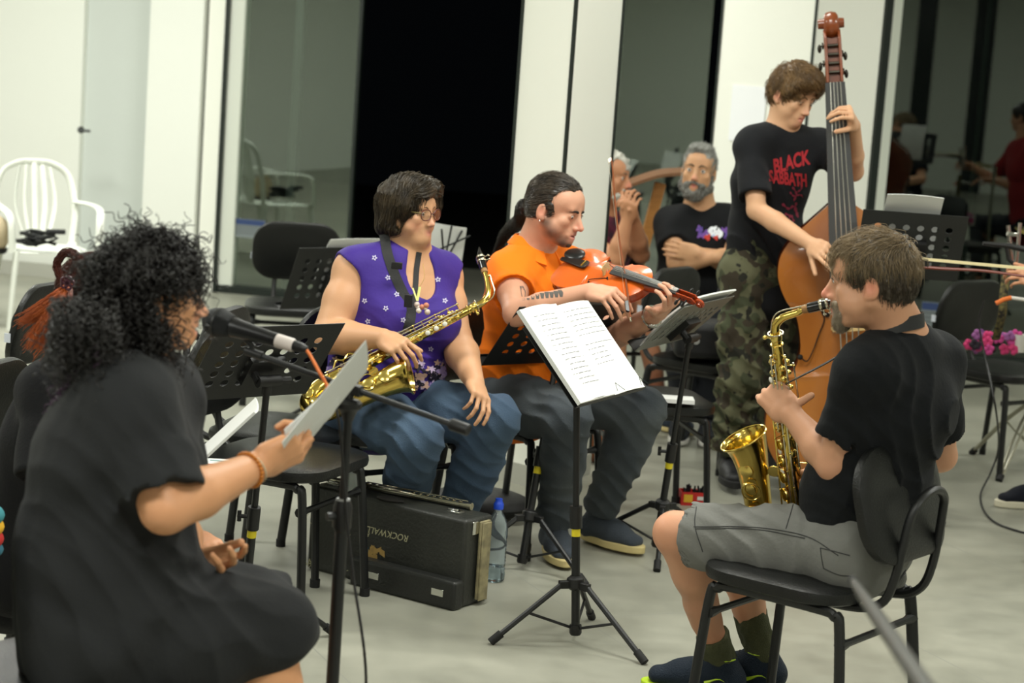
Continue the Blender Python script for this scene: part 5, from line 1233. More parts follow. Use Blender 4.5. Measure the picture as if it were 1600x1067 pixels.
def make_bow(frog, tip, side, label, hair_col=(226, 216, 190), stick=(120, 62, 30), L_=0.74, name='violin_bow', r=0.0032, drop=0.018):
    d = nrm(tip-frog); n = nrm(side-d*np.dot(side, d)); t = thing(name, label, 'bow', frog)
    pts = bez([frog-d*0.02, frog+d*0.2*L_-n*0.0, frog+d*0.55*L_+n*0.006, frog+d*0.9*L_, frog+d*L_-n*0.0], 8)
    build(MB().tube(pts, np.linspace(r*1.25, r*0.8, len(pts)), 8), 'bow_stick', mat('bow_wood_%d' % stick[0], stick, 0.3), t)
    build(MB().prism([(0.0, 0), (0.045, 0), (0.042, drop), (0.006, drop)], 0.010, frog+d*0.0-np.cross(d, n)*0.005, d, n, np.cross(d, n)), 'frog', mat('ebony'), t, bevel=0.001)
    build(MB().prism([(0.0, 0), (0.014, 0), (0.006, drop), (-0.012, drop*0.9)], 0.008, frog+d*(L_-0.012)-np.cross(d, n)*0.004, d, n, np.cross(d, n)), 'bow_tip', mat('bone_white', (226, 222, 206), 0.4), t, bevel=0.0008)
    build(MB().box(frog+d*L_*0.51+n*(drop-0.002), (L_*0.95, 0.010, 0.0012 if r < 0.004 else 0.010), d, np.cross(d, n)), 'bow_hair', mat('bow_hair_%d' % hair_col[0], hair_col, 0.6), t)
    build(MB().tube([frog-d*0.02, frog-d*0.034], r*1.5, 8), 'end_screw', mat('silver_plate'), t)
    return t
bf, bt = at(984, 488, 6.42), at(955, 247, 6.85)
make_bow(bf, bt, V(-1, 0, -0.1), 'thin violin bow held upright across the orange violin', L_=np.linalg.norm(bt-bf)*1.0, drop=0.012, r=0.0028)
# double bass
BW = mat('amber_bass_varnish', (176, 110, 42), 0.28, coat=0.4, mottle=0.9, mscale=1.6, mcol=(112, 54, 22), stretch=(1, 1, 0.7)); BW2 = mat('bass_back_wood', (128, 62, 26), 0.3, coat=0.4, mottle=0.5, mscale=12, mcol=(90, 40, 18))
bt_, bb_ = at(1304, 130, 7.72), at(1326, 560, 7.66)
bY = nrm(bt_-bb_); bZ = V(-0.10, -1, 0.05); bZ = nrm(bZ-bY*np.dot(bZ, bY)); bX = np.cross(bY, bZ)
bo = at(1336, 752, 7.70)
BASS, bG, bS = fiddle('double_bass', bo, bX, bY, bZ, 1.08, 0.50, 0.36, 0.66, 0.19, 0.045, 0.44, 0.84, BW, BW2, 'large amber double bass with dark fingerboard played standing by the young man', 'double bass', scale_detail=2.5, sloped=True, strings_r=0.0021, scroll_s=0.92, machines=True)
build(MB().tube([bG(0, 0.01, -0.09), bG(0, 0.0, -0.09)-bY*max(0.0, (bG(0, 0, -0.09)[2]-0.005)/bY[2])], 0.006, 8), 'endpin', CHR, BASS)
make_bow(at(1432, 416, 7.30), at(1583, 430, 7.18), V(0, 0, 1), 'pale double bass bow resting on the stand above the right black chair', L_=0.42, name='bass_bow', r=0.005, drop=0.030, stick=(110, 44, 26), hair_col=(220, 206, 160))
# ================================================================ people
HM = {}
def hairmat(name, col, rough=0.42, mcol=None, mottle=0.5):
    return mat(name, col, rough, bump=0.0, mottle=mottle, mscale=25, mcol=mcol, spec=0.5)
def hair_cap(o, Rm, s, prims_extra=(), face_cut=(0.0, 0.098, -0.045), face_r=(0.070, 0.062, 0.083), g=0.008, low=-0.07, ear_cut=True):
    W = lambda x, y, z: o+Rm@(V(x, y, z)*s)
    P = [ell(W(0, -0.012, 0.035), V(0.073+g, 0.096+g, 0.080+g)*s, Rm, 0.015), ell(W(0, -0.036, -0.010), V(0.064+g, 0.067+g, 0.070)*s, Rm, 0.02), ell(W(0, 0.04, 0.045), V(0.060+g*0.8, 0.046+g, 0.048+g)*s, Rm, 0.015)]
    P += list(prims_extra)
    P.append(ell(W(*face_cut), V(*face_r)*s, Rm, 0.008, -1))
    if ear_cut:
        for q in (-1, 1): P.append(ell(W(q*0.08, -0.002, -0.030), V(0.024, 0.022, 0.036)*s, Rm, 0.006, -1))
    P.append(half(W(0, -0.03, low), -Rm[:, 2], 0.01, W(0, 0, low), 0.3))
    return P
# ---------------------------------------------------------------- saxophonist seen from behind, black tee, grey shorts
def person_sax():
    J = skeleton(dict(pel=(1340, 848, 5.03), waist=(1358, 755, 5.02), chest=(1400, 640, 4.99), neck=(1405, 520, 4.97), head=(1362, 437, 4.93), sl=(1355, 584, 4.87), sr=(1458, 570, 5.11),
        el=(1303, 726, 4.92), wl=(1237, 648, 5.02), er=(1470, 712, 5.26), wr=(1300, 745, 5.22), hl=(1328, 862, 4.95), hr=(1352, 850, 5.11), kl=(1055, 833, 5.20), kr=(1140, 850, 5.40),
        al=(1128, 992, 5.36), ar=(1193, 985, 5.42), tl=(1035, 1040, 5.44), tr=(1120, 1040, 5.46)))
    J['al'][2] = 0.105; J['ar'][2] = 0.11; t_ = V(-0.96, 0.25, 0)
    for s_ in 'lr': J['t'+s_] = J['a'+s_]+t_*0.16-V(0, 0, 0.05)
    t = thing('person', 'seated man from behind in black tee and grey shorts playing a brass saxophone', 'person', (J['pel'][0], J['pel'][1], 0))
    b = body_prims(J, 1.03, 1.0, 1.0, belly=0.02, sh_r=0.054)
    o, Rm = head_frame(J['head'], (-0.93, 0.30, -0.10), (0.05, 0.0, 1)); s = 0.98
    b += head_prims(o, Rm, s, jaw=1.05, nose=1.35, cheek=1.0, fat=0.004); W = lambda x, y, z: o+Rm@(V(x, y, z)*s)
    b += [cone(W(0, -0.03, -0.04), lerp(J['neck'], o, 0.1), 0.056, 0.062, 0.03)]
    hd = at(1203, 612, 5.07)-J['wl']
    b += hand_prims(J['wl'], hd, (-0.1, 0.95, 0.1), -1 if False else 1, curls=[(55, 60, 40), (60, 60, 40), (62, 60, 40), (65, 60, 40)], spread=0.02, thumb=(50, 10, 0), tdir=nrm(at(1252, 603, 5.00)-at(1222, 625, 5.02)), s=1.02)
    b += hand_prims(J['wr'], at(1258, 755, 5.16)-J['wr'], (-0.3, -0.9, 0), 1, curls=[(30, 50, 30)]*4, thumb=(50, 20, 20), s=1.0)
    spots = [(W(0, 0.10, -0.07), 0.03, (176, 96, 84), 0.8), (W(0, 0.115, -0.035), 0.030, (206, 122, 100), 1.0), (W(0.078, -0.01, -0.015), 0.035, (204, 128, 104), 1.0), (W(-0.078, -0.01, -0.015), 0.035, (206, 130, 104), 1.0),
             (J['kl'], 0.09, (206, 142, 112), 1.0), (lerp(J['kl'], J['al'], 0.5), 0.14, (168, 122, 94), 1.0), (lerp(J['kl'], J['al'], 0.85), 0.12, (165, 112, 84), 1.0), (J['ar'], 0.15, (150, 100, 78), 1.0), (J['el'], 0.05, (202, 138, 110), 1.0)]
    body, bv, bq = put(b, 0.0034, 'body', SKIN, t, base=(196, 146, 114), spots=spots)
    eyes(o, Rm, s, t, iris=(90, 100, 105)); brows(o, Rm, s, t, (120, 92, 66))
    # tee
    TEE = cloth('black_tee_cotton', (17, 19, 21), bump=0.25, bscale=90, rough=0.9)
    sp = shirt_prims(J, 1.03, 1.0, belly=0.02, g=0.015, sleeve=0.72, sleeve_r=0.072, hem=0.01, flare=0.0, neck_r=0.066, collar_z=0.022, neck_fw=-0.02, sh_r=0.054)
    cpt = J['chest']
    sp_ = [(J['sl']+V(0.02, -0.02, -0.1), 0.11, (0.6, 0, 0.8), 60, 0.0030), (lerp(J['pel'], J['chest'], 0.35)+V(0, -0.1, 0), 0.15, (0.3, 0, 0.9), 48, 0.0055), (cpt+V(0.06, -0.12, -0.08), 0.22, (1, 0, 0.25), 46, 0.006), (J['pel']+V(-0.05, -0.08, 0.08), 0.1, (0.2, 0, 1), 70, 0.004)]
    sh_o, sv, sq = put(sp, 0.005, 'tee_shirt', TEE, t, disp=wrinkle(1, base=0.0018, spots=sp_))
    # neck strap band round the neck
    nk = J['neck']; up = nrm(o-nk); c0 = nk+up*0.028
    fw = nrm(Rm[:, 1]*V(1, 1, 0)); rt = nrm(np.cross(fw, V(0, 0, 1))); ring = [c0+fw*(0.072*math.cos(a)-0.0)+rt*0.078*math.sin(a)+V(0, 0, -0.018*math.cos(a)+0.0) for a in np.linspace(0.9, 2*np.pi-0.9, 28)]
    band = MB(); bw = 0.017; vs = []; fs = []
    for i, p in enumerate(ring):
        nn = nrm((p-c0)*V(1, 1, 0.0)); vs += [p+nn*0.0-V(0, 0, bw), p+nn*0.002-V(0, 0, bw), p+nn*0.002*0-nn*0.004+V(0, 0, bw), p-nn*0.006+V(0, 0, bw)]
    for i in range(len(ring)-1):
        a, c = 4*i, 4*i+4
        for k in range(4): fs.append((a+k, a+(k+1) % 4, c+(k+1) % 4, c+k))
    st = thing('neck_strap', 'black saxophone neck strap round the neck of the man in grey shorts', 'strap', c0)
    mesh_obj('strap_band', vs, fs, mat('strap_nylon', (26, 26, 26), 0.6, bump=0.3, bscale=400), st, smooth=60)
    hook = at(1228, 600, 5.03)
    for q, p in ((0, ring[0]), (1, ring[-1])): build(MB().tube(bez([p, lerp(p, hook, 0.4)-V(0, 0, 0.015), hook], 6), 0.005, 6, flat=0.4), 'strap_cord', PLA, st)
    # shorts
    SHT = cloth('grey_cotton_twill', (112, 112, 108), bump=0.3, bscale=120, mottle=0.25, mcol=(94, 94, 90), mscale=9)
    tp = trouser_prims(J, 1.02, 1.0, g=0.012, shorts=0.90)
    wr = wrinkle(3, base=0.0016, spots=[(lerp(J['hl'], J['kl'], 0.5), 0.13, (0.75, 0, 0.6), 52, 0.005), (lerp(J['hl'], J['kl'], 0.15), 0.12, (0.9, 0, -0.3), 60, 0.0055), (lerp(J['hl'], J['kl'], 0.8), 0.10, (0.2, 0, 1), 60, 0.003)])
    so, tv, tq = put(tp, 0.0048, 'shorts', SHT, t, disp=wr)
    bvh = BVHTree.FromPolygons(tv.tolist(), tq.tolist())
    ST = mat('dark_stitching', (50, 50, 50), 0.8)
    def seam(pts, name='seam', r=0.0013, par=so, m=ST, tree=bvh):
        out = []
        for p in bez(pts, 12):
            d = nrm(p-np.array([0, 0, EYE])); h = tree.ray_cast(Vector((0, 0, EYE)), Vector(d))
            if h[0] is not None: out.append(np.array(h[0])+np.array(h[1])*0.0006)
        if len(out) > 3: build(MB().tube(out, r, 5), name, m, par)
    seam([at(1084, 823, 5.1), at(1180, 824, 5.1), at(1260, 838, 5.0), at(1310, 868, 5.0)]); seam([at(1086, 826, 5.1), at(1180, 827, 5.1), at(1258, 841, 5.0)])
    seam([at(1088, 792, 5.1), at(1086, 822, 5.1), at(1098, 862, 5.1)]); seam([at(1282, 856, 5), at(1284, 872, 5), at(1287, 888, 5)]); seam([at(1287, 888, 5), at(1310, 898, 5), at(1330, 900, 5)]); seam([at(1282, 856, 5), at(1306, 862, 5), at(1328, 868, 5)])
    seam([at(1244, 770, 5), at(1236, 800, 5), at(1228, 826, 5)])
    # hair
    HC = hairmat('light_brown_hair', (142, 122, 92), mcol=(88, 74, 54), mottle=0.6); HD = hairmat('dark_brown_grey_hair', (58, 48, 36), mcol=(100, 92, 78), mottle=0.35)
    hp = hair_cap(o, Rm, s, g=0.008, face_cut=(0, 0.105, -0.052), face_r=(0.075, 0.070, 0.098), low=-0.082, prims_extra=[ell(o+Rm@(V(q_*0.062, 0.088, 0.030)*s), V(0.026, 0.040, 0.046)*s, Rm, 0.008, -1) for q_ in (-1, 1)])
    ho, hv, hq = put(hp, 0.0035, 'hair', HD, t, disp=wrinkle(8, base=0.002, fr=60))
    crown = W(0.0, -0.06, 0.11); F_, U_, R_ = Rm[:, 1], Rm[:, 2], Rm[:, 0]
    def flow(P, L):
        q = P-crown; q = q/np.maximum(1e-6, np.linalg.norm(q, axis=1))[:, None]; lz = (P-o)@U_; top = np.clip((lz-0.05*s)/0.04, 0, 1)[:, None]
        return q*0.8+top*(F_*0.9-R_*0.3)+(1-top)*(-U_*0.9-F_*0.25)
    rp, rn = sample_surf(hv, hq, 5200, 1); lz = (rp-o)@U_
    top = lz > 0.035*s
    v_, f_ = strands(hp, rp[top], rn[top], flow, rng.uniform(0.03, 0.055, top.sum()), 0.006, 0.006, 0.0007, seed=1, jitter=0.25, free=0.12, wave=0.0015, wfreq=120); mesh_obj('hair_top_strands', v_, f_, HC, ho, smooth=None)
    v_, f_ = strands(hp, rp[~top], rn[~top], flow, rng.uniform(0.02, 0.04, (~top).sum()), 0.005, 0.003, 0.0007, seed=2, jitter=0.12); mesh_obj('hair_side_strands', v_, f_, HD, ho, smooth=None)
    # beard
    GB = hairmat('grey_beard', (160, 146, 124), mcol=(110, 94, 76), mottle=0.5)
    bp = [ell(W(0, 0.070, -0.104), V(0.022, 0.018, 0.020)*s, Rm, 0.012), cone(W(-0.028, 0.070, -0.085), W(-0.01, 0.080, -0.108), 0.012*s, k=0.012), cone(W(0.028, 0.070, -0.085), W(0.01, 0.080, -0.108), 0.012*s, k=0.012),
          cone(W(-0.018, 0.089, -0.057), W(0.018, 0.089, -0.057), 0.0070*s, k=0.006), cone(W(-0.025, 0.080, -0.060), W(-0.020, 0.074, -0.10), 0.008*s, k=0.012), cone(W(0.025, 0.080, -0.060), W(0.020, 0.074, -0.10), 0.008*s, k=0.012), ell(W(0, 0.10, -0.0705), V(0.02, 0.02, 0.006)*s, Rm, 0.003, -1)]
    bo, v2, q2 = put(bp, 0.003, 'beard', GB, t)
    rp, rn = sample_surf(v2, q2, 1100, 3); v_, f_ = strands(bp, rp, rn, lambda P, L: np.tile(-U_+F_*0.25, (len(P), 1)), 0.030, 0.005, 0.003, 0.0006, seed=4, jitter=0.3, free=0.5); mesh_obj('beard_strands', v_, f_, GB, bo, smooth=None)
    # socks and shoes
    SOCK = cloth('olive_sock', (74, 76, 52), bump=0.9, bscale=300, mottle=0.4, mcol=(58, 62, 42), mscale=60)
    for s_ in 'lr':
        A, K = J['a'+s_], J['k'+s_]; u = nrm(K-A)
        so_, v_, q_ = put([cyl(A-u*0.02, A+u*(0.125 if s_ == 'r' else 0.085), 0.041, 0.047, 0.01), cone(A, A-u*0.02, 0.042, k=0.01)], 0.004, 'sock', SOCK, t, disp=wrinkle(5, base=0.0012, fr=40))
        NV = cloth('navy_trainer_mesh', (24, 34, 46), bump=0.8, bscale=300, rough=0.6); LIME = mat('lime_green_rubber', (178, 208, 40), 0.5)
        sh_ = shoe(J, s_, t, NV, LIME, s=1.08, laces=mat('black_lace', (22, 22, 24), 0.8), sole_h=0.018)
        d = nrm((J['t'+s_]-A)*V(1, 1, 0)); sd = V(-d[1], d[0], 0); g_ = V(A[0], A[1], 0)
        mid = [(x, 0.0) for x in (0,)]
        for q in (-1, 1):
            build(MB().tube(bez([g_+d*-0.045+sd*q*0.030+V(0, 0, 0.035), g_+d*-0.01+sd*q*0.037+V(0, 0, 0.060), g_+d*0.03+sd*q*0.041+V(0, 0, 0.045)], 4), 0.012, 6, flat=0.5), 'lime_panel', LIME, sh_)
        build(MB().torus(A+V(0, 0, 0.005), (0, 0, 1), 0.043, 0.0035, 24, 6), 'lime_collar', LIME, sh_)
    return t, J, o, Rm, s
PS = person_sax()
# ---------------------------------------------------------------- woman with glasses, sleeveless purple top
def decal_on(tree, mesh, name, m, par, off=0.0015, view=None, dirn=None):
    """press a flat mesh (verts, faces) on a surface along a direction"""
    vs, fs = mesh; out = []; ok = []
    for p in vs:
        d = nrm(dirn) if dirn is not None else nrm(p-view); h = tree.ray_cast(Vector(p-d*0.35), Vector(d), 0.9)
        ok.append(h[0] is not None); out.append(np.array(h[0])+np.array(h[1])*off if h[0] is not None else p)
    f2 = [f for f in fs if all(ok[i] for i in f)]
    f2 = [f for f in f2 if max(np.linalg.norm(out[f[i]]-out[f[i-1]]) for i in range(len(f))) < 0.05]
    if not f2: return None
    used = sorted({i for f in f2 for i in f}); mp = {i: k for k, i in enumerate(used)}
    return mesh_obj(name, [out[i] for i in used], [tuple(mp[i] for i in f) for f in f2], m, par, smooth=60)
def disc(c, X, Y, r, n=5, inner=0.45, rot=0.0):
    """small open star / flower ring"""
    vs = []; fs = []; K = 4*n
    for k in range(K):
        a = 2*math.pi*k/K+rot; q = r*(0.72+0.28*math.cos(n*a-n*rot)); vs += [c+X*q*math.cos(a)+Y*q*math.sin(a), c+X*q*inner*math.cos(a)+Y*q*inner*math.sin(a)]
    for k in range(K): j = (k+1) % K; fs.append((2*k, 2*j, 2*j+1, 2*k+1))
    return vs, fs
def person_glasses():
    J = skeleton(dict(pel=(592, 628, 6.60), waist=(605, 560, 6.58), chest=(628, 480, 6.58), neck=(638, 392, 6.60), head=(641, 328, 6.58), sl=(688, 432, 6.71), sr=(556, 424, 6.53),
        el=(712, 530, 6.62), wl=(742, 598, 6.33), er=(512, 527, 6.42), wr=(598, 528, 6.28), hl=(632, 632, 6.62), hr=(566, 640, 6.50), kl=(772, 655, 6.36), kr=(652, 685, 6.24), al=(705, 790, 6.60), ar=(622, 800, 6.64)))
    J['al'][2] = 0.11; J['ar'][2] = 0.11
    for s_ in 'lr': J['t'+s_] = J['a'+s_]+V(0.5, -0.8, 0)*0.15-V(0, 0, 0.04)
    t = thing('person', 'seated woman with glasses and sleeveless purple top, saxophone across her lap', 'person', (J['pel'][0], J['pel'][1], 0))
    kw = dict(m=1.08, arm=1.28, leg=1.08, belly=0.05, bust=0.04, shw=1.02, sh_r=0.050)
    b = body_prims(J, **kw)
    o, Rm = head_frame(J['head'], (0.80, -0.58, -0.04), (0, 0, 1)); s = 0.87; W = lambda x, y, z: o+Rm@(V(x, y, z)*s)
    b += head_prims(o, Rm, s, jaw=1.1, nose=1.0, cheek=1.08, fat=0.008, lip=0.85)
    b += [cone(W(0, -0.03, -0.04), lerp(J['neck'], o, 0.1), 0.056, 0.066, 0.03), ell(W(0, 0.045, -0.10), V(0.035, 0.04, 0.022)*s, Rm, 0.03)]
    hd = at(638, 548, 6.19)-J['wr']
    b += hand_prims(J['wr'], hd, (0.0, 0.75, -0.65), -1 if np.dot(np.cross(nrm(hd), V(0, 0.75, -0.65)), V(0, 0, 1)) < 0 else 1, curls=[(40, 35, 20), (45, 40, 20), (50, 40, 20), (55, 40, 20)], spread=0.10, thumb=(30, 40, 10), s=0.95)
    hl = at(757, 632, 6.23)-J['wl']
    b += hand_prims(J['wl'], hl, (-0.55, 0.6, -0.3), 1, curls=[(22, 30, 20), (30, 35, 20), (38, 40, 25), (45, 45, 25)], spread=0.05, thumb=(30, 30, 20), s=0.92)
    spots = [(W(0, 0.095, -0.070), 0.022, (186, 118, 104), 0.8), (W(0.045, 0.06, -0.045), 0.034, (214, 148, 122), 1.0), (W(0, 0.11, -0.036), 0.022, (212, 150, 126), 1.0), (J['er'], 0.06, (208, 150, 112), 1.0)]
    body, bv, bq = put(b, 0.0036, 'body', SKIN, t, base=(204, 156, 118), spots=spots)
    eyes(o, Rm, s, t, iris=(84, 60, 40), look=(0.1, 1, 0)); brows(o, Rm, s, t, (92, 72, 54), th=0.0022)
    # glasses: a part of what she wears
    GM = mat('tortoise_red_frame', (104, 50, 42), 0.3, mottle=0.6, mscale=60, mcol=(60, 40, 30)); gl = []
    g = build(MB().tube(bez([W(-0.010, 0.108, 0.000), W(0, 0.112, 0.004), W(0.010, 0.108, 0.000)], 5), 0.0018, 6), 'glasses', GM, t)
    for q in (-1, 1):
        c = W(q*0.0325, 0.103, -0.004); xx = nrm(Rm@V(1, -q*0.18, 0)); zz = Rm[:, 2]; yy = np.cross(zz, xx)
        ring = [c+xx*0.0235*s*math.copysign(abs(math.cos(a))**0.85, math.cos(a))+zz*0.0200*s*math.copysign(abs(math.sin(a))**0.85, math.sin(a)) for a in np.linspace(0, 2*np.pi, 36, endpoint=False)]
        build(MB().tube(ring, 0.0017, 7, closed=True, up=yy), 'glasses_rim', GM, g)
        build(MB().add([p for p in ring], [tuple(range(36))]), 'glasses_lens', mat_glass('spectacle_glass', (0.98, 0.98, 0.98), 1.4, 0.5), g, smooth=None)
        build(MB().tube(bez([c+xx*q*0.0235*s+zz*0.006, W(q*0.070, 0.080, 0.004), W(q*0.080, 0.03, 0.003), W(q*0.081, -0.005, -0.004)], 6), 0.0017, 6, flat=1.4), 'glasses_arm', mat('olive_horn_frame', (120, 110, 60), 0.3, mottle=0.7, mscale=90, mcol=(70, 50, 30)), g)
    # top
    PUR = cloth('purple_blouse_cloth', (62, 42, 128), bump=0.2, bscale=100, rough=0.65)
    kk = dict(kw); kk.pop('leg')
    sp = shirt_prims(J, g=0.012, sleeves=False, hem=0.035, flare=0.012, neck_r=0.062, collar_z=0.0, neck_fw=0.03, **kk)
    sh = nrm(J['sr']-J['sl']); up = nrm(J['neck']-J['pel']); fw = np.cross(up, sh)
    # broad shoulder straps, arm holes and V neck
    for s_, q in (('l', -1), ('r', 1)):
        S = J['s'+s_]; sp.append(ell(S+sh*q*0.055-up*0.055, V(0.062, 0.11, 0.105), np.column_stack([sh, fw, up]), 0.008, -1))
    sp += [ell(J['neck']+fw*0.085-up*0.065, V(0.056, 0.09, 0.095), np.column_stack([sh, fw, up]), 0.01, -1)]
    spots2 = [(lerp(J['pel'], J['chest'], 0.5)+fw*0.1, 0.16, up, 60, 0.005), (J['chest']+fw*0.12+sh*0.05, 0.09, up+sh*0.6, 60, 0.003)]
    so, sv, sq = put(sp, 0.0048, 'sleeveless_top', PUR, t, disp=wrinkle(12, base=0.0015, spots=spots2))
    tree = BVHTree.FromPolygons(sv.tolist(), sq.tolist()); rg = random.Random(5); FL = mat('pale_lilac_print', (196, 190, 214), 0.8); eye_ = V(0, 0, EYE)
    for px, py in ((585, 403), (606, 434), (603, 482), (575, 502), (667, 446), (684, 437), (664, 406), (640, 470), (620, 460), (673, 545), (560, 440), (650, 520), (590, 520), (541, 411), (527, 420), (570, 470), (630, 500), (695, 470), (690, 500)):
        p = at(px, py, 6.45); vs, fs = disc(p, V(1, 0, 0), V(0, 0, 1), 0.0095, rot=rg.uniform(0, 6)); decal_on(tree, (vs, fs), 'printed_flower', FL, so, view=eye_)
    # flowered hem band
    cols = [(120, 98, 168), (196, 176, 206), (214, 176, 156), (34, 28, 44), (40, 34, 60), (160, 140, 190)]
    for k in range(90):
        px, py = rg.uniform(642, 712), rg.uniform(566, 614)
        if rg.random() < 0.25: px, py = rg.uniform(488, 540), rg.uniform(545, 590)
        p = at(px, py, 6.4); c = cols[rg.randrange(6)]; vs, fs = disc(p, V(1, 0, 0), V(0, 0, 1), rg.uniform(0.008, 0.02), n=rg.choice((3, 5, 6)), inner=0.05, rot=rg.uniform(0, 6))
        decal_on(tree, (vs, fs), 'hem_flower', mat('hem_%d_%d' % (c[0], c[2]), c, 0.8), so, view=eye_, off=0.0012+0.00005*k)
    # jeans
    JN = cloth('mid_blue_denim', (76, 95, 116), bump=0.5, bscale=300, mottle=0.5, mcol=(50, 66, 88), mscale=5)
    tp = trouser_prims(J, 1.08, 1.10, g=0.010, cuff=0.062, knee_r=0.075)
    wr = wrinkle(6, base=0.0022, spots=[(lerp(J['hl'], J['kl'], 0.9), 0.12, (0.5, 0, 0.8), 60, 0.007), (lerp(J['hr'], J['kr'], 0.9), 0.12, (0.5, 0, 0.8), 60, 0.007), (lerp(J['kl'], J['al'], 0.4), 0.12, (0.2, 0, 1), 60, 0.005), (lerp(J['hr'], J['kr'], 0.3), 0.12, (0.9, 0, 0.1), 60, 0.004)])
    put(tp, 0.005, 'jeans', JN, t, disp=wr)
    for s_ in 'lr': shoe(J, s_, t, cloth('dark_trainer_cloth', (36, 38, 42)), mat('white_sole', (206, 204, 196), 0.6), s=0.92)
    # hair: thick chin-length bob with side parting
    HB = hairmat('dark_brown_bob_hair', (52, 44, 34), mcol=(30, 24, 18), mottle=0.6, rough=0.4); HB2 = hairmat('brown_bob_strands', (84, 72, 54), mcol=(38, 32, 24), mottle=0.9, rough=0.35)
    R_, F_, U_ = Rm[:, 0], Rm[:, 1], Rm[:, 2]; ex = []
    for q in (-1, 1):
        ex += [flat(W(q*0.066, -0.02, 0.04), W(q*0.074, -0.028, -0.062), F_, (0.058*s, 0.026*s), (0.046*s, 0.024*s), 0.03), cone(W(q*0.045, 0.062, 0.082), W(q*0.080, 0.040, 0.02), 0.022*s, 0.017*s, 0.02), cone(W(q*0.080, 0.040, 0.02), W(q*0.080, 0.018, -0.03), 0.015*s, 0.010*s, 0.02)]
    ex += [flat(W(0, -0.075, 0.02), W(0, -0.078, -0.070), R_, (0.074*s, 0.045*s), (0.066*s, 0.036*s), 0.03), ell(W(-0.01, 0.02, 0.085), V(0.070, 0.075, 0.045)*s, Rm, 0.03)]
    hp = [ell(W(0, -0.012, 0.037), V(0.086, 0.108, 0.090)*s, Rm, 0.015)]+ex+[ell(W(0, 0.125, -0.030), V(0.062, 0.075, 0.098)*s, Rm, 0.012, -1), half(W(0, 0, -0.108), -U_, 0.012, W(0, 0, -0.1), 0.3),
        ell(W(0.092, 0.022, -0.045), V(0.03, 0.024, 0.03)*s, Rm, 0.008, -1)]
    ho, hv, hq = put(hp, 0.0036, 'hair', HB, t, disp=wrinkle(4, base=0.0022, fr=45))
    part = W(-0.025, 0.02, 0.125)
    def flow(P, L):
        q = (P-part)@R_; sd = np.sign(q)[:, None]*R_*0.8; d = P-o; z = (d@U_)[:, None]; return np.where(z > 0.06*s, sd*1.0+F_*0.10-U_*0.2, sd*0.10-U_*1.0-F_*0.10)
    rp, rn = sample_surf(hv, hq, 5200, 11); v_, f_ = strands(hp, rp, rn, flow, rng.uniform(0.05, 0.12, len(rp)), 0.007, 0.0045, 0.0010, seed=12, jitter=0.07, wave=0.001, wfreq=50, free=0.05)
    mesh_obj('hair_strands', v_, f_, HB2, ho, smooth=None)
    # saxophone strap round the neck, lanyard piece and pendant
    st = thing('neck_strap', 'wide black saxophone strap hanging in a V on the purple top', 'strap', J['neck'])
    tb = BVHTree.FromPolygons(np.concatenate([sv, bv]).tolist(), np.concatenate([sq, bq+len(sv)]).tolist())
    def strap(pts, w, name, par, m):
        vs = []; fs = []; pts = bez(pts, 6); q_ = []
        for p in pts:
            d_ = nrm(p-V(0, 0, EYE)); h = tb.ray_cast(Vector((0, 0, EYE)), Vector(d_)); q_.append(np.array(h[0])-d_*0.004 if h[0] is not None and np.linalg.norm(np.array(h[0])-p) < 0.2 else p)
        pts = np.array(q_); pts[1:-1] = (pts[:-2]+pts[1:-1]*2+pts[2:])/4
        for i, p in enumerate(pts):
            T_ = nrm(pts[min(i+1, len(pts)-1)]-pts[max(i-1, 0)]); n_ = nrm(V(0, 0, EYE)-p); x_ = nrm(np.cross(T_, n_)); vs += [p-x_*w, p+x_*w, p+x_*w+n_*0.003, p-x_*w+n_*0.003]
        for i in range(len(pts)-1):
            a, c = 4*i, 4*i+4
            for k in range(4): fs.append((a+k, a+(k+1) % 4, c+(k+1) % 4, c+k))
        mesh_obj(name, vs, fs, m, par, smooth=60)
    NY = mat('strap_nylon')
    nk = J['neck']
    strap([at(600, 366, 6.54), at(606, 398, 6.47), at(618, 432, 6.40), at(632, 462, 6.36), at(642, 480, 6.34), at(641, 500, 6.33), at(636, 520, 6.31)], 0.016, 'strap_left', st, NY)
    strap([at(655, 394, 6.48), at(651, 420, 6.42), at(649, 450, 6.37), at(645, 478, 6.34), at(641, 498, 6.33)], 0.009, 'strap_right', st, NY)
    build(MB().box(at(638, 470, 6.335), (0.026, 0.01, 0.04)), 'strap_slider', PLA, st, bevel=0.002); build(MB().box(at(620, 415, 6.42), (0.035, 0.008, 0.022)), 'strap_slider', PLA, st, bevel=0.002)
    pn = thing('pendant', 'beaded pendant on a pale yellow ribbon V on the purple top', 'pendant', at(656, 480, 6.36))
    p0, p1, p2 = at(645, 450, 6.345), at(652, 470, 6.335), at(656, 448, 6.345)
    build(MB().tube([p0, p1], 0.0045, 6, flat=0.4).tube([p1, p2], 0.0045, 6, flat=0.4), 'ribbon', mat('pale_yellow_ribbon', (224, 226, 140), 0.5), pn)
    build(MB().tube(bez([at(661, 412, 6.42), at(663, 432, 6.37), p2], 5), 0.0018, 5), 'bead_string', mat('bead_ochre', (180, 140, 90), 0.5), pn)
    for k in range(9):
        c = at(rg.uniform(648, 668), rg.uniform(474, 490), 6.335); build(MB().ball(c, rg.uniform(0.006, 0.010), 10, 8), 'bead', mat('bead_%d' % (k % 3), [(206, 188, 178), (190, 120, 96), (224, 216, 206)][k % 3], 0.4), pn)
    return J
PG = person_glasses()
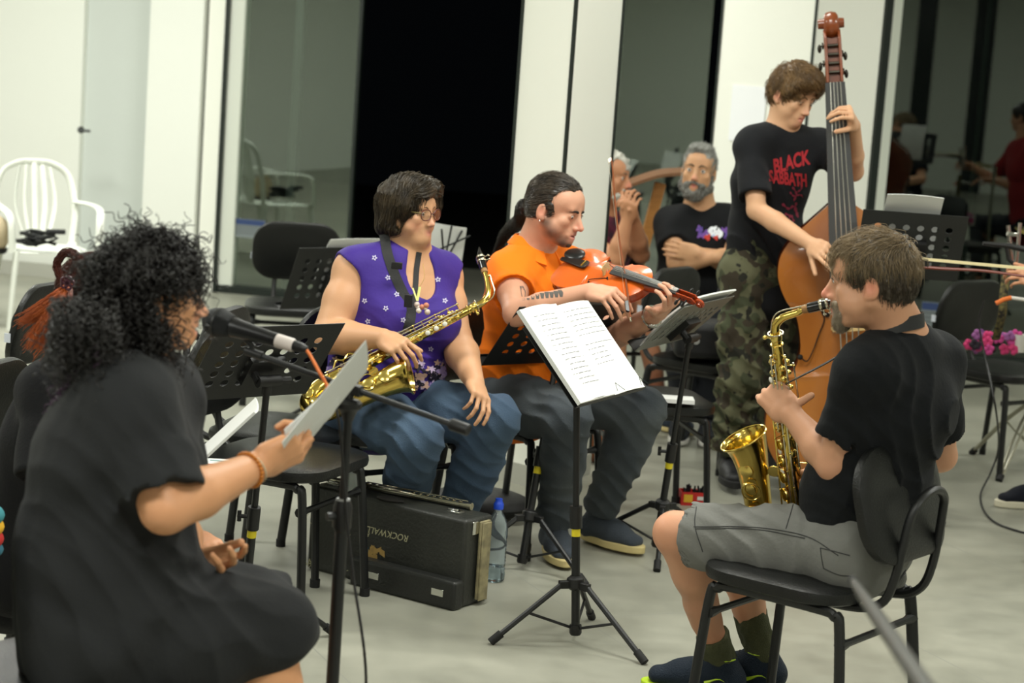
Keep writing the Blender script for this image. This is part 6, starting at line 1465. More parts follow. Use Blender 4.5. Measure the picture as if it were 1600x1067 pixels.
# ---------------------------------------------------------------- violinist in orange polo
def person_violin():
    J = skeleton(dict(pel=(822, 608, 6.99), waist=(818, 555, 6.97), chest=(830, 470, 6.92), neck=(836, 385, 6.90), head=(868, 326, 6.84), sl=(893, 424, 7.02), sr=(797, 430, 6.83),
        el=(955, 530, 6.88), wl=(1030, 488, 6.50), er=(806, 490, 6.60), wr=(922, 455, 6.52), hl=(858, 612, 7.02), hr=(802, 628, 6.90), kl=(1005, 640, 6.80), kr=(888, 652, 6.55), al=(938, 780, 6.98), ar=(868, 800, 6.78)))
    J['al'][2] = 0.115; J['ar'][2] = 0.115; J['tl'] = J['al']+V(0.75, -0.66, 0)*0.16-V(0, 0, 0.05); J['tr'] = J['ar']+V(0.22, -0.97, 0)*0.16-V(0, 0, 0.05)
    t = thing('person', 'seated man with dark ponytail in orange polo shirt playing a violin', 'person', (J['pel'][0], J['pel'][1], 0))
    b = body_prims(J, 1.0, 1.0, 1.0, belly=0.01, sh_r=0.052)
    o, Rm = head_frame(J['head'], (0.84, -0.48, -0.20), (0.10, 0.0, 1)); s = 0.97; W = lambda x, y, z: o+Rm@(V(x, y, z)*s)
    b += head_prims(o, Rm, s, jaw=1.0, nose=1.35, cheek=1.0, eyes_open=0.3)
    b += [cone(W(0, -0.03, -0.04), lerp(J['neck'], o, 0.1), 0.055, 0.060, 0.03)]
    hd = at(962, 462, 6.44)-J['wr']
    b += hand_prims(J['wr'], hd, (0.1, 0.55, -0.85), 1 if np.dot(np.cross(nrm(hd), V(0.1, 0.55, -0.85)), V(0, 1, 0.3)) > 0 else -1, curls=[(45, 25, 10), (48, 25, 10), (52, 25, 10), (55, 22, 10)], spread=0.07, thumb=(25, 55, 10), s=0.98)
    hl = at(1066, 466, 6.37)-J['wl']
    b += hand_prims(J['wl'], hl, (-0.55, 0.1, 0.8), 1, curls=[(35, 65, 40), (40, 60, 40), (45, 55, 40), (50, 55, 40)], spread=0.10, thumb=(45, 15, 10), s=0.98)
    spots = [(W(0, 0.095, -0.070), 0.022, (190, 112, 108), 0.8), (W(0, 0.11, -0.036), 0.026, (212, 138, 118), 1.0), (W(0.077, -0.01, -0.015), 0.032, (206, 136, 112), 1.0)]
    for q in (-1, 1): spots += [(W(q*0.045, 0.035, -0.075), 0.042, (104, 82, 72), 0.7), (W(q*0.02, 0.07, -0.100), 0.036, (84, 68, 60), 0.7), (W(q*0.060, 0.01, -0.045), 0.030, (112, 88, 76), 0.8)]
    spots += [(W(0, 0.092, -0.060), 0.018, (96, 74, 64), 1.0)]
    e, w_ = J['er'], J['wr']
    body, bv, bq = put(b, 0.0034, 'body', SKIN, t, base=(206, 154, 126), spots=spots)
    # tattoo on the right forearm: dark feathered bands
    tree = BVHTree.FromPolygons(bv.tolist(), bq.tolist()); TT = mat('tattoo_ink', (86, 82, 78), 0.6); eye_ = V(0, 0, EYE)
    for k in range(9):
        u = k/8; p0 = V(814+u*56, 449+u*5, 0); hgt = 22-10*u
        vs = []; fs = []
        for i in range(9):
            f = i/8; vs += [at(p0[0]+f*4-2+u*3, p0[1]-2+f*hgt, 6.6), at(p0[0]+5.6*(1-abs(f-0.4))+f*4+u*3, p0[1]-2+f*hgt, 6.6)]
        for i in range(8): fs.append((2*i, 2*i+1, 2*i+3, 2*i+2))
        decal_on(tree, (vs, fs), 'tattoo_band', TT, body, off=0.0006, view=eye_)
    eyes(o, Rm, s, t, iris=(52, 36, 26), look=(0.15, 1, -0.6), openf=0.3); brows(o, Rm, s, t, (36, 28, 24), th=0.0052, arch=0.002, low=0.003)
    ORG = cloth('orange_pique_cotton', (244, 122, 22), bump=0.3, bscale=260, rough=0.8)
    sp = shirt_prims(J, 1.0, 1.0, belly=0.01, g=0.016, sleeve=0.62, sleeve_r=0.076, hem=0.05, flare=0.012, neck_r=0.064, collar_z=0.012, neck_fw=0.03, short=(1.0, 0.80))
    wv = wrinkle(21, base=0.002, spots=[(lerp(J['pel'], J['chest'], 0.35)+V(0, -0.1, 0), 0.17, (0.5, 0, 0.85), 45, 0.006), (J['sr']+V(0.05, 0, -0.08), 0.10, (0.8, 0, 0.6), 55, 0.004), (J['pel']+V(0.05, -0.1, 0.02), 0.12, (0.9, 0, 0.3), 60, 0.005)])
    so, sv, sq = put(sp, 0.0048, 'polo_shirt', ORG, t, disp=wv)
    # collar: folded band
    nk = J['neck']; up = nrm(o-nk); fwd = nrm(V(0.7, -0.7, 0)); rt = nrm(np.cross(fwd, V(0, 0, 1))); vs = []; fs = []; A = np.linspace(0.35, 2*np.pi-0.35, 30)
    for a in A:
        e_ = fwd*math.cos(a)+rt*math.sin(a); fr = max(0, math.cos(a)); c = nk+V(0, 0, 0.030)-V(0, 0, 0.045)*fr
        vs += [c+e_*0.066+V(0, 0, 0.006), c+e_*0.071+V(0, 0, 0.008), c+e_*(0.095+0.01*fr)-V(0, 0, 0.022+0.018*fr), c+e_*(0.091+0.01*fr)-V(0, 0, 0.026+0.018*fr)]
    for i in range(len(A)-1):
        for k in range(4): fs.append((4*i+k, 4*i+(k+1) % 4, 4*i+4+(k+1) % 4, 4*i+4+k))
    fs += [(0, 1, 2, 3), tuple(4*(len(A)-1)+k for k in (3, 2, 1, 0))]
    mesh_obj('collar', vs, fs, ORG, so, smooth=60)
    JN = cloth('washed_black_denim', (80, 85, 88), bump=0.5, bscale=300, mottle=0.6, mcol=(50, 57, 66), mscale=5)
    wr = wrinkle(7, base=0.002, spots=[(lerp(J['hl'], J['kl'], 0.95), 0.10, (0.5, 0, 0.8), 60, 0.006), (lerp(J['hr'], J['kr'], 0.9), 0.12, (0.4, 0, 0.9), 55, 0.007), (lerp(J['kr'], J['ar'], 0.75), 0.12, (0, 0.2, 1), 60, 0.007), (lerp(J['kl'], J['al'], 0.7), 0.13, (0.5, 0, 0.8), 60, 0.006)])
    put(trouser_prims(J, 1.0, 1.06, g=0.012, cuff=0.066, knee_r=0.072, upto=0.97), 0.005, 'jeans', JN, t, disp=wr)
    for s_ in 'lr': shoe(J, s_, t, cloth('slate_suede', (66, 72, 80), bump=0.5, bscale=120), mat('cream_sole', (206, 188, 132), 0.6), s=1.06, laces=mat('tan_lace', (150, 120, 84), 0.8), sole_h=0.026)
    HB = hairmat('near_black_hair', (42, 37, 32), mcol=(24, 20, 18), rough=0.36)
    R_, F_, U_ = Rm[:, 0], Rm[:, 1], Rm[:, 2]
    hp = hair_cap(o, Rm, s, g=0.006, face_cut=(0, 0.105, -0.010), face_r=(0.080, 0.066, 0.112), low=-0.055, prims_extra=[ell(W(q*0.062, 0.072, 0.040), V(0.036, 0.050, 0.05)*s, Rm, 0.008, -1) for q in (-1, 1)])
    ho, hv, hq = put(hp, 0.0034, 'hair', HB, t, disp=wrinkle(9, base=0.0012, fr=50))
    tie = W(0, -0.108, -0.035)
    def flow(P, L): q = tie-P; return q/np.maximum(1e-6, np.linalg.norm(q, axis=1))[:, None]+F_*-0.2
    rp, rn = sample_surf(hv, hq, 3800, 22); v_, f_ = strands(hp, rp, rn, flow, rng.uniform(0.04, 0.09, len(rp)), 0.007, 0.0026, 0.0008, seed=22, jitter=0.07)
    mesh_obj('hair_strands', v_, f_, hairmat('dark_hair_strands', (84, 74, 62), mcol=(34, 28, 24), mottle=0.9, rough=0.35), ho, smooth=None)
    tl = bez([tie+F_*0.012, tie-F_*0.018, at(812, 345, 6.98), at(796, 358, 7.03), at(782, 378, 7.07), at(772, 402, 7.10)], 8); tr = np.interp(np.linspace(0, 1, len(tl)), [0, .1, .35, .7, 1], [0.014, 0.022, 0.026, 0.020, 0.004])
    pt = build(MB().tube(tl, tr, 12, flat=0.8), 'ponytail', HB, t)
    rg = np.random.default_rng(3); n = 500; a = rg.uniform(0, 6.28, n); f = rg.uniform(0.7, 1.25, n); A_ = np.zeros((n, len(tl), 3)); T0 = nrm(tl[10]-tl[0]); x_, y_, _ = basis(T0)
    for i in range(len(tl)): A_[:, i] = tl[i]+tr[i]*f[:, None]*(np.cos(a)[:, None]*x_+np.sin(a)[:, None]*y_)+rg.normal(size=(n, 3))*0.0006+(rg.normal(size=(n, 1))*0.006*(i/len(tl))**2)*x_
    v_, f_ = ribbons(A_, 0.0006); mesh_obj('ponytail_strands', v_, f_, HB, pt, smooth=None)
    bp = [cone(W(-0.019, 0.084, -0.057), W(0, 0.092, -0.055), 0.0062*s, k=0.006), cone(W(0.019, 0.084, -0.057), W(0, 0.092, -0.055), 0.0062*s, k=0.006), ell(W(0, 0.084, -0.100), V(0.018, 0.012, 0.014)*s, Rm, 0.01)]
    put(bp, 0.0025, 'beard', hairmat('dark_stubble', (66, 54, 46), rough=0.7), t)
    build(MB().ball(W(0.080, -0.004, -0.046), 0.0028, 10, 8), 'ear_stud', CHR, t)
    wt = thing('wristwatch', 'steel wristwatch on the left wrist of the violinist', 'watch', lerp(J['el'], J['wl'], 0.80)); d = nrm(J['wl']-J['el']); c = lerp(J['el'], J['wl'], 0.86)
    build(MB().torus(c, d, 0.0325, 0.0045, 28, 6), 'watch_band', mat('steel_band', (196, 196, 186), 0.2, 1.0), wt); q = nrm(V(0.2, -0.6, 0.1)-d*np.dot(V(0.2, -0.6, 0.1), d)); q = nrm(q+V(0, 0, -0.5)); q = nrm(q-d*np.dot(q, d))
    build(MB().lathe([(0.0, 0.0), (0.017, 0.0), (0.018, 0.004), (0.016, 0.009), (0.0, 0.0095)], c+q*0.028, q, 22), 'watch_case', CHR, wt)
    return J
PV = person_violin()
# ---------------------------------------------------------------- standing bassist, black tee with red print, camouflage trousers
def camo():
    m = bpy.data.materials.new('camouflage_cloth'); m.use_nodes = True; nt = m.node_tree; b = nt.nodes['Principled BSDF']; L = nt.links.new
    tc = nt.nodes.new('ShaderNodeTexCoord'); prev = None
    b.inputs['Roughness'].default_value = 0.9; b.inputs['Specular IOR Level'].default_value = 0.2
    for i, (sc_, th, col) in enumerate(((14, 0.52, (64, 68, 50)), (17, 0.55, (56, 50, 40)), (20, 0.60, (38, 38, 32)))):
        n = nt.nodes.new('ShaderNodeTexNoise'); n.noise_dimensions = '4D'; n.inputs['W'].default_value = i*3.7; n.inputs['Scale'].default_value = sc_; n.inputs['Detail'].default_value = 1.5
        L(tc.outputs['Object'], n.inputs['Vector']); r = nt.nodes.new('ShaderNodeMapRange'); r.inputs[1].default_value = th-0.01; r.inputs[2].default_value = th+0.01; L(n.outputs['Fac'], r.inputs[0])
        mx = nt.nodes.new('ShaderNodeMix'); mx.data_type = 'RGBA'; L(r.outputs[0], mx.inputs[0])
        if prev: L(prev, mx.inputs[6])
        else: mx.inputs[6].default_value = (*srgb((92, 92, 70)), 1)
        mx.inputs[7].default_value = (*srgb(col), 1); prev = mx.outputs[2]
    L(prev, b.inputs['Base Color']); return m
def person_bass():
    J = skeleton(dict(pel=(1190, 418, 8.12), waist=(1195, 360, 8.10), chest=(1205, 282, 8.08), neck=(1222, 198, 8.05), head=(1238, 148, 8.02), sl=(1280, 228, 8.14), sr=(1175, 228, 8.00),
        el=(1334, 268, 7.95), wl=(1334, 196, 7.74), er=(1182, 328, 7.84), wr=(1268, 382, 7.66), hl=(1218, 435, 8.18), hr=(1166, 432, 8.08), kl=(1222, 590, 8.22), kr=(1156, 585, 8.02), al=(1216, 712, 8.34), ar=(1140, 722, 8.16)))
    J['al'][2] = 0.13; J['ar'][2] = 0.13; J['tl'] = J['al']+V(0.5, -0.85, 0)*0.16-V(0, 0, 0.05); J['tr'] = J['ar']+V(0.05, -1.0, 0)*0.16-V(0, 0, 0.05)
    t = thing('person', 'young man standing in black tee with red lettering and camouflage trousers, playing the double bass', 'person', (J['ar'][0]+0.08, J['ar'][1], 0))
    kw = dict(m=0.95, arm=0.90, sh_r=0.048)
    b = body_prims(J, leg=0.95, **kw)
    o, Rm = head_frame(J['head'], (0.62, -0.72, -0.34), (0.05, 0, 1)); s = 0.93; W = lambda x, y, z: o+Rm@(V(x, y, z)*s)
    b += head_prims(o, Rm, s, jaw=0.98, nose=1.1, lip=1.1, eyes_open=0.2)
    b += [cone(W(0, -0.03, -0.04), lerp(J['neck'], o, 0.1), 0.050, 0.054, 0.03)]
    hl = at(1325, 162, 7.64)-J['wl']
    b += hand_prims(J['wl'], hl, (-0.95, -0.1, -0.1), 1, curls=[(50, 45, 20), (58, 45, 20), (66, 45, 20), (74, 45, 20)], spread=0.16, thumb=(40, 40, 10), s=0.98)
    hr = at(1300, 400, 7.52)-J['wr']
    b += hand_prims(J['wr'], hr, (0.3, 0.9, -0.4), -1, curls=[(25, 30, 20), (40, 50, 30), (50, 60, 30), (55, 60, 30)], spread=0.05, thumb=(40, 20, 10), s=0.98)
    spots = [(W(0, 0.095, -0.070), 0.022, (196, 112, 104), 0.8), (W(0, 0.11, -0.036), 0.022, (216, 152, 126), 1.0), (W(0.077, -0.01, -0.015), 0.032, (206, 136, 112), 1.0), (W(0, 0.085, -0.1), 0.03, (196, 140, 112), 1.0)]
    put(b, 0.0045, 'body', SKIN, t, base=(210, 164, 128), spots=spots)
    eyes(o, Rm, s, t, look=(0, 1, -0.6), openf=0.3); brows(o, Rm, s, t, (104, 78, 50), th=0.003)
    TEE = cloth('faded_black_tee', (26, 27, 30), bump=0.25, bscale=90)
    sp = shirt_prims(J, g=0.014, sleeve=0.80, sleeve_r=0.074, hem=0.10, flare=0.012, neck_r=0.062, collar_z=0.012, neck_fw=0.02, short=(0.75, 1.0), **kw)
    wv = wrinkle(31, base=0.002, spots=[(lerp(J['pel'], J['chest'], 0.3)+V(0, -0.1, 0), 0.2, (0.7, 0, 0.7), 36, 0.007), (J['chest']+V(0.05, -0.12, 0), 0.12, (0.9, 0, 0.3), 36, 0.004)])
    so, sv, sq = put(sp, 0.006, 'tee_shirt', TEE, t, disp=wv)
    tree = BVHTree.FromPolygons(sv.tolist(), sq.tolist()); RED = mat('red_shirt_print', (176, 40, 48), 0.8); eye_ = V(0, 0, EYE)
    def shirt_text(body, px, py, size, ang, arc, m=RED, sx=1.0):
        cu = bpy.data.curves.new('tmp', 'FONT'); cu.body = body; cu.size = size; cu.align_x = 'CENTER'; cu.align_y = 'CENTER'; cu.resolution_u = 3; cu.offset = size*0.035
        ob = bpy.data.objects.new('tmp', cu); C.objects.link(ob); dg = bpy.context.evaluated_depsgraph_get(); dg.update(); me = bpy.data.meshes.new_from_object(ob.evaluated_get(dg)); bpy.data.objects.remove(ob)
        import bmesh
        bm = bmesh.new(); bm.from_mesh(me); bmesh.ops.triangulate(bm, faces=bm.faces[:])
        for _ in range(2): bmesh.ops.subdivide_edges(bm, edges=[e for e in bm.edges if e.calc_length() > 0.02], cuts=1)
        bmesh.ops.triangulate(bm, faces=bm.faces[:]); vs = np.array([v.co[:] for v in bm.verts]); fs = [tuple(v.index for v in f.verts) for f in bm.faces]; bm.free(); bpy.data.meshes.remove(me)
        c = at(px, py, 7.9); a = math.radians(ang); X = V(math.cos(a), -0.15, math.sin(a)); Z = V(-math.sin(a), 0, math.cos(a))
        x = vs[:, 0]*sx; y = vs[:, 1]*(1.25)+arc*np.sin(x/0.09*1.6)*0.012; pts = [c+X*x[i]+Z*y[i] for i in range(len(vs))]
        decal_on(tree, (pts, fs), 'shirt_lettering', m, so, view=eye_, off=0.0012)
    shirt_text('BLACK', 1236, 254, 0.060, 10, 1.0, sx=0.74); shirt_text('SABBATH', 1231, 280, 0.054, 8, -1.0, sx=0.62)
    PNK = mat('faded_pink_print', (128, 36, 58), 0.8); rg = random.Random(9)
    def stroke(pts, w):
        pts = bez([at(a, c, 7.9) for a, c in pts], 5); vs = []; fs = []
        for i, p in enumerate(pts):
            T_ = nrm(pts[min(i+1, len(pts)-1)]-pts[max(i-1, 0)]); x_ = nrm(np.cross(T_, V(0, 1, 0))); q = w*(0.6+0.4*math.sin(i*1.7)); vs += [p-x_*q, p+x_*q]
        for i in range(len(pts)-1): fs.append((2*i, 2*i+1, 2*i+3, 2*i+2))
        decal_on(tree, (vs, fs), 'shirt_figure', PNK, so, view=eye_, off=0.0012)
    for pts, w in ((((1234, 300), (1240, 306), (1250, 304), (1254, 308)), 0.004), (((1238, 292), (1244, 302), (1240, 314)), 0.005), (((1222, 318), (1232, 326), (1240, 322), (1246, 334)), 0.006), (((1244, 316), (1242, 328), (1247, 340)), 0.005), (((1226, 334), (1234, 338), (1228, 350)), 0.006), (((1216, 350), (1224, 346), (1232, 350)), 0.004), (((1236, 336), (1240, 346)), 0.005), (((1248, 284), (1252, 294), (1246, 300)), 0.004)):
        stroke(pts, w)
    CM = camo()
    wr = wrinkle(17, base=0.003, spots=[(lerp(J['hr'], J['kr'], q), 0.16, (0.3, 0, 1), 40, 0.008) for q in (0.5, 1.0)]+[(lerp(J['kr'], J['ar'], q), 0.16, (0.1, 0, 1), 45, 0.010) for q in (0.5, 0.9)]+[(lerp(J['kl'], J['al'], q), 0.16, (0.2, 0, 1), 45, 0.010) for q in (0.1, 0.6)])
    tp = trouser_prims(J, 0.95, 1.0, g=0.016, cuff=0.085, knee_r=0.088, upto=0.94); J2 = J['kr']
    tp.append(ell(lerp(J['hr'], J['kr'], 0.62)+V(-0.06, -0.02, 0), V(0.05, 0.07, 0.10), None, 0.02))
    put(tp, 0.006, 'camouflage_trousers', CM, t, disp=wr)
    BT = mat('black_boot_leather', (28, 28, 30), 0.5, bump=0.3, bscale=60)
    for s_ in 'lr':
        sh_ = shoe(J, s_, t, BT, RUB, name='boot', s=1.08, high=0.03, sole_h=0.03, laces=mat('black_lace'))
        A, K = J['a'+s_], J['k'+s_]; put([cyl(A-V(0, 0, 0.03), A+nrm(K-A)*0.10, 0.046, 0.052, 0.01)], 0.006, 'boot_shaft', BT, sh_)
    HB = hairmat('mid_brown_hair', (98, 74, 46), mcol=(60, 44, 28), mottle=0.6); R_, F_, U_ = Rm[:, 0], Rm[:, 1], Rm[:, 2]
    hp = hair_cap(o, Rm, s, g=0.009, face_cut=(0, 0.115, -0.028), face_r=(0.066, 0.062, 0.092), low=-0.070, prims_extra=[ell(W(0, 0.062, 0.085), V(0.070, 0.058, 0.040)*s, Rm, 0.02), ell(W(0, 0.01, 0.105), V(0.070, 0.08, 0.035)*s, Rm, 0.02), cone(W(-0.06, 0.07, 0.07), W(-0.076, 0.05, 0.03), 0.02*s, 0.012*s, 0.015), cone(W(0.06, 0.07, 0.07), W(0.076, 0.05, 0.03), 0.02*s, 0.012*s, 0.015)])
    ho, hv, hq = put(hp, 0.0042, 'hair', HB, t, disp=wrinkle(14, base=0.003, fr=45))
    pc = W(0.03, -0.05, 0.12)
    def flow(P, L): q = P-pc; return q/np.maximum(1e-6, np.linalg.norm(q, axis=1))[:, None]*0.8-U_*0.25-R_*0.35
    rp, rn = sample_surf(hv, hq, 3200, 32); v_, f_ = strands(hp, rp, rn, flow, rng.uniform(0.04, 0.08, len(rp)), 0.008, 0.006, 0.0011, seed=32, jitter=0.16, free=0.1, wave=0.002, wfreq=70)
    mesh_obj('hair_strands', v_, f_, hairmat('light_brown_strands', (136, 106, 68), mcol=(78, 58, 36), mottle=0.8), ho, smooth=None)
    return J
PB = person_bass()
# ---------------------------------------------------------------- bearded man with folded arms
def person_bearded():
    J = skeleton(dict(pel=(1092, 478, 9.52), neck=(1093, 328, 9.50), head=(1092, 266, 9.46), sl=(1136, 348, 9.52), sr=(1052, 352, 9.50), el=(1148, 412, 9.36), wl=(1092, 396, 9.26), er=(1058, 410, 9.34), wr=(1118, 402, 9.24),
        hl=(1112, 492, 9.5), hr=(1072, 492, 9.5), kl=(1112, 502, 9.08), kr=(1066, 502, 9.08), al=(1112, 620, 9.08), ar=(1066, 622, 9.08)))
    J['chest'] = lerp(J['pel'], J['neck'], 0.64)
    for s_ in 'lr': J['a'+s_][2] = 0.11; J['t'+s_] = J['a'+s_]+V(-0.1, -1, 0)*0.15-V(0, 0, 0.05)
    t = thing('person', 'seated man with grey hair and full beard in black tee, arms folded', 'person', (J['pel'][0], J['pel'][1], 0)); kw = dict(m=1.12, arm=1.12, belly=0.03, sh_r=0.056)
    b = body_prims(J, leg=1.05, **kw); o, Rm = head_frame(J['head'], (-0.22, -0.97, 0.04), (0.06, 0, 1)); s = 1.0; W = lambda x, y, z: o+Rm@(V(x, y, z)*s)
    b += head_prims(o, Rm, s, jaw=1.02, nose=1.05)+[cone(W(0, -0.03, -0.04), lerp(J['neck'], o, 0.1), 0.058, 0.064, 0.03)]
    b += hand_prims(J['wl'], V(-1, 0.1, 0.1), (0, 0.9, 0), 1, s=1.0); b += hand_prims(J['wr'], V(1, 0.35, 0.1), (0, 0.9, 0), -1, s=1.0)
    spots = [(W(0, 0.095, -0.070), 0.022, (170, 92, 84), 0.8), (W(0, 0.11, -0.036), 0.026, (204, 138, 112), 1.0)]
    put(b, 0.006, 'body', SKIN, t, base=(198, 152, 114), spots=spots); eyes(o, Rm, s, t, iris=(50, 38, 30)); brows(o, Rm, s, t, (70, 60, 50), th=0.0038)
    TEE = cloth('black_tee_matte', (20, 21, 23)); sp = shirt_prims(J, g=0.014, sleeve=0.60, sleeve_r=0.074, hem=0.04, neck_r=0.066, collar_z=0.004, neck_fw=0.012, **kw)
    so, sv, sq = put(sp, 0.007, 'tee_shirt', TEE, t, disp=wrinkle(41, base=0.0025)); tree = BVHTree.FromPolygons(sv.tolist(), sq.tolist()); rg = random.Random(12)
    cs = [(228, 232, 238), (168, 190, 226), (108, 72, 150), (190, 60, 50), (84, 64, 140)]
    for k in range(34):
        u = rg.uniform(-1, 1); px = 1116+u*24; py = 364+rg.uniform(-7, 8); c = cs[0 if abs(u) < 0.45 and rg.random() < 0.7 else (1 if abs(u) < 0.5 else rg.choice((2, 4)))]
        if py > 369 and -0.7 < u < 0.2: c = cs[3]
        p = at(px, py, 9.3); vs, fs = disc(p, V(1, 0, 0), V(0, 0, 1), rg.uniform(0.010, 0.018), n=3, inner=0.03, rot=rg.uniform(0, 6)); decal_on(tree, (vs, fs), 'shirt_print', mat('print_%d_%d' % (c[0], c[1]), c, 0.8), so, view=V(0, 0, EYE), off=0.002+0.0001*k)
    put(trouser_prims(J, 1.12, 1.05, g=0.012), 0.008, 'trousers', cloth('dark_trousers', (30, 32, 36)), t, disp=wrinkle(4, base=0.002))
    for s_ in 'lr': shoe(J, s_, t, cloth('dark_trainer_cloth', (36, 38, 42)), mat('white_sole', (206, 204, 196), 0.6))
    GH = hairmat('silver_grey_hair', (150, 150, 144), mcol=(92, 92, 88), mottle=0.6); GB = hairmat('dark_grey_beard', (104, 102, 96), mcol=(58, 54, 50), mottle=0.7)
    R_, F_, U_ = Rm[:, 0], Rm[:, 1], Rm[:, 2]
    hp = hair_cap(o, Rm, s, g=0.003, face_cut=(0, 0.108, -0.016), face_r=(0.074, 0.066, 0.104), low=-0.045, prims_extra=[ell(W(0, 0.02, 0.100), V(0.056, 0.065, 0.024)*s, Rm, 0.02)])
    ho, hv, hq = put(hp, 0.0045, 'hair', GH, t, disp=wrinkle(15, base=0.002, fr=60)); rp, rn = sample_surf(hv, hq, 1600, 42)
    v_, f_ = strands(hp, rp, rn, lambda P, L: np.tile(U_*0.5-F_*0.6, (len(P), 1)), 0.022, 0.007, 0.006, 0.0012, seed=42, jitter=0.4, free=0.3); mesh_obj('hair_strands', v_, f_, GH, ho, smooth=None)
    bp = []
    for q in (-1, 1): bp += [cone(W(q*0.066, 0.005, -0.025), W(q*0.058, 0.02, -0.075), 0.010*s, 0.018*s, 0.02), cone(W(q*0.054, 0.025, -0.075), W(q*0.022, 0.066, -0.105), 0.024*s, 0.026*s, 0.02), cone(W(q*0.003, 0.098, -0.054), W(q*0.032, 0.082, -0.070), 0.0085*s, 0.009*s, 0.008), cone(W(q*0.036, 0.074, -0.070), W(q*0.03, 0.072, -0.10), 0.014*s, 0.016*s, 0.015)]
    bp += [ell(W(0, 0.070, -0.115), V(0.036, 0.030, 0.030)*s, Rm, 0.02), ell(W(0, 0.098, -0.072), V(0.020, 0.03, 0.008)*s, Rm, 0.004, -1)]
    bo, v2, q2 = put(bp, 0.004, 'beard', GB, t, disp=wrinkle(16, base=0.002, fr=90)); rp, rn = sample_surf(v2, q2, 900, 43); v_, f_ = strands(bp, rp, rn, lambda P, L: np.tile(-U_+F_*0.1, (len(P), 1)), 0.016, 0.006, 0.004, 0.0012, seed=43, jitter=0.35, free=0.3); mesh_obj('beard_strands', v_, f_, GH, bo, smooth=None)
    return J
PD = person_bearded()
# ---------------------------------------------------------------- man with clasped hands, half behind the pillar
def person_clasped():
    J = skeleton(dict(pel=(930, 468, 9.72), neck=(940, 335, 9.66), head=(951, 274, 9.62), sl=(962, 362, 9.80), sr=(900, 366, 9.58), el=(1002, 398, 9.56), wl=(990, 340, 9.42), er=(962, 405, 9.36), wr=(980, 344, 9.34),
        hl=(950, 470, 9.72), hr=(915, 474, 9.60), kl=(1004, 462, 9.34), kr=(968, 470, 9.22), al=(1028, 610, 9.30), ar=(960, 640, 9.18)))
    J['chest'] = lerp(J['pel'], J['neck'], 0.64); J['al'] = at(1031, 635, 9.3); J['al'][2] = max(0.1, J['al'][2]); J['al'][2] = 0.11; J['ar'][2] = 0.11
    for s_ in 'lr': J['t'+s_] = J['a'+s_]+V(0.75, -0.6, 0)*0.15-V(0, 0, 0.05)
    t = thing('person', 'white-haired man with raised clasped hands, half hidden behind the white pillar', 'person', (J['pel'][0], J['pel'][1], 0)); kw = dict(m=1.0, arm=1.0, sh_r=0.052)
    b = body_prims(J, leg=1.0, **kw); o, Rm = head_frame(J['head'], (0.90, -0.42, -0.05), (0, 0, 1)); s = 1.0; W = lambda x, y, z: o+Rm@(V(x, y, z)*s)
    b += head_prims(o, Rm, s, nose=1.3)+[cone(W(0, -0.03, -0.04), lerp(J['neck'], o, 0.1), 0.055, 0.06, 0.03)]
    b += hand_prims(J['wl'], at(984, 304, 9.36)-J['wl'], (-0.7, -0.5, 0), 1, curls=[(40, 60, 30)]*4, thumb=(30, 30, 10)); b += hand_prims(J['wr'], at(986, 308, 9.30)-J['wr'], (0.4, 0.8, 0.2), 1, curls=[(35, 60, 30)]*4, thumb=(30, 30, 10))
    put(b, 0.006, 'body', SKIN, t, base=(190, 136, 100), spots=[(W(0, 0.11, -0.036), 0.03, (204, 122, 100), 1.0), (J['kl'], 0.12, (186, 128, 98), 1.0), (J['al'], 0.4, (140, 88, 66), 0.8)])
    eyes(o, Rm, s, t); brows(o, Rm, s, t, (120, 110, 96))
    TEE = cloth('dark_patterned_tee', (40, 30, 40), mottle=0.8, mcol=(124, 44, 66), mscale=14)
    put(shirt_prims(J, g=0.014, sleeve=0.55, sleeve_r=0.072, hem=0.05, neck_r=0.066, **kw), 0.007, 'tee_shirt', TEE, t, disp=wrinkle(51, base=0.002))
    put(trouser_prims(J, 1.0, 1.0, g=0.012, shorts=0.72), 0.008, 'shorts', cloth('grey_shorts_cloth', (74, 84, 96)), t, disp=wrinkle(52, base=0.002))
    for s_ in 'lr': shoe(J, s_, t, cloth('blue_grey_trainer', (58, 66, 78)), mat('cream_sole', (206, 188, 132), 0.6), s=1.05)
    WH = hairmat('white_hair', (188, 186, 176), mcol=(140, 138, 128)); hp = hair_cap(o, Rm, s, g=0.008, prims_extra=[ell(W(q*0.062, 0.080, 0.050), V(0.04, 0.05, 0.05)*s, Rm, 0.008, -1) for q in (-1, 1)]); put(hp, 0.005, 'hair', WH, t, disp=wrinkle(53, base=0.003, fr=60))
    put([cone(W(-0.03, 0.065, -0.09), W(0.03, 0.065, -0.09), 0.022*s, k=0.02), ell(W(0, 0.08, -0.108), V(0.03, 0.026, 0.026)*s, Rm, 0.02), cone(W(-0.02, 0.09, -0.057), W(0.02, 0.09, -0.057), 0.008*s, k=0.01), ell(W(0, 0.1, -0.0705), V(0.02, 0.02, 0.005)*s, Rm, 0.003, -1)], 0.005, 'beard', WH, t, disp=wrinkle(54, base=0.002, fr=80))
    return J
PC_ = person_clasped()
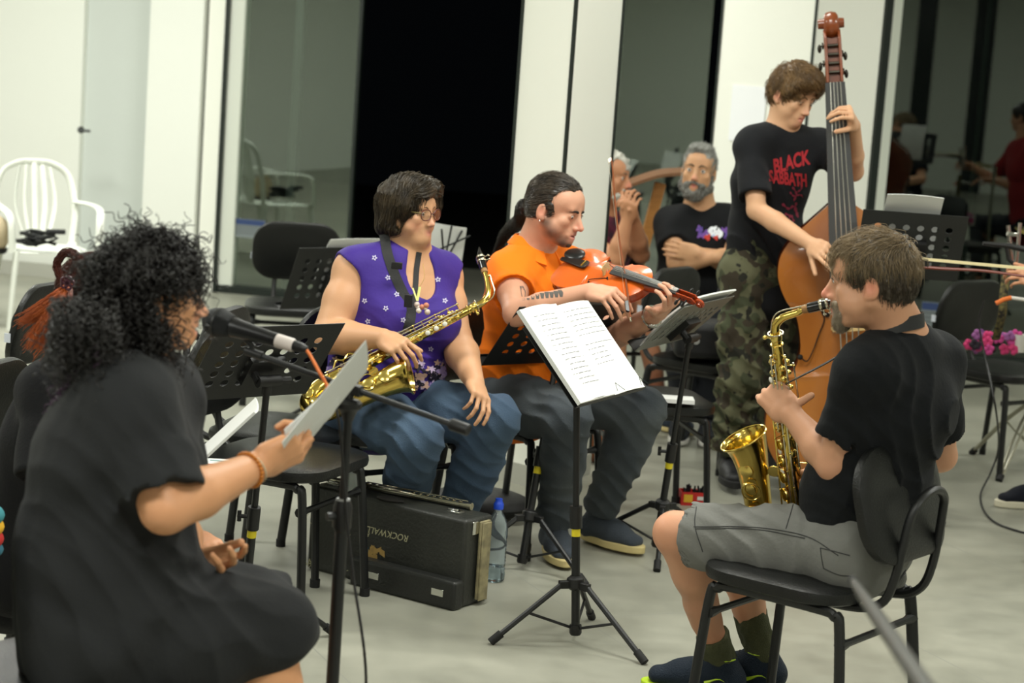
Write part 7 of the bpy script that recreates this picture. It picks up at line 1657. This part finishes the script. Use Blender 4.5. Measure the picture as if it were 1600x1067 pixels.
# ---------------------------------------------------------------- curly-haired woman in the foreground
def person_curly():
    J = skeleton(dict(pel=(165, 975, 3.86), waist=(160, 860, 3.84), chest=(175, 715, 3.84), neck=(205, 578, 3.87), head=(238, 458, 3.90), sl=(245, 622, 4.00), sr=(205, 640, 3.74),
        el=(268, 815, 4.08), wl=(300, 886, 3.95), er=(258, 795, 3.66), wr=(402, 728, 3.86), hl=(175, 975, 3.97), hr=(165, 992, 3.77), kl=(412, 955, 4.16), kr=(418, 985, 3.90), al=(455, 1200, 4.14), ar=(470, 1240, 3.92)))
    for s_ in 'lr': J['a'+s_][2] = 0.11; J['t'+s_] = J['a'+s_]+V(0.95, 0.3, 0)*0.15-V(0, 0, 0.05)
    t = thing('person', 'woman with big dark curly hair in a dark short-sleeved dress holding sheets of paper', 'person', (J['pel'][0], J['pel'][1], 0)); kw = dict(m=1.12, arm=1.10, belly=0.045, bust=0.02, sh_r=0.054)
    b = body_prims(J, leg=1.12, **kw); o, Rm = head_frame(J['head'], (0.90, 0.42, -0.02), (0, 0, 1)); s = 0.92; W = lambda x, y, z: o+Rm@(V(x, y, z)*s)
    b += head_prims(o, Rm, s, jaw=1.0, nose=1.2, lip=1.1, mouth=0.004)+[cone(W(0, -0.03, -0.04), lerp(J['neck'], o, 0.1), 0.052, 0.058, 0.03)]
    hd = at(470, 695, 3.90)-J['wr']
    b += hand_prims(J['wr'], hd, (-0.35, 0.75, 0.45), -1 if np.dot(np.cross(nrm(hd), V(-0.35, 0.75, 0.45)), V(0, 0, 1)) > 0 else 1, curls=[(38, 75, 50), (42, 78, 50), (46, 80, 50), (50, 80, 50)], thumb=(10, 25, 0), tdir=nrm(at(478, 688, 3.84)-at(420, 705, 3.84)), s=1.0)
    h2 = at(352, 892, 3.88)-J['wl']
    b += hand_prims(J['wl'], h2, (0.1, -0.75, 0.6), 1 if np.dot(np.cross(nrm(h2), V(0.1, -0.75, 0.6)), V(0, 0, 1)) > 0 else -1, curls=[(10, 20, 15), (20, 30, 20), (30, 35, 20), (38, 40, 20)], spread=0.08, thumb=(22, 5, 10), s=0.98)
    spots = [(W(0, 0.095, -0.073), 0.020, (186, 84, 92), 0.8), (W(0.0, 0.1, -0.045), 0.05, (222, 160, 132), 1.0), (J['er'], 0.06, (206, 148, 112), 1.0)]
    put(b, 0.0034, 'body', SKIN, t, base=(206, 150, 108), spots=spots); eyes(o, Rm, s, t); brows(o, Rm, s, t, (40, 30, 26))
    DR = cloth('charcoal_jersey', (38, 39, 40), bump=0.25, bscale=120, rough=0.92)
    sp = shirt_prims(J, g=0.020, sleeve=0.90, sleeve_r=0.078, hem=0.03, flare=0.018, neck_r=0.066, collar_z=0.012, short=(1.0, 1.02), **kw)
    hp_ = nrm(J['hr']-J['hl'])
    for s_ in 'lr':
        H, K = J['h'+s_], J['k'+s_]; sp = [ell(H, V(0.138, 0.138, 0.125), None, 0.05), cone(H, lerp(H, K, 0.5), 0.130, 0.118, 0.05), cone(lerp(H, K, 0.4), K, 0.118, 0.090, 0.06)]+sp
    d = nrm(lerp(J['kl'], J['kr'], 0.5)-lerp(J['hl'], J['hr'], 0.5)); kc = lerp(J['kl'], J['kr'], 0.5)
    sp = [flat(lerp(J['hl'], J['hr'], 0.5)+d*0.1, kc, hp_, (0.17, 0.115), (0.150, 0.085), 0.05)]+sp+[half(kc+d*0.055-V(0, 0, 0.02), d*0.85+V(0, 0, -0.5), 0.006, kc, 0.24)]
    wv = wrinkle(61, base=0.0026, spots=[(lerp(J['pel'], J['chest'], 0.35)+V(0.1, -0.1, 0), 0.18, (0.6, 0, 0.8), 40, 0.006), (lerp(J['pel'], J['chest'], 0.7)+V(0.05, -0.12, 0), 0.16, (0.35, 0, 0.9), 36, 0.006), (lerp(J['sr'], J['er'], 0.4), 0.10, (0.8, 0, 0.5), 50, 0.0035), (lerp(J['hr'], J['kr'], 0.6), 0.18, (0.6, 0, 0.6), 30, 0.005)])
    so, sv, sq = put(sp, 0.0052, 'dress', DR, t, disp=wv)
    # faint teal line of print on her back
    tree = BVHTree.FromPolygons(sv.tolist(), sq.tolist()); TL = mat('teal_print', (40, 84, 104), 0.8)
    for k in range(9):
        a = at(32+k*2.6, 679+(k % 3), 3.7); vs = [a, a+V(0.0022, 0, 0), a+V(0.0022, 0, 0.006), a+V(0, 0, 0.005)]; decal_on(tree, (vs, [(0, 1, 2, 3)]), 'back_lettering', TL, so, view=V(0, 0, EYE), off=0.001)
    for s_ in 'lr': shoe(J, s_, t, cloth('dark_trainer_cloth', (36, 38, 42)), mat('white_sole', (206, 204, 196), 0.6), s=0.95)
    # bracelets
    d = nrm(J['wr']-J['er']); c1, c2 = lerp(J['er'], J['wr'], 0.905), lerp(J['er'], J['wr'], 0.955)
    br = thing('bead_bracelet', 'amber wooden bead bracelet on the raised wrist of the curly-haired woman', 'bracelet', c1); x_, y_, _ = basis(d); AM = mat('amber_bead', (188, 112, 34), 0.35)
    mb = MB()
    for k in range(26): a = 2*math.pi*k/26; mb.ball(c1+(x_*math.cos(a)+y_*math.sin(a))*0.0335, 0.0044, 8, 6)
    br2 = build(mb, 'bead_row', AM, br); br2['kind'] = 'stuff'
    tag(build(MB().torus(c2, nrm(d+V(0, 0, 0.25)), 0.0315, 0.0018, 30, 6), 'thin_bracelet', mat('pale_cord', (206, 190, 160), 0.5)), 'thin pale cord bracelet on the same wrist, nearest her hand', 'bracelet')
    # hair: dark core volume plus ringlets
    BK = hairmat('black_curly_hair', (30, 27, 25), mcol=(16, 14, 13), rough=0.36); CO = mat('dark_hair_core', (14, 12, 12), 0.95, spec=0.1); PU = hairmat('purple_hair_tips', (84, 50, 84), mcol=(48, 30, 46), rough=0.4)
    R_, F_, U_ = Rm[:, 0], Rm[:, 1], Rm[:, 2]; Z = V(0, 0, 1)
    core = [ell(W(0, -0.030, 0.038), V(0.088, 0.100, 0.082)*s, Rm, 0.03), ell(W(0, -0.055, -0.07), V(0.104, 0.088, 0.115)*s, Rm, 0.05), ell(W(0, -0.095, -0.15), V(0.105, 0.065, 0.09)*s, Rm, 0.05), ell(W(0, 0.022, 0.060), V(0.082, 0.062, 0.050)*s, Rm, 0.03), ell(W(0, 0.135, -0.062), V(0.085, 0.088, 0.100)*s, Rm, 0.02, -1)]
    ho, hv, hq = put(core, 0.006, 'hair', CO, t, disp=wrinkle(71, base=0.006, fr=40))
    rg = np.random.default_rng(8); rp, rn = sample_surf(hv, hq, 2700, 72, cond=lambda c: ((c-o)@F_ < np.where((c-o)@U_ > 0.02, 0.115, 0.072)).astype(float)*(1+1.2*((c-o)@U_ > 0.03)))
    n = len(rp); M_ = 44; L = rg.uniform(0.05, 0.13, n); low = (rp-o)@U_; L = L*np.where(low > 0.03, 0.62, 1.0); s_ = np.linspace(0, 1, M_)
    D0 = rn*0.50+rg.normal(size=(n, 3))*0.35-F_*0.1; D0 /= np.linalg.norm(D0, axis=1)[:, None]; G = -Z+rn*rn[:, 2:3]+rn*0.22+rg.normal(size=(n, 3))*0.12; G /= np.maximum(0.3, np.linalg.norm(G, axis=1))[:, None]
    ext = rg.integers(0, n, 380); ep = np.array([at(rg.uniform(78, 185), rg.uniform(462, 548), rg.uniform(3.66, 3.84)) for _ in ext]); rp[ext] = ep; rn[ext] = nrm(V(-0.4, -0.8, 0)); G[ext] = -Z+rg.normal(size=(len(ext), 3))*0.12
    base = rp[:, None]-rn[:, None]*0.006+D0[:, None]*(s_*(1-0.6*s_))[None, :, None]*(L*0.42)[:, None, None]+G[:, None]*(s_**1.6)[None, :, None]*(L*0.85)[:, None, None]
    T = np.gradient(base, axis=1); T /= np.linalg.norm(T, axis=2)[..., None]; rf = rg.normal(size=(n, 1, 3)); X = np.cross(T, rf); X /= np.linalg.norm(X, axis=2)[..., None]; Y = np.cross(T, X)
    turns = L/0.023; ph = rg.uniform(0, 6.28, n); rad = rg.uniform(0.004, 0.0085, n); ang = ph[:, None]+2*np.pi*turns[:, None]*s_[None]*rg.choice([-1, 1], n)[:, None]
    A_ = base+rad[:, None, None]*(np.cos(ang)[..., None]*X+np.sin(ang)[..., None]*Y)*np.minimum(1, s_*5)[None, :, None]
    rw = rg.uniform(0.0011, 0.0020, n); tipz = A_[:, -1]@Z; pur = (tipz < np.quantile(tipz, 0.16)) & (rg.uniform(size=n) < 0.75)
    v_, f_ = ribbons(A_[~pur], rw[~pur], 0.45, 4); mesh_obj('ringlets', v_, f_, BK, ho, smooth=180); v_, f_ = ribbons(A_[pur], rw[pur], 0.45, 4); mesh_obj('purple_ringlets', v_, f_, PU, ho, smooth=180)
    # finer flyaway hairs on the outline
    k = rg.choice(n, 260); A2 = base[k]+ (A_[k]-base[k])*1.15+rn[k][:, None]*0.002*s_[None, :, None]; v_, f_ = ribbons(A2, 0.0005, 0.4, 3); mesh_obj('flyaway_hairs', v_, f_, BK, ho, smooth=None)
    return J
PK = person_curly()
def paper_sheet(p0, p1, wdir, w, name, label, curl=0.01, th=0.0012, parent=None):
    Y = nrm(p1-p0); X = nrm(wdir-Y*np.dot(wdir, Y)); t = thing(name, label, 'paper', p0); sheet(p0-X*w/2, X, Y, np.cross(X, Y), w, np.linalg.norm(p1-p0), 'sheet', t, curl=curl, th=th); return t
# sheets in her hand, seen almost edge-on
paper_sheet(at(444, 712, 3.92), at(572, 556, 4.02), V(0.30, 0.93, 0.11), 0.205, 'song_sheet', 'white sheet of paper held up in the hand of the curly-haired woman, edge towards us', curl=0.004)
paper_sheet(at(436, 702, 3.90), at(520, 625, 4.02), V(0.36, 0.90, 0.08), 0.13, 'song_sheet', 'second sheet folded behind the sheet the curly-haired woman holds', curl=0.012)
# ---------------------------------------------------------------- person with the red ponytail behind her
def person_red():
    J = skeleton(dict(pel=(40, 880, 5.06), neck=(128, 566, 4.92), head=(158, 470, 4.90), sl=(165, 600, 5.06), sr=(82, 612, 4.80), el=(222, 790, 5.06), wl=(300, 838, 4.92), er=(70, 780, 4.66), wr=(180, 830, 4.66),
        hl=(80, 870, 5.12), hr=(30, 890, 4.95), kl=(250, 860, 5.30), kr=(230, 880, 5.10), al=(260, 1030, 5.3), ar=(240, 1060, 5.1)))
    J['chest'] = lerp(J['pel'], J['neck'], 0.66)
    for s_ in 'lr': J['a'+s_][2] = 0.11; J['t'+s_] = J['a'+s_]+V(0.9, 0.3, 0)*0.15-V(0, 0, 0.05)
    t = thing('person', 'person with a bright red ponytail and bun in black, mostly hidden behind the curly-haired woman', 'person', (J['pel'][0], J['pel'][1], 0)); kw = dict(m=1.02, arm=1.0, sh_r=0.052)
    b = body_prims(J, leg=1.0, **kw); o, Rm = head_frame(J['head'], (0.88, 0.40, -0.06), (0, 0, 1)); s = 0.93; W = lambda x, y, z: o+Rm@(V(x, y, z)*s)
    b += head_prims(o, Rm, s)+[cone(W(0, -0.03, -0.04), lerp(J['neck'], o, 0.1), 0.052, 0.056, 0.03)]
    h2 = at(336, 858, 4.84)-J['wl']; b += hand_prims(J['wl'], h2, (0.0, 0.3, -0.95), 1, curls=[(25, 35, 20), (32, 45, 25), (38, 50, 25), (44, 50, 25)], thumb=(30, 30, 10), s=0.92)
    b += hand_prims(J['wr'], V(1, 0.2, -0.2), (0, 0.3, -0.9), 1)
    put(b, 0.0045, 'body', SKIN, t, base=(204, 148, 112)); TEE = cloth('black_tee_soft', (26, 26, 28))
    so, sv, sq = put(shirt_prims(J, g=0.016, sleeve=0.8, sleeve_r=0.076, hem=0.05, neck_r=0.062, **kw), 0.006, 'tee_shirt', TEE, t, disp=wrinkle(81, base=0.002))
    put(trouser_prims(J, 1.02, 1.0), 0.007, 'trousers', cloth('black_trousers', (20, 20, 22)), t)
    for s_ in 'lr': shoe(J, s_, t, cloth('dark_trainer_cloth', (36, 38, 42)), mat('white_sole', (206, 204, 196), 0.6), s=0.95)
    RD = hairmat('dark_auburn_hair', (84, 36, 24), mcol=(48, 24, 18), mottle=0.7); OR = hairmat('copper_orange_hair', (190, 96, 40), mcol=(130, 56, 26), mottle=0.7); F_, U_, R_ = Rm[:, 1], Rm[:, 2], Rm[:, 0]
    hp = hair_cap(o, Rm, s, g=0.008); ho, hv, hq = put(hp, 0.0042, 'hair', RD, t, disp=wrinkle(82, base=0.0015, fr=50)); tie = W(0, -0.115, 0.02)
    def flow(P, L): q = tie-P; return q/np.maximum(1e-6, np.linalg.norm(q, axis=1))[:, None]
    rp, rn = sample_surf(hv, hq, 1800, 83); v_, f_ = strands(hp, rp, rn, flow, 0.06, 0.008, 0.003, 0.0009, seed=83, jitter=0.08); mesh_obj('hair_strands', v_, f_, RD, ho, smooth=None)
    # bun loop and loose copper tail, as swept strands
    rg = np.random.default_rng(5); tp = at(107, 446, 4.80)
    def tuft(path, spread, n, rad, m, nm, flare=1.0, seed=0):
        path = bez(path, 6); K = len(path); r_ = np.random.default_rng(seed); off = r_.normal(size=(n, 3)); off /= np.linalg.norm(off, axis=1)[:, None]; off *= r_.uniform(0.2, 1, (n, 1)); A_ = np.zeros((n, K, 3))
        for i in range(K): A_[:, i] = path[i]+off*np.interp(i/(K-1), np.linspace(0, 1, len(spread)), spread)*(1+0.0*flare)+r_.normal(size=(n, 3))*0.0010
        cut = r_.uniform(0.35, 1.0, n)**0.7; idx = (np.linspace(0, 1, K)[None]*cut[:, None])*(K-1); i0 = np.floor(idx).astype(int); fr = (idx-i0)[..., None]; i1 = np.minimum(i0+1, K-1); A_ = A_[np.arange(n)[:, None], i0]*(1-fr)+A_[np.arange(n)[:, None], i1]*fr
        v_, f_ = ribbons(A_, rad, 0.4, 3); return mesh_obj(nm, v_, f_, m, ho, smooth=None)
    tuft([tp, at(92, 428, 4.80), at(90, 408, 4.80), at(104, 394, 4.80), at(120, 402, 4.80), at(118, 424, 4.81), tp], [0.006, 0.009, 0.010, 0.012, 0.010, 0.006], 260, 0.0013, RD, 'bun_loop', seed=1)
    tuft([tp, at(92, 462, 4.76), at(72, 478, 4.74), at(48, 494, 4.74), at(28, 506, 4.74)], [0.008, 0.016, 0.020, 0.020, 0.022], 320, 0.0011, OR, 'ponytail', seed=2)
    tuft([tp, at(94, 470, 4.76), at(80, 500, 4.74), at(66, 524, 4.74), at(52, 544, 4.74)], [0.008, 0.020, 0.028, 0.034, 0.036], 700, 0.0012, OR, 'ponytail', seed=3)
    tuft([tp, at(104, 476, 4.76), at(98, 505, 4.74), at(88, 530, 4.74), at(70, 542, 4.74)], [0.008, 0.018, 0.024, 0.022, 0.012], 500, 0.0012, hairmat('auburn_mid_hair', (126, 56, 26), mcol=(80, 34, 18)), 'ponytail', seed=4)
    sc_ = thing('hair_scrunchie', 'dark flower-shaped hair tie on the red ponytail', 'hair tie', tp); mb = MB()
    for k in range(5): a = k*2*math.pi/5; mb.torus(at(105, 442, 4.77)+V(math.cos(a), 0, math.sin(a))*0.009, (0, 1, 0), 0.007, 0.003, 12, 6)
    build(mb, 'flower_loops', mat('dark_plum_satin', (72, 36, 48), 0.4), sc_); build(MB().ball(at(108, 467, 4.77), 0.006, 10, 8), 'blue_bead', mat('violet_blue_bead', (74, 64, 190), 0.4), sc_)
    return J
PR = person_red()
paper_sheet(at(300, 722, 4.86), at(398, 632, 4.86), V(0.10, 0.95, 0.32), 0.12, 'song_sheet', 'folded thick white sheets held by the person behind, beside the curly-haired woman\'s sleeve', curl=0.008, th=0.006)
q = at(336, 727, 4.9); fl = thing('printed_leaflet', 'white leaflet with coloured printed lines lying below the folded sheets', 'paper', q); build(MB().box(q, (0.11, 0.15, 0.002), V(1, 0.1, 0.0), V(-0.1, 1, 0)), 'leaflet_sheet', PAP, fl)
mb = MB()
for k in range(2): mb.box(q+V(-0.008+0.006*k, -0.025+0.03*k, 0.0015), (0.055, 0.006, 0.001), V(1, 0.1, 0), V(-0.1, 1, 0))
build(mb, 'red_print', mat('red_print_ink', (206, 96, 80), 0.7), fl); build(MB().box(q+V(0.01, 0.05, 0.0015), (0.06, 0.006, 0.001)), 'teal_print_line', mat('teal_print_ink', (90, 150, 150), 0.7), fl)
# bright printed fabric at the left edge
q = at(-32, 828, 4.55); fb = thing('printed_fabric_bag', 'multicoloured printed fabric bag poking in at the left edge', 'bag', q-V(0, 0, 0.07))
for i, (c, dz, h) in enumerate((((60, 140, 150), 0.035, 0.03), ((226, 176, 40), 0.008, 0.03), ((190, 44, 40), -0.02, 0.03), ((50, 110, 130), -0.045, 0.025))): build(MB().ball(q+V(0, 0, dz), (0.055, 0.06, h*1.0), 24, 12), 'fabric_panel', mat('bag_%d' % i, c, 0.8), fb)
# ================================================================ right edge: percussion corner
# cable from the right chair down and across the floor
cb = bez([at(1538, 470, 8.3), at(1530, 505, 8.3), at(1540, 560, 8.25), at(1556, 640, 8.1), atz(1560, 700, 0.16), atz(1548, 738, 0.05), atz(1532, 775, 0.006), atz(1545, 808, 0.006), atz(1585, 828, 0.006), atz(1680, 850, 0.006)], 8)
ct = thing('floor_cable', 'thin dark cable looping down from the right chair across the floor at the right edge', 'cable', (cb[-1][0], cb[-1][1], 0)); build(MB().tube(cb, 0.0042, 8), 'cable_length', PLA, ct)
# chrome double-braced cymbal stand feet
STL = mat('dull_chrome', (168, 166, 150), 0.3, 0.85)
c = atz(1608, 735, 0.0); c = V(c[0], c[1], 0)
t = thing('cymbal_stand', 'dull chrome double-braced tripod stand at the right edge with rubber feet', 'cymbal stand', c); hub = c+V(0, 0, 0.33)
for px, py in ((1520, 706), (1562, 748), (1660, 700)):
    f = atz(px, py, 0.012); lg = MB(); e = nrm((f-hub)); sd = nrm(np.cross(e, V(0, 0, 1)))
    for q in (-1, 1): build(MB().tube(bez([hub+sd*q*0.008, lerp(hub, f, 0.5)+sd*q*0.012+V(0, 0, 0.02), f+sd*q*0.006], 5), 0.006, 8), 'leg', STL, t)
    build(MB().tube([f-e*0.02, f+e*0.012], 0.015, 10), 'rubber_foot', RUB, t)
    build(MB().tube([lerp(hub, f, 0.45), c+V(0, 0, 0.10)], 0.005, 6), 'brace', STL, t)
build(MB().tube([c+V(0, 0, 0.08), c+V(0, 0, 1.05)], 0.0125, 12), 'pole', STL, t)
build(MB().tube([c+V(0, 0, 0.32), c+V(0, 0, 0.37)], 0.019, 12), 'clamp', STL, t)
top = c+V(0, 0, 1.05); tip = at(1612, 362, c[1]); build(MB().tube([top, tip], 0.009, 10), 'boom_arm', STL, t)
cy = thing('cymbal', 'gold cymbal edge at the right edge above the hand', 'cymbal', tip); build(MB().lathe([(0.008, 0.012), (0.02, 0.010), (0.035, 0.0), (0.075, -0.006), (0.07, -0.0075), (0.03, -0.003), (0.0, 0.004)], tip, nrm(V(0.2, -0.2, 1)), 36), 'cymbal_disc', BRS2, cy)
# chrome clamp with small clip microphone
q = at(1580, 385, 8.0); t = thing('clamp_microphone', 'small black microphone on chrome clamp rods by the right edge', 'microphone', q-V(0, 0, 0.12))
build(MB().tube([at(1575, 352, 8.0), at(1582, 416, 8.0)], 0.008, 10), 'rod', CHR, t); build(MB().tube([at(1594, 348, 8.0), at(1588, 412, 8.0)], 0.007, 10), 'rod', CHR, t)
build(MB().box(at(1581, 366, 7.98), (0.04, 0.02, 0.016)), 'chrome_clamp', CHR, t, bevel=0.003)
build(MB().tube([at(1536, 380, 7.97), at(1575, 384, 7.97), at(1612, 392, 7.97)], [0.007, 0.011, 0.012], 12), 'microphone_body', PLA, t)
build(MB().tube([at(1572, 386, 7.97), at(1576, 405, 7.97), at(1590, 418, 7.97), at(1610, 420, 7.97)], 0.008, 8), 'goose_neck', PLA, t)
# beater / orange tipped stick
t = thing('percussion_stick', 'short stick with orange tip and pale shaft at the right edge', 'stick', at(1556, 474, 7.95)); build(MB().tube([at(1556, 474, 7.95), at(1568, 468, 7.95), at(1580, 465, 7.95)], 0.009, 10), 'orange_tip', mat('orange_felt', (214, 112, 48), 0.7), t)
build(MB().tube([at(1579, 465, 7.95), at(1612, 470, 7.95)], 0.0075, 10), 'pale_shaft', mat('pale_shaft', (206, 204, 196), 0.4), t)
# hanging patterned strap
sp_ = bez([at(1572, 432, 8.15), at(1568, 460, 8.12), at(1566, 490, 8.12), at(1560, 515, 8.15), at(1556, 530, 8.2)], 8); vs = []; fs = []
tag(build(MB().tube(sp_, 0.017, 8, flat=0.3, up=(0, 1, 0)), 'woven_strap', mat('olive_gold_webbing', (116, 106, 62), 0.8, mottle=1.0, mscale=55, mcol=(30, 28, 22))), 'olive and gold woven strap hanging before the right black chair', 'strap')
# pink and purple fabric flowers on the chair, white cup, dark bag
r5 = random.Random(21); q0 = at(1548, 538, 8.62); t = thing('flower_garland', 'garland of pink and purple fabric flowers on the right black chair', 'garland', q0-V(0, 0, 0.03))
for k in range(26):
    px = 1512+80*r5.random(); py = 532+r5.uniform(-10, 14); c = [(206, 62, 118), (150, 92, 150), (112, 60, 120), (40, 34, 44), (196, 70, 140)][r5.randrange(5)]
    p = at(px, py, 8.62+r5.uniform(-0.05, 0.05)); mb = MB()
    for a in range(5): an = a*2*math.pi/5+r5.random(); mb.ball(p+V(math.cos(an), -0.2, math.sin(an))*0.013, (0.012, 0.007, 0.012), 8, 6)
    build(mb, 'fabric_flower', mat('flower_%d_%d' % (c[0], c[2]), c, 0.8), t)
q = at(1592, 535, 8.6); tag(build(MB().lathe([(0.0, 0), (0.026, 0), (0.031, 0.075), (0.028, 0.075), (0.024, 0.004), (0.0, 0.004)], q-V(0, 0, 0.04), (0, 0, 1), 20), 'white_cup', mat('white_ceramic', (214, 214, 206), 0.3)), 'small white cup on the right chair beside the pink flowers', 'cup')
# person at the right edge: hand, sleeve and shoe come into frame
def person_edge():
    J = skeleton(dict(pel=(1790, 610, 7.9), neck=(1785, 330, 7.85), head=(1790, 258, 7.8), sl=(1770, 372, 7.75), sr=(1815, 352, 8.0), el=(1700, 480, 7.62), wl=(1632, 436, 7.62), er=(1760, 480, 7.9), wr=(1690, 470, 7.75),
        hl=(1770, 620, 7.8), hr=(1800, 610, 7.95), kl=(1650, 640, 7.45), kr=(1680, 630, 7.6), al=(1645, 775, 7.05), ar=(1690, 780, 7.2)))
    al = atz(1622, 792, 0.0); J['al'] = V(al[0], al[1], 0.105); J['ar'][2] = 0.105; J['chest'] = lerp(J['pel'], J['neck'], 0.66)
    for s_ in 'lr': J['t'+s_] = J['a'+s_]+V(-0.95, -0.25, 0)*0.15-V(0, 0, 0.05)
    t = thing('person', 'person at the right edge of whom only the fingers and a shoe come into view', 'person', (J['pel'][0], J['pel'][1], 0)); kw = dict(m=1.0, arm=1.0, sh_r=0.052); b = body_prims(J, leg=1.0, **kw)
    o, Rm = head_frame(J['head'], (-0.92, -0.3, -0.1), (0, 0, 1)); b += head_prims(o, Rm, 0.95); b += hand_prims(J['wl'], at(1592, 428, 7.62)-J['wl'], (0.1, 0.8, -0.5), -1, curls=[(35, 45, 25)]*4, thumb=(30, 30, 10)); b += hand_prims(J['wr'], V(-1, 0, 0), (0, 0, -1), 1)
    put(b, 0.006, 'body', SKIN, t, base=(196, 142, 108)); put(shirt_prims(J, g=0.015, sleeve=0.7, sleeve_r=0.074, hem=0.04, **kw), 0.008, 'tee_shirt', cloth('dull_red_tee', (150, 40, 40)), t); put(trouser_prims(J, 1, 1), 0.008, 'trousers', cloth('dark_trousers', (30, 32, 36)), t)
    for s_ in 'lr': shoe(J, s_, t, cloth('black_canvas_shoe', (24, 26, 34)), mat('cream_white_sole', (214, 208, 184), 0.6), s=1.0, sole_h=0.028)
    hp = hair_cap(o, Rm, 0.95, g=0.008); put(hp, 0.006, 'hair', hairmat('plain_dark_hair', (44, 36, 30), mcol=(30, 24, 20)), t)
person_edge()
# wooden lectern between the clasped hands and the bearded man
WD = mat('honey_pine_wood', (172, 118, 58), 0.45, mottle=0.4, mscale=10, mcol=(136, 88, 40), stretch=(1, 1, 8)); WDD = mat('brown_board_wood', (128, 90, 62), 0.5, mottle=0.4, mscale=8, mcol=(100, 68, 46), stretch=(6, 1, 1))
q = at(1028, 285, 10.15); t = thing('wooden_lectern', 'wooden lectern with curved sloping top and slanting post before the middle glass', 'lectern', (at(1000, 400, 10.15)[0], 10.15, 0))
a, m_, b_ = at(978, 290, 10.05), at(1028, 274, 10.15), at(1068, 270, 10.25); pts = bez([a, m_, b_], 8); vs = []; fs = []
for p in pts: vs += [p+V(0, -0.14, -0.004), p+V(0, 0.14, 0.004), p+V(0, 0.14, 0.020), p+V(0, -0.14, 0.012)]
for i in range(len(pts)-1):
    for k in range(4): fs.append((4*i+k, 4*i+(k+1) % 4, 4*i+4+(k+1) % 4, 4*i+4+k))
n_ = 4*(len(pts)-1); fs += [(3, 2, 1, 0), (n_, n_+1, n_+2, n_+3)]; mesh_obj('lectern_top', vs, fs, WDD, t, smooth=30)
p1 = at(1032, 286, 10.15); p2 = at(1002, 400, 10.15); d = nrm(p2-p1); foot = p1+d*((0.02-p1[2])/d[2])
build(MB().box((p1+foot)/2, (0.055, 0.045, np.linalg.norm(p1-foot)), nrm(np.cross(V(0, 1, 0), d)), V(0, 1, 0), -d), 'lectern_post', WD, t, bevel=0.004)
f2 = V(foot[0], 10.15, 0.02); build(MB().box(f2, (0.40, 0.30, 0.04)), 'lectern_base', WDD, t, bevel=0.006)
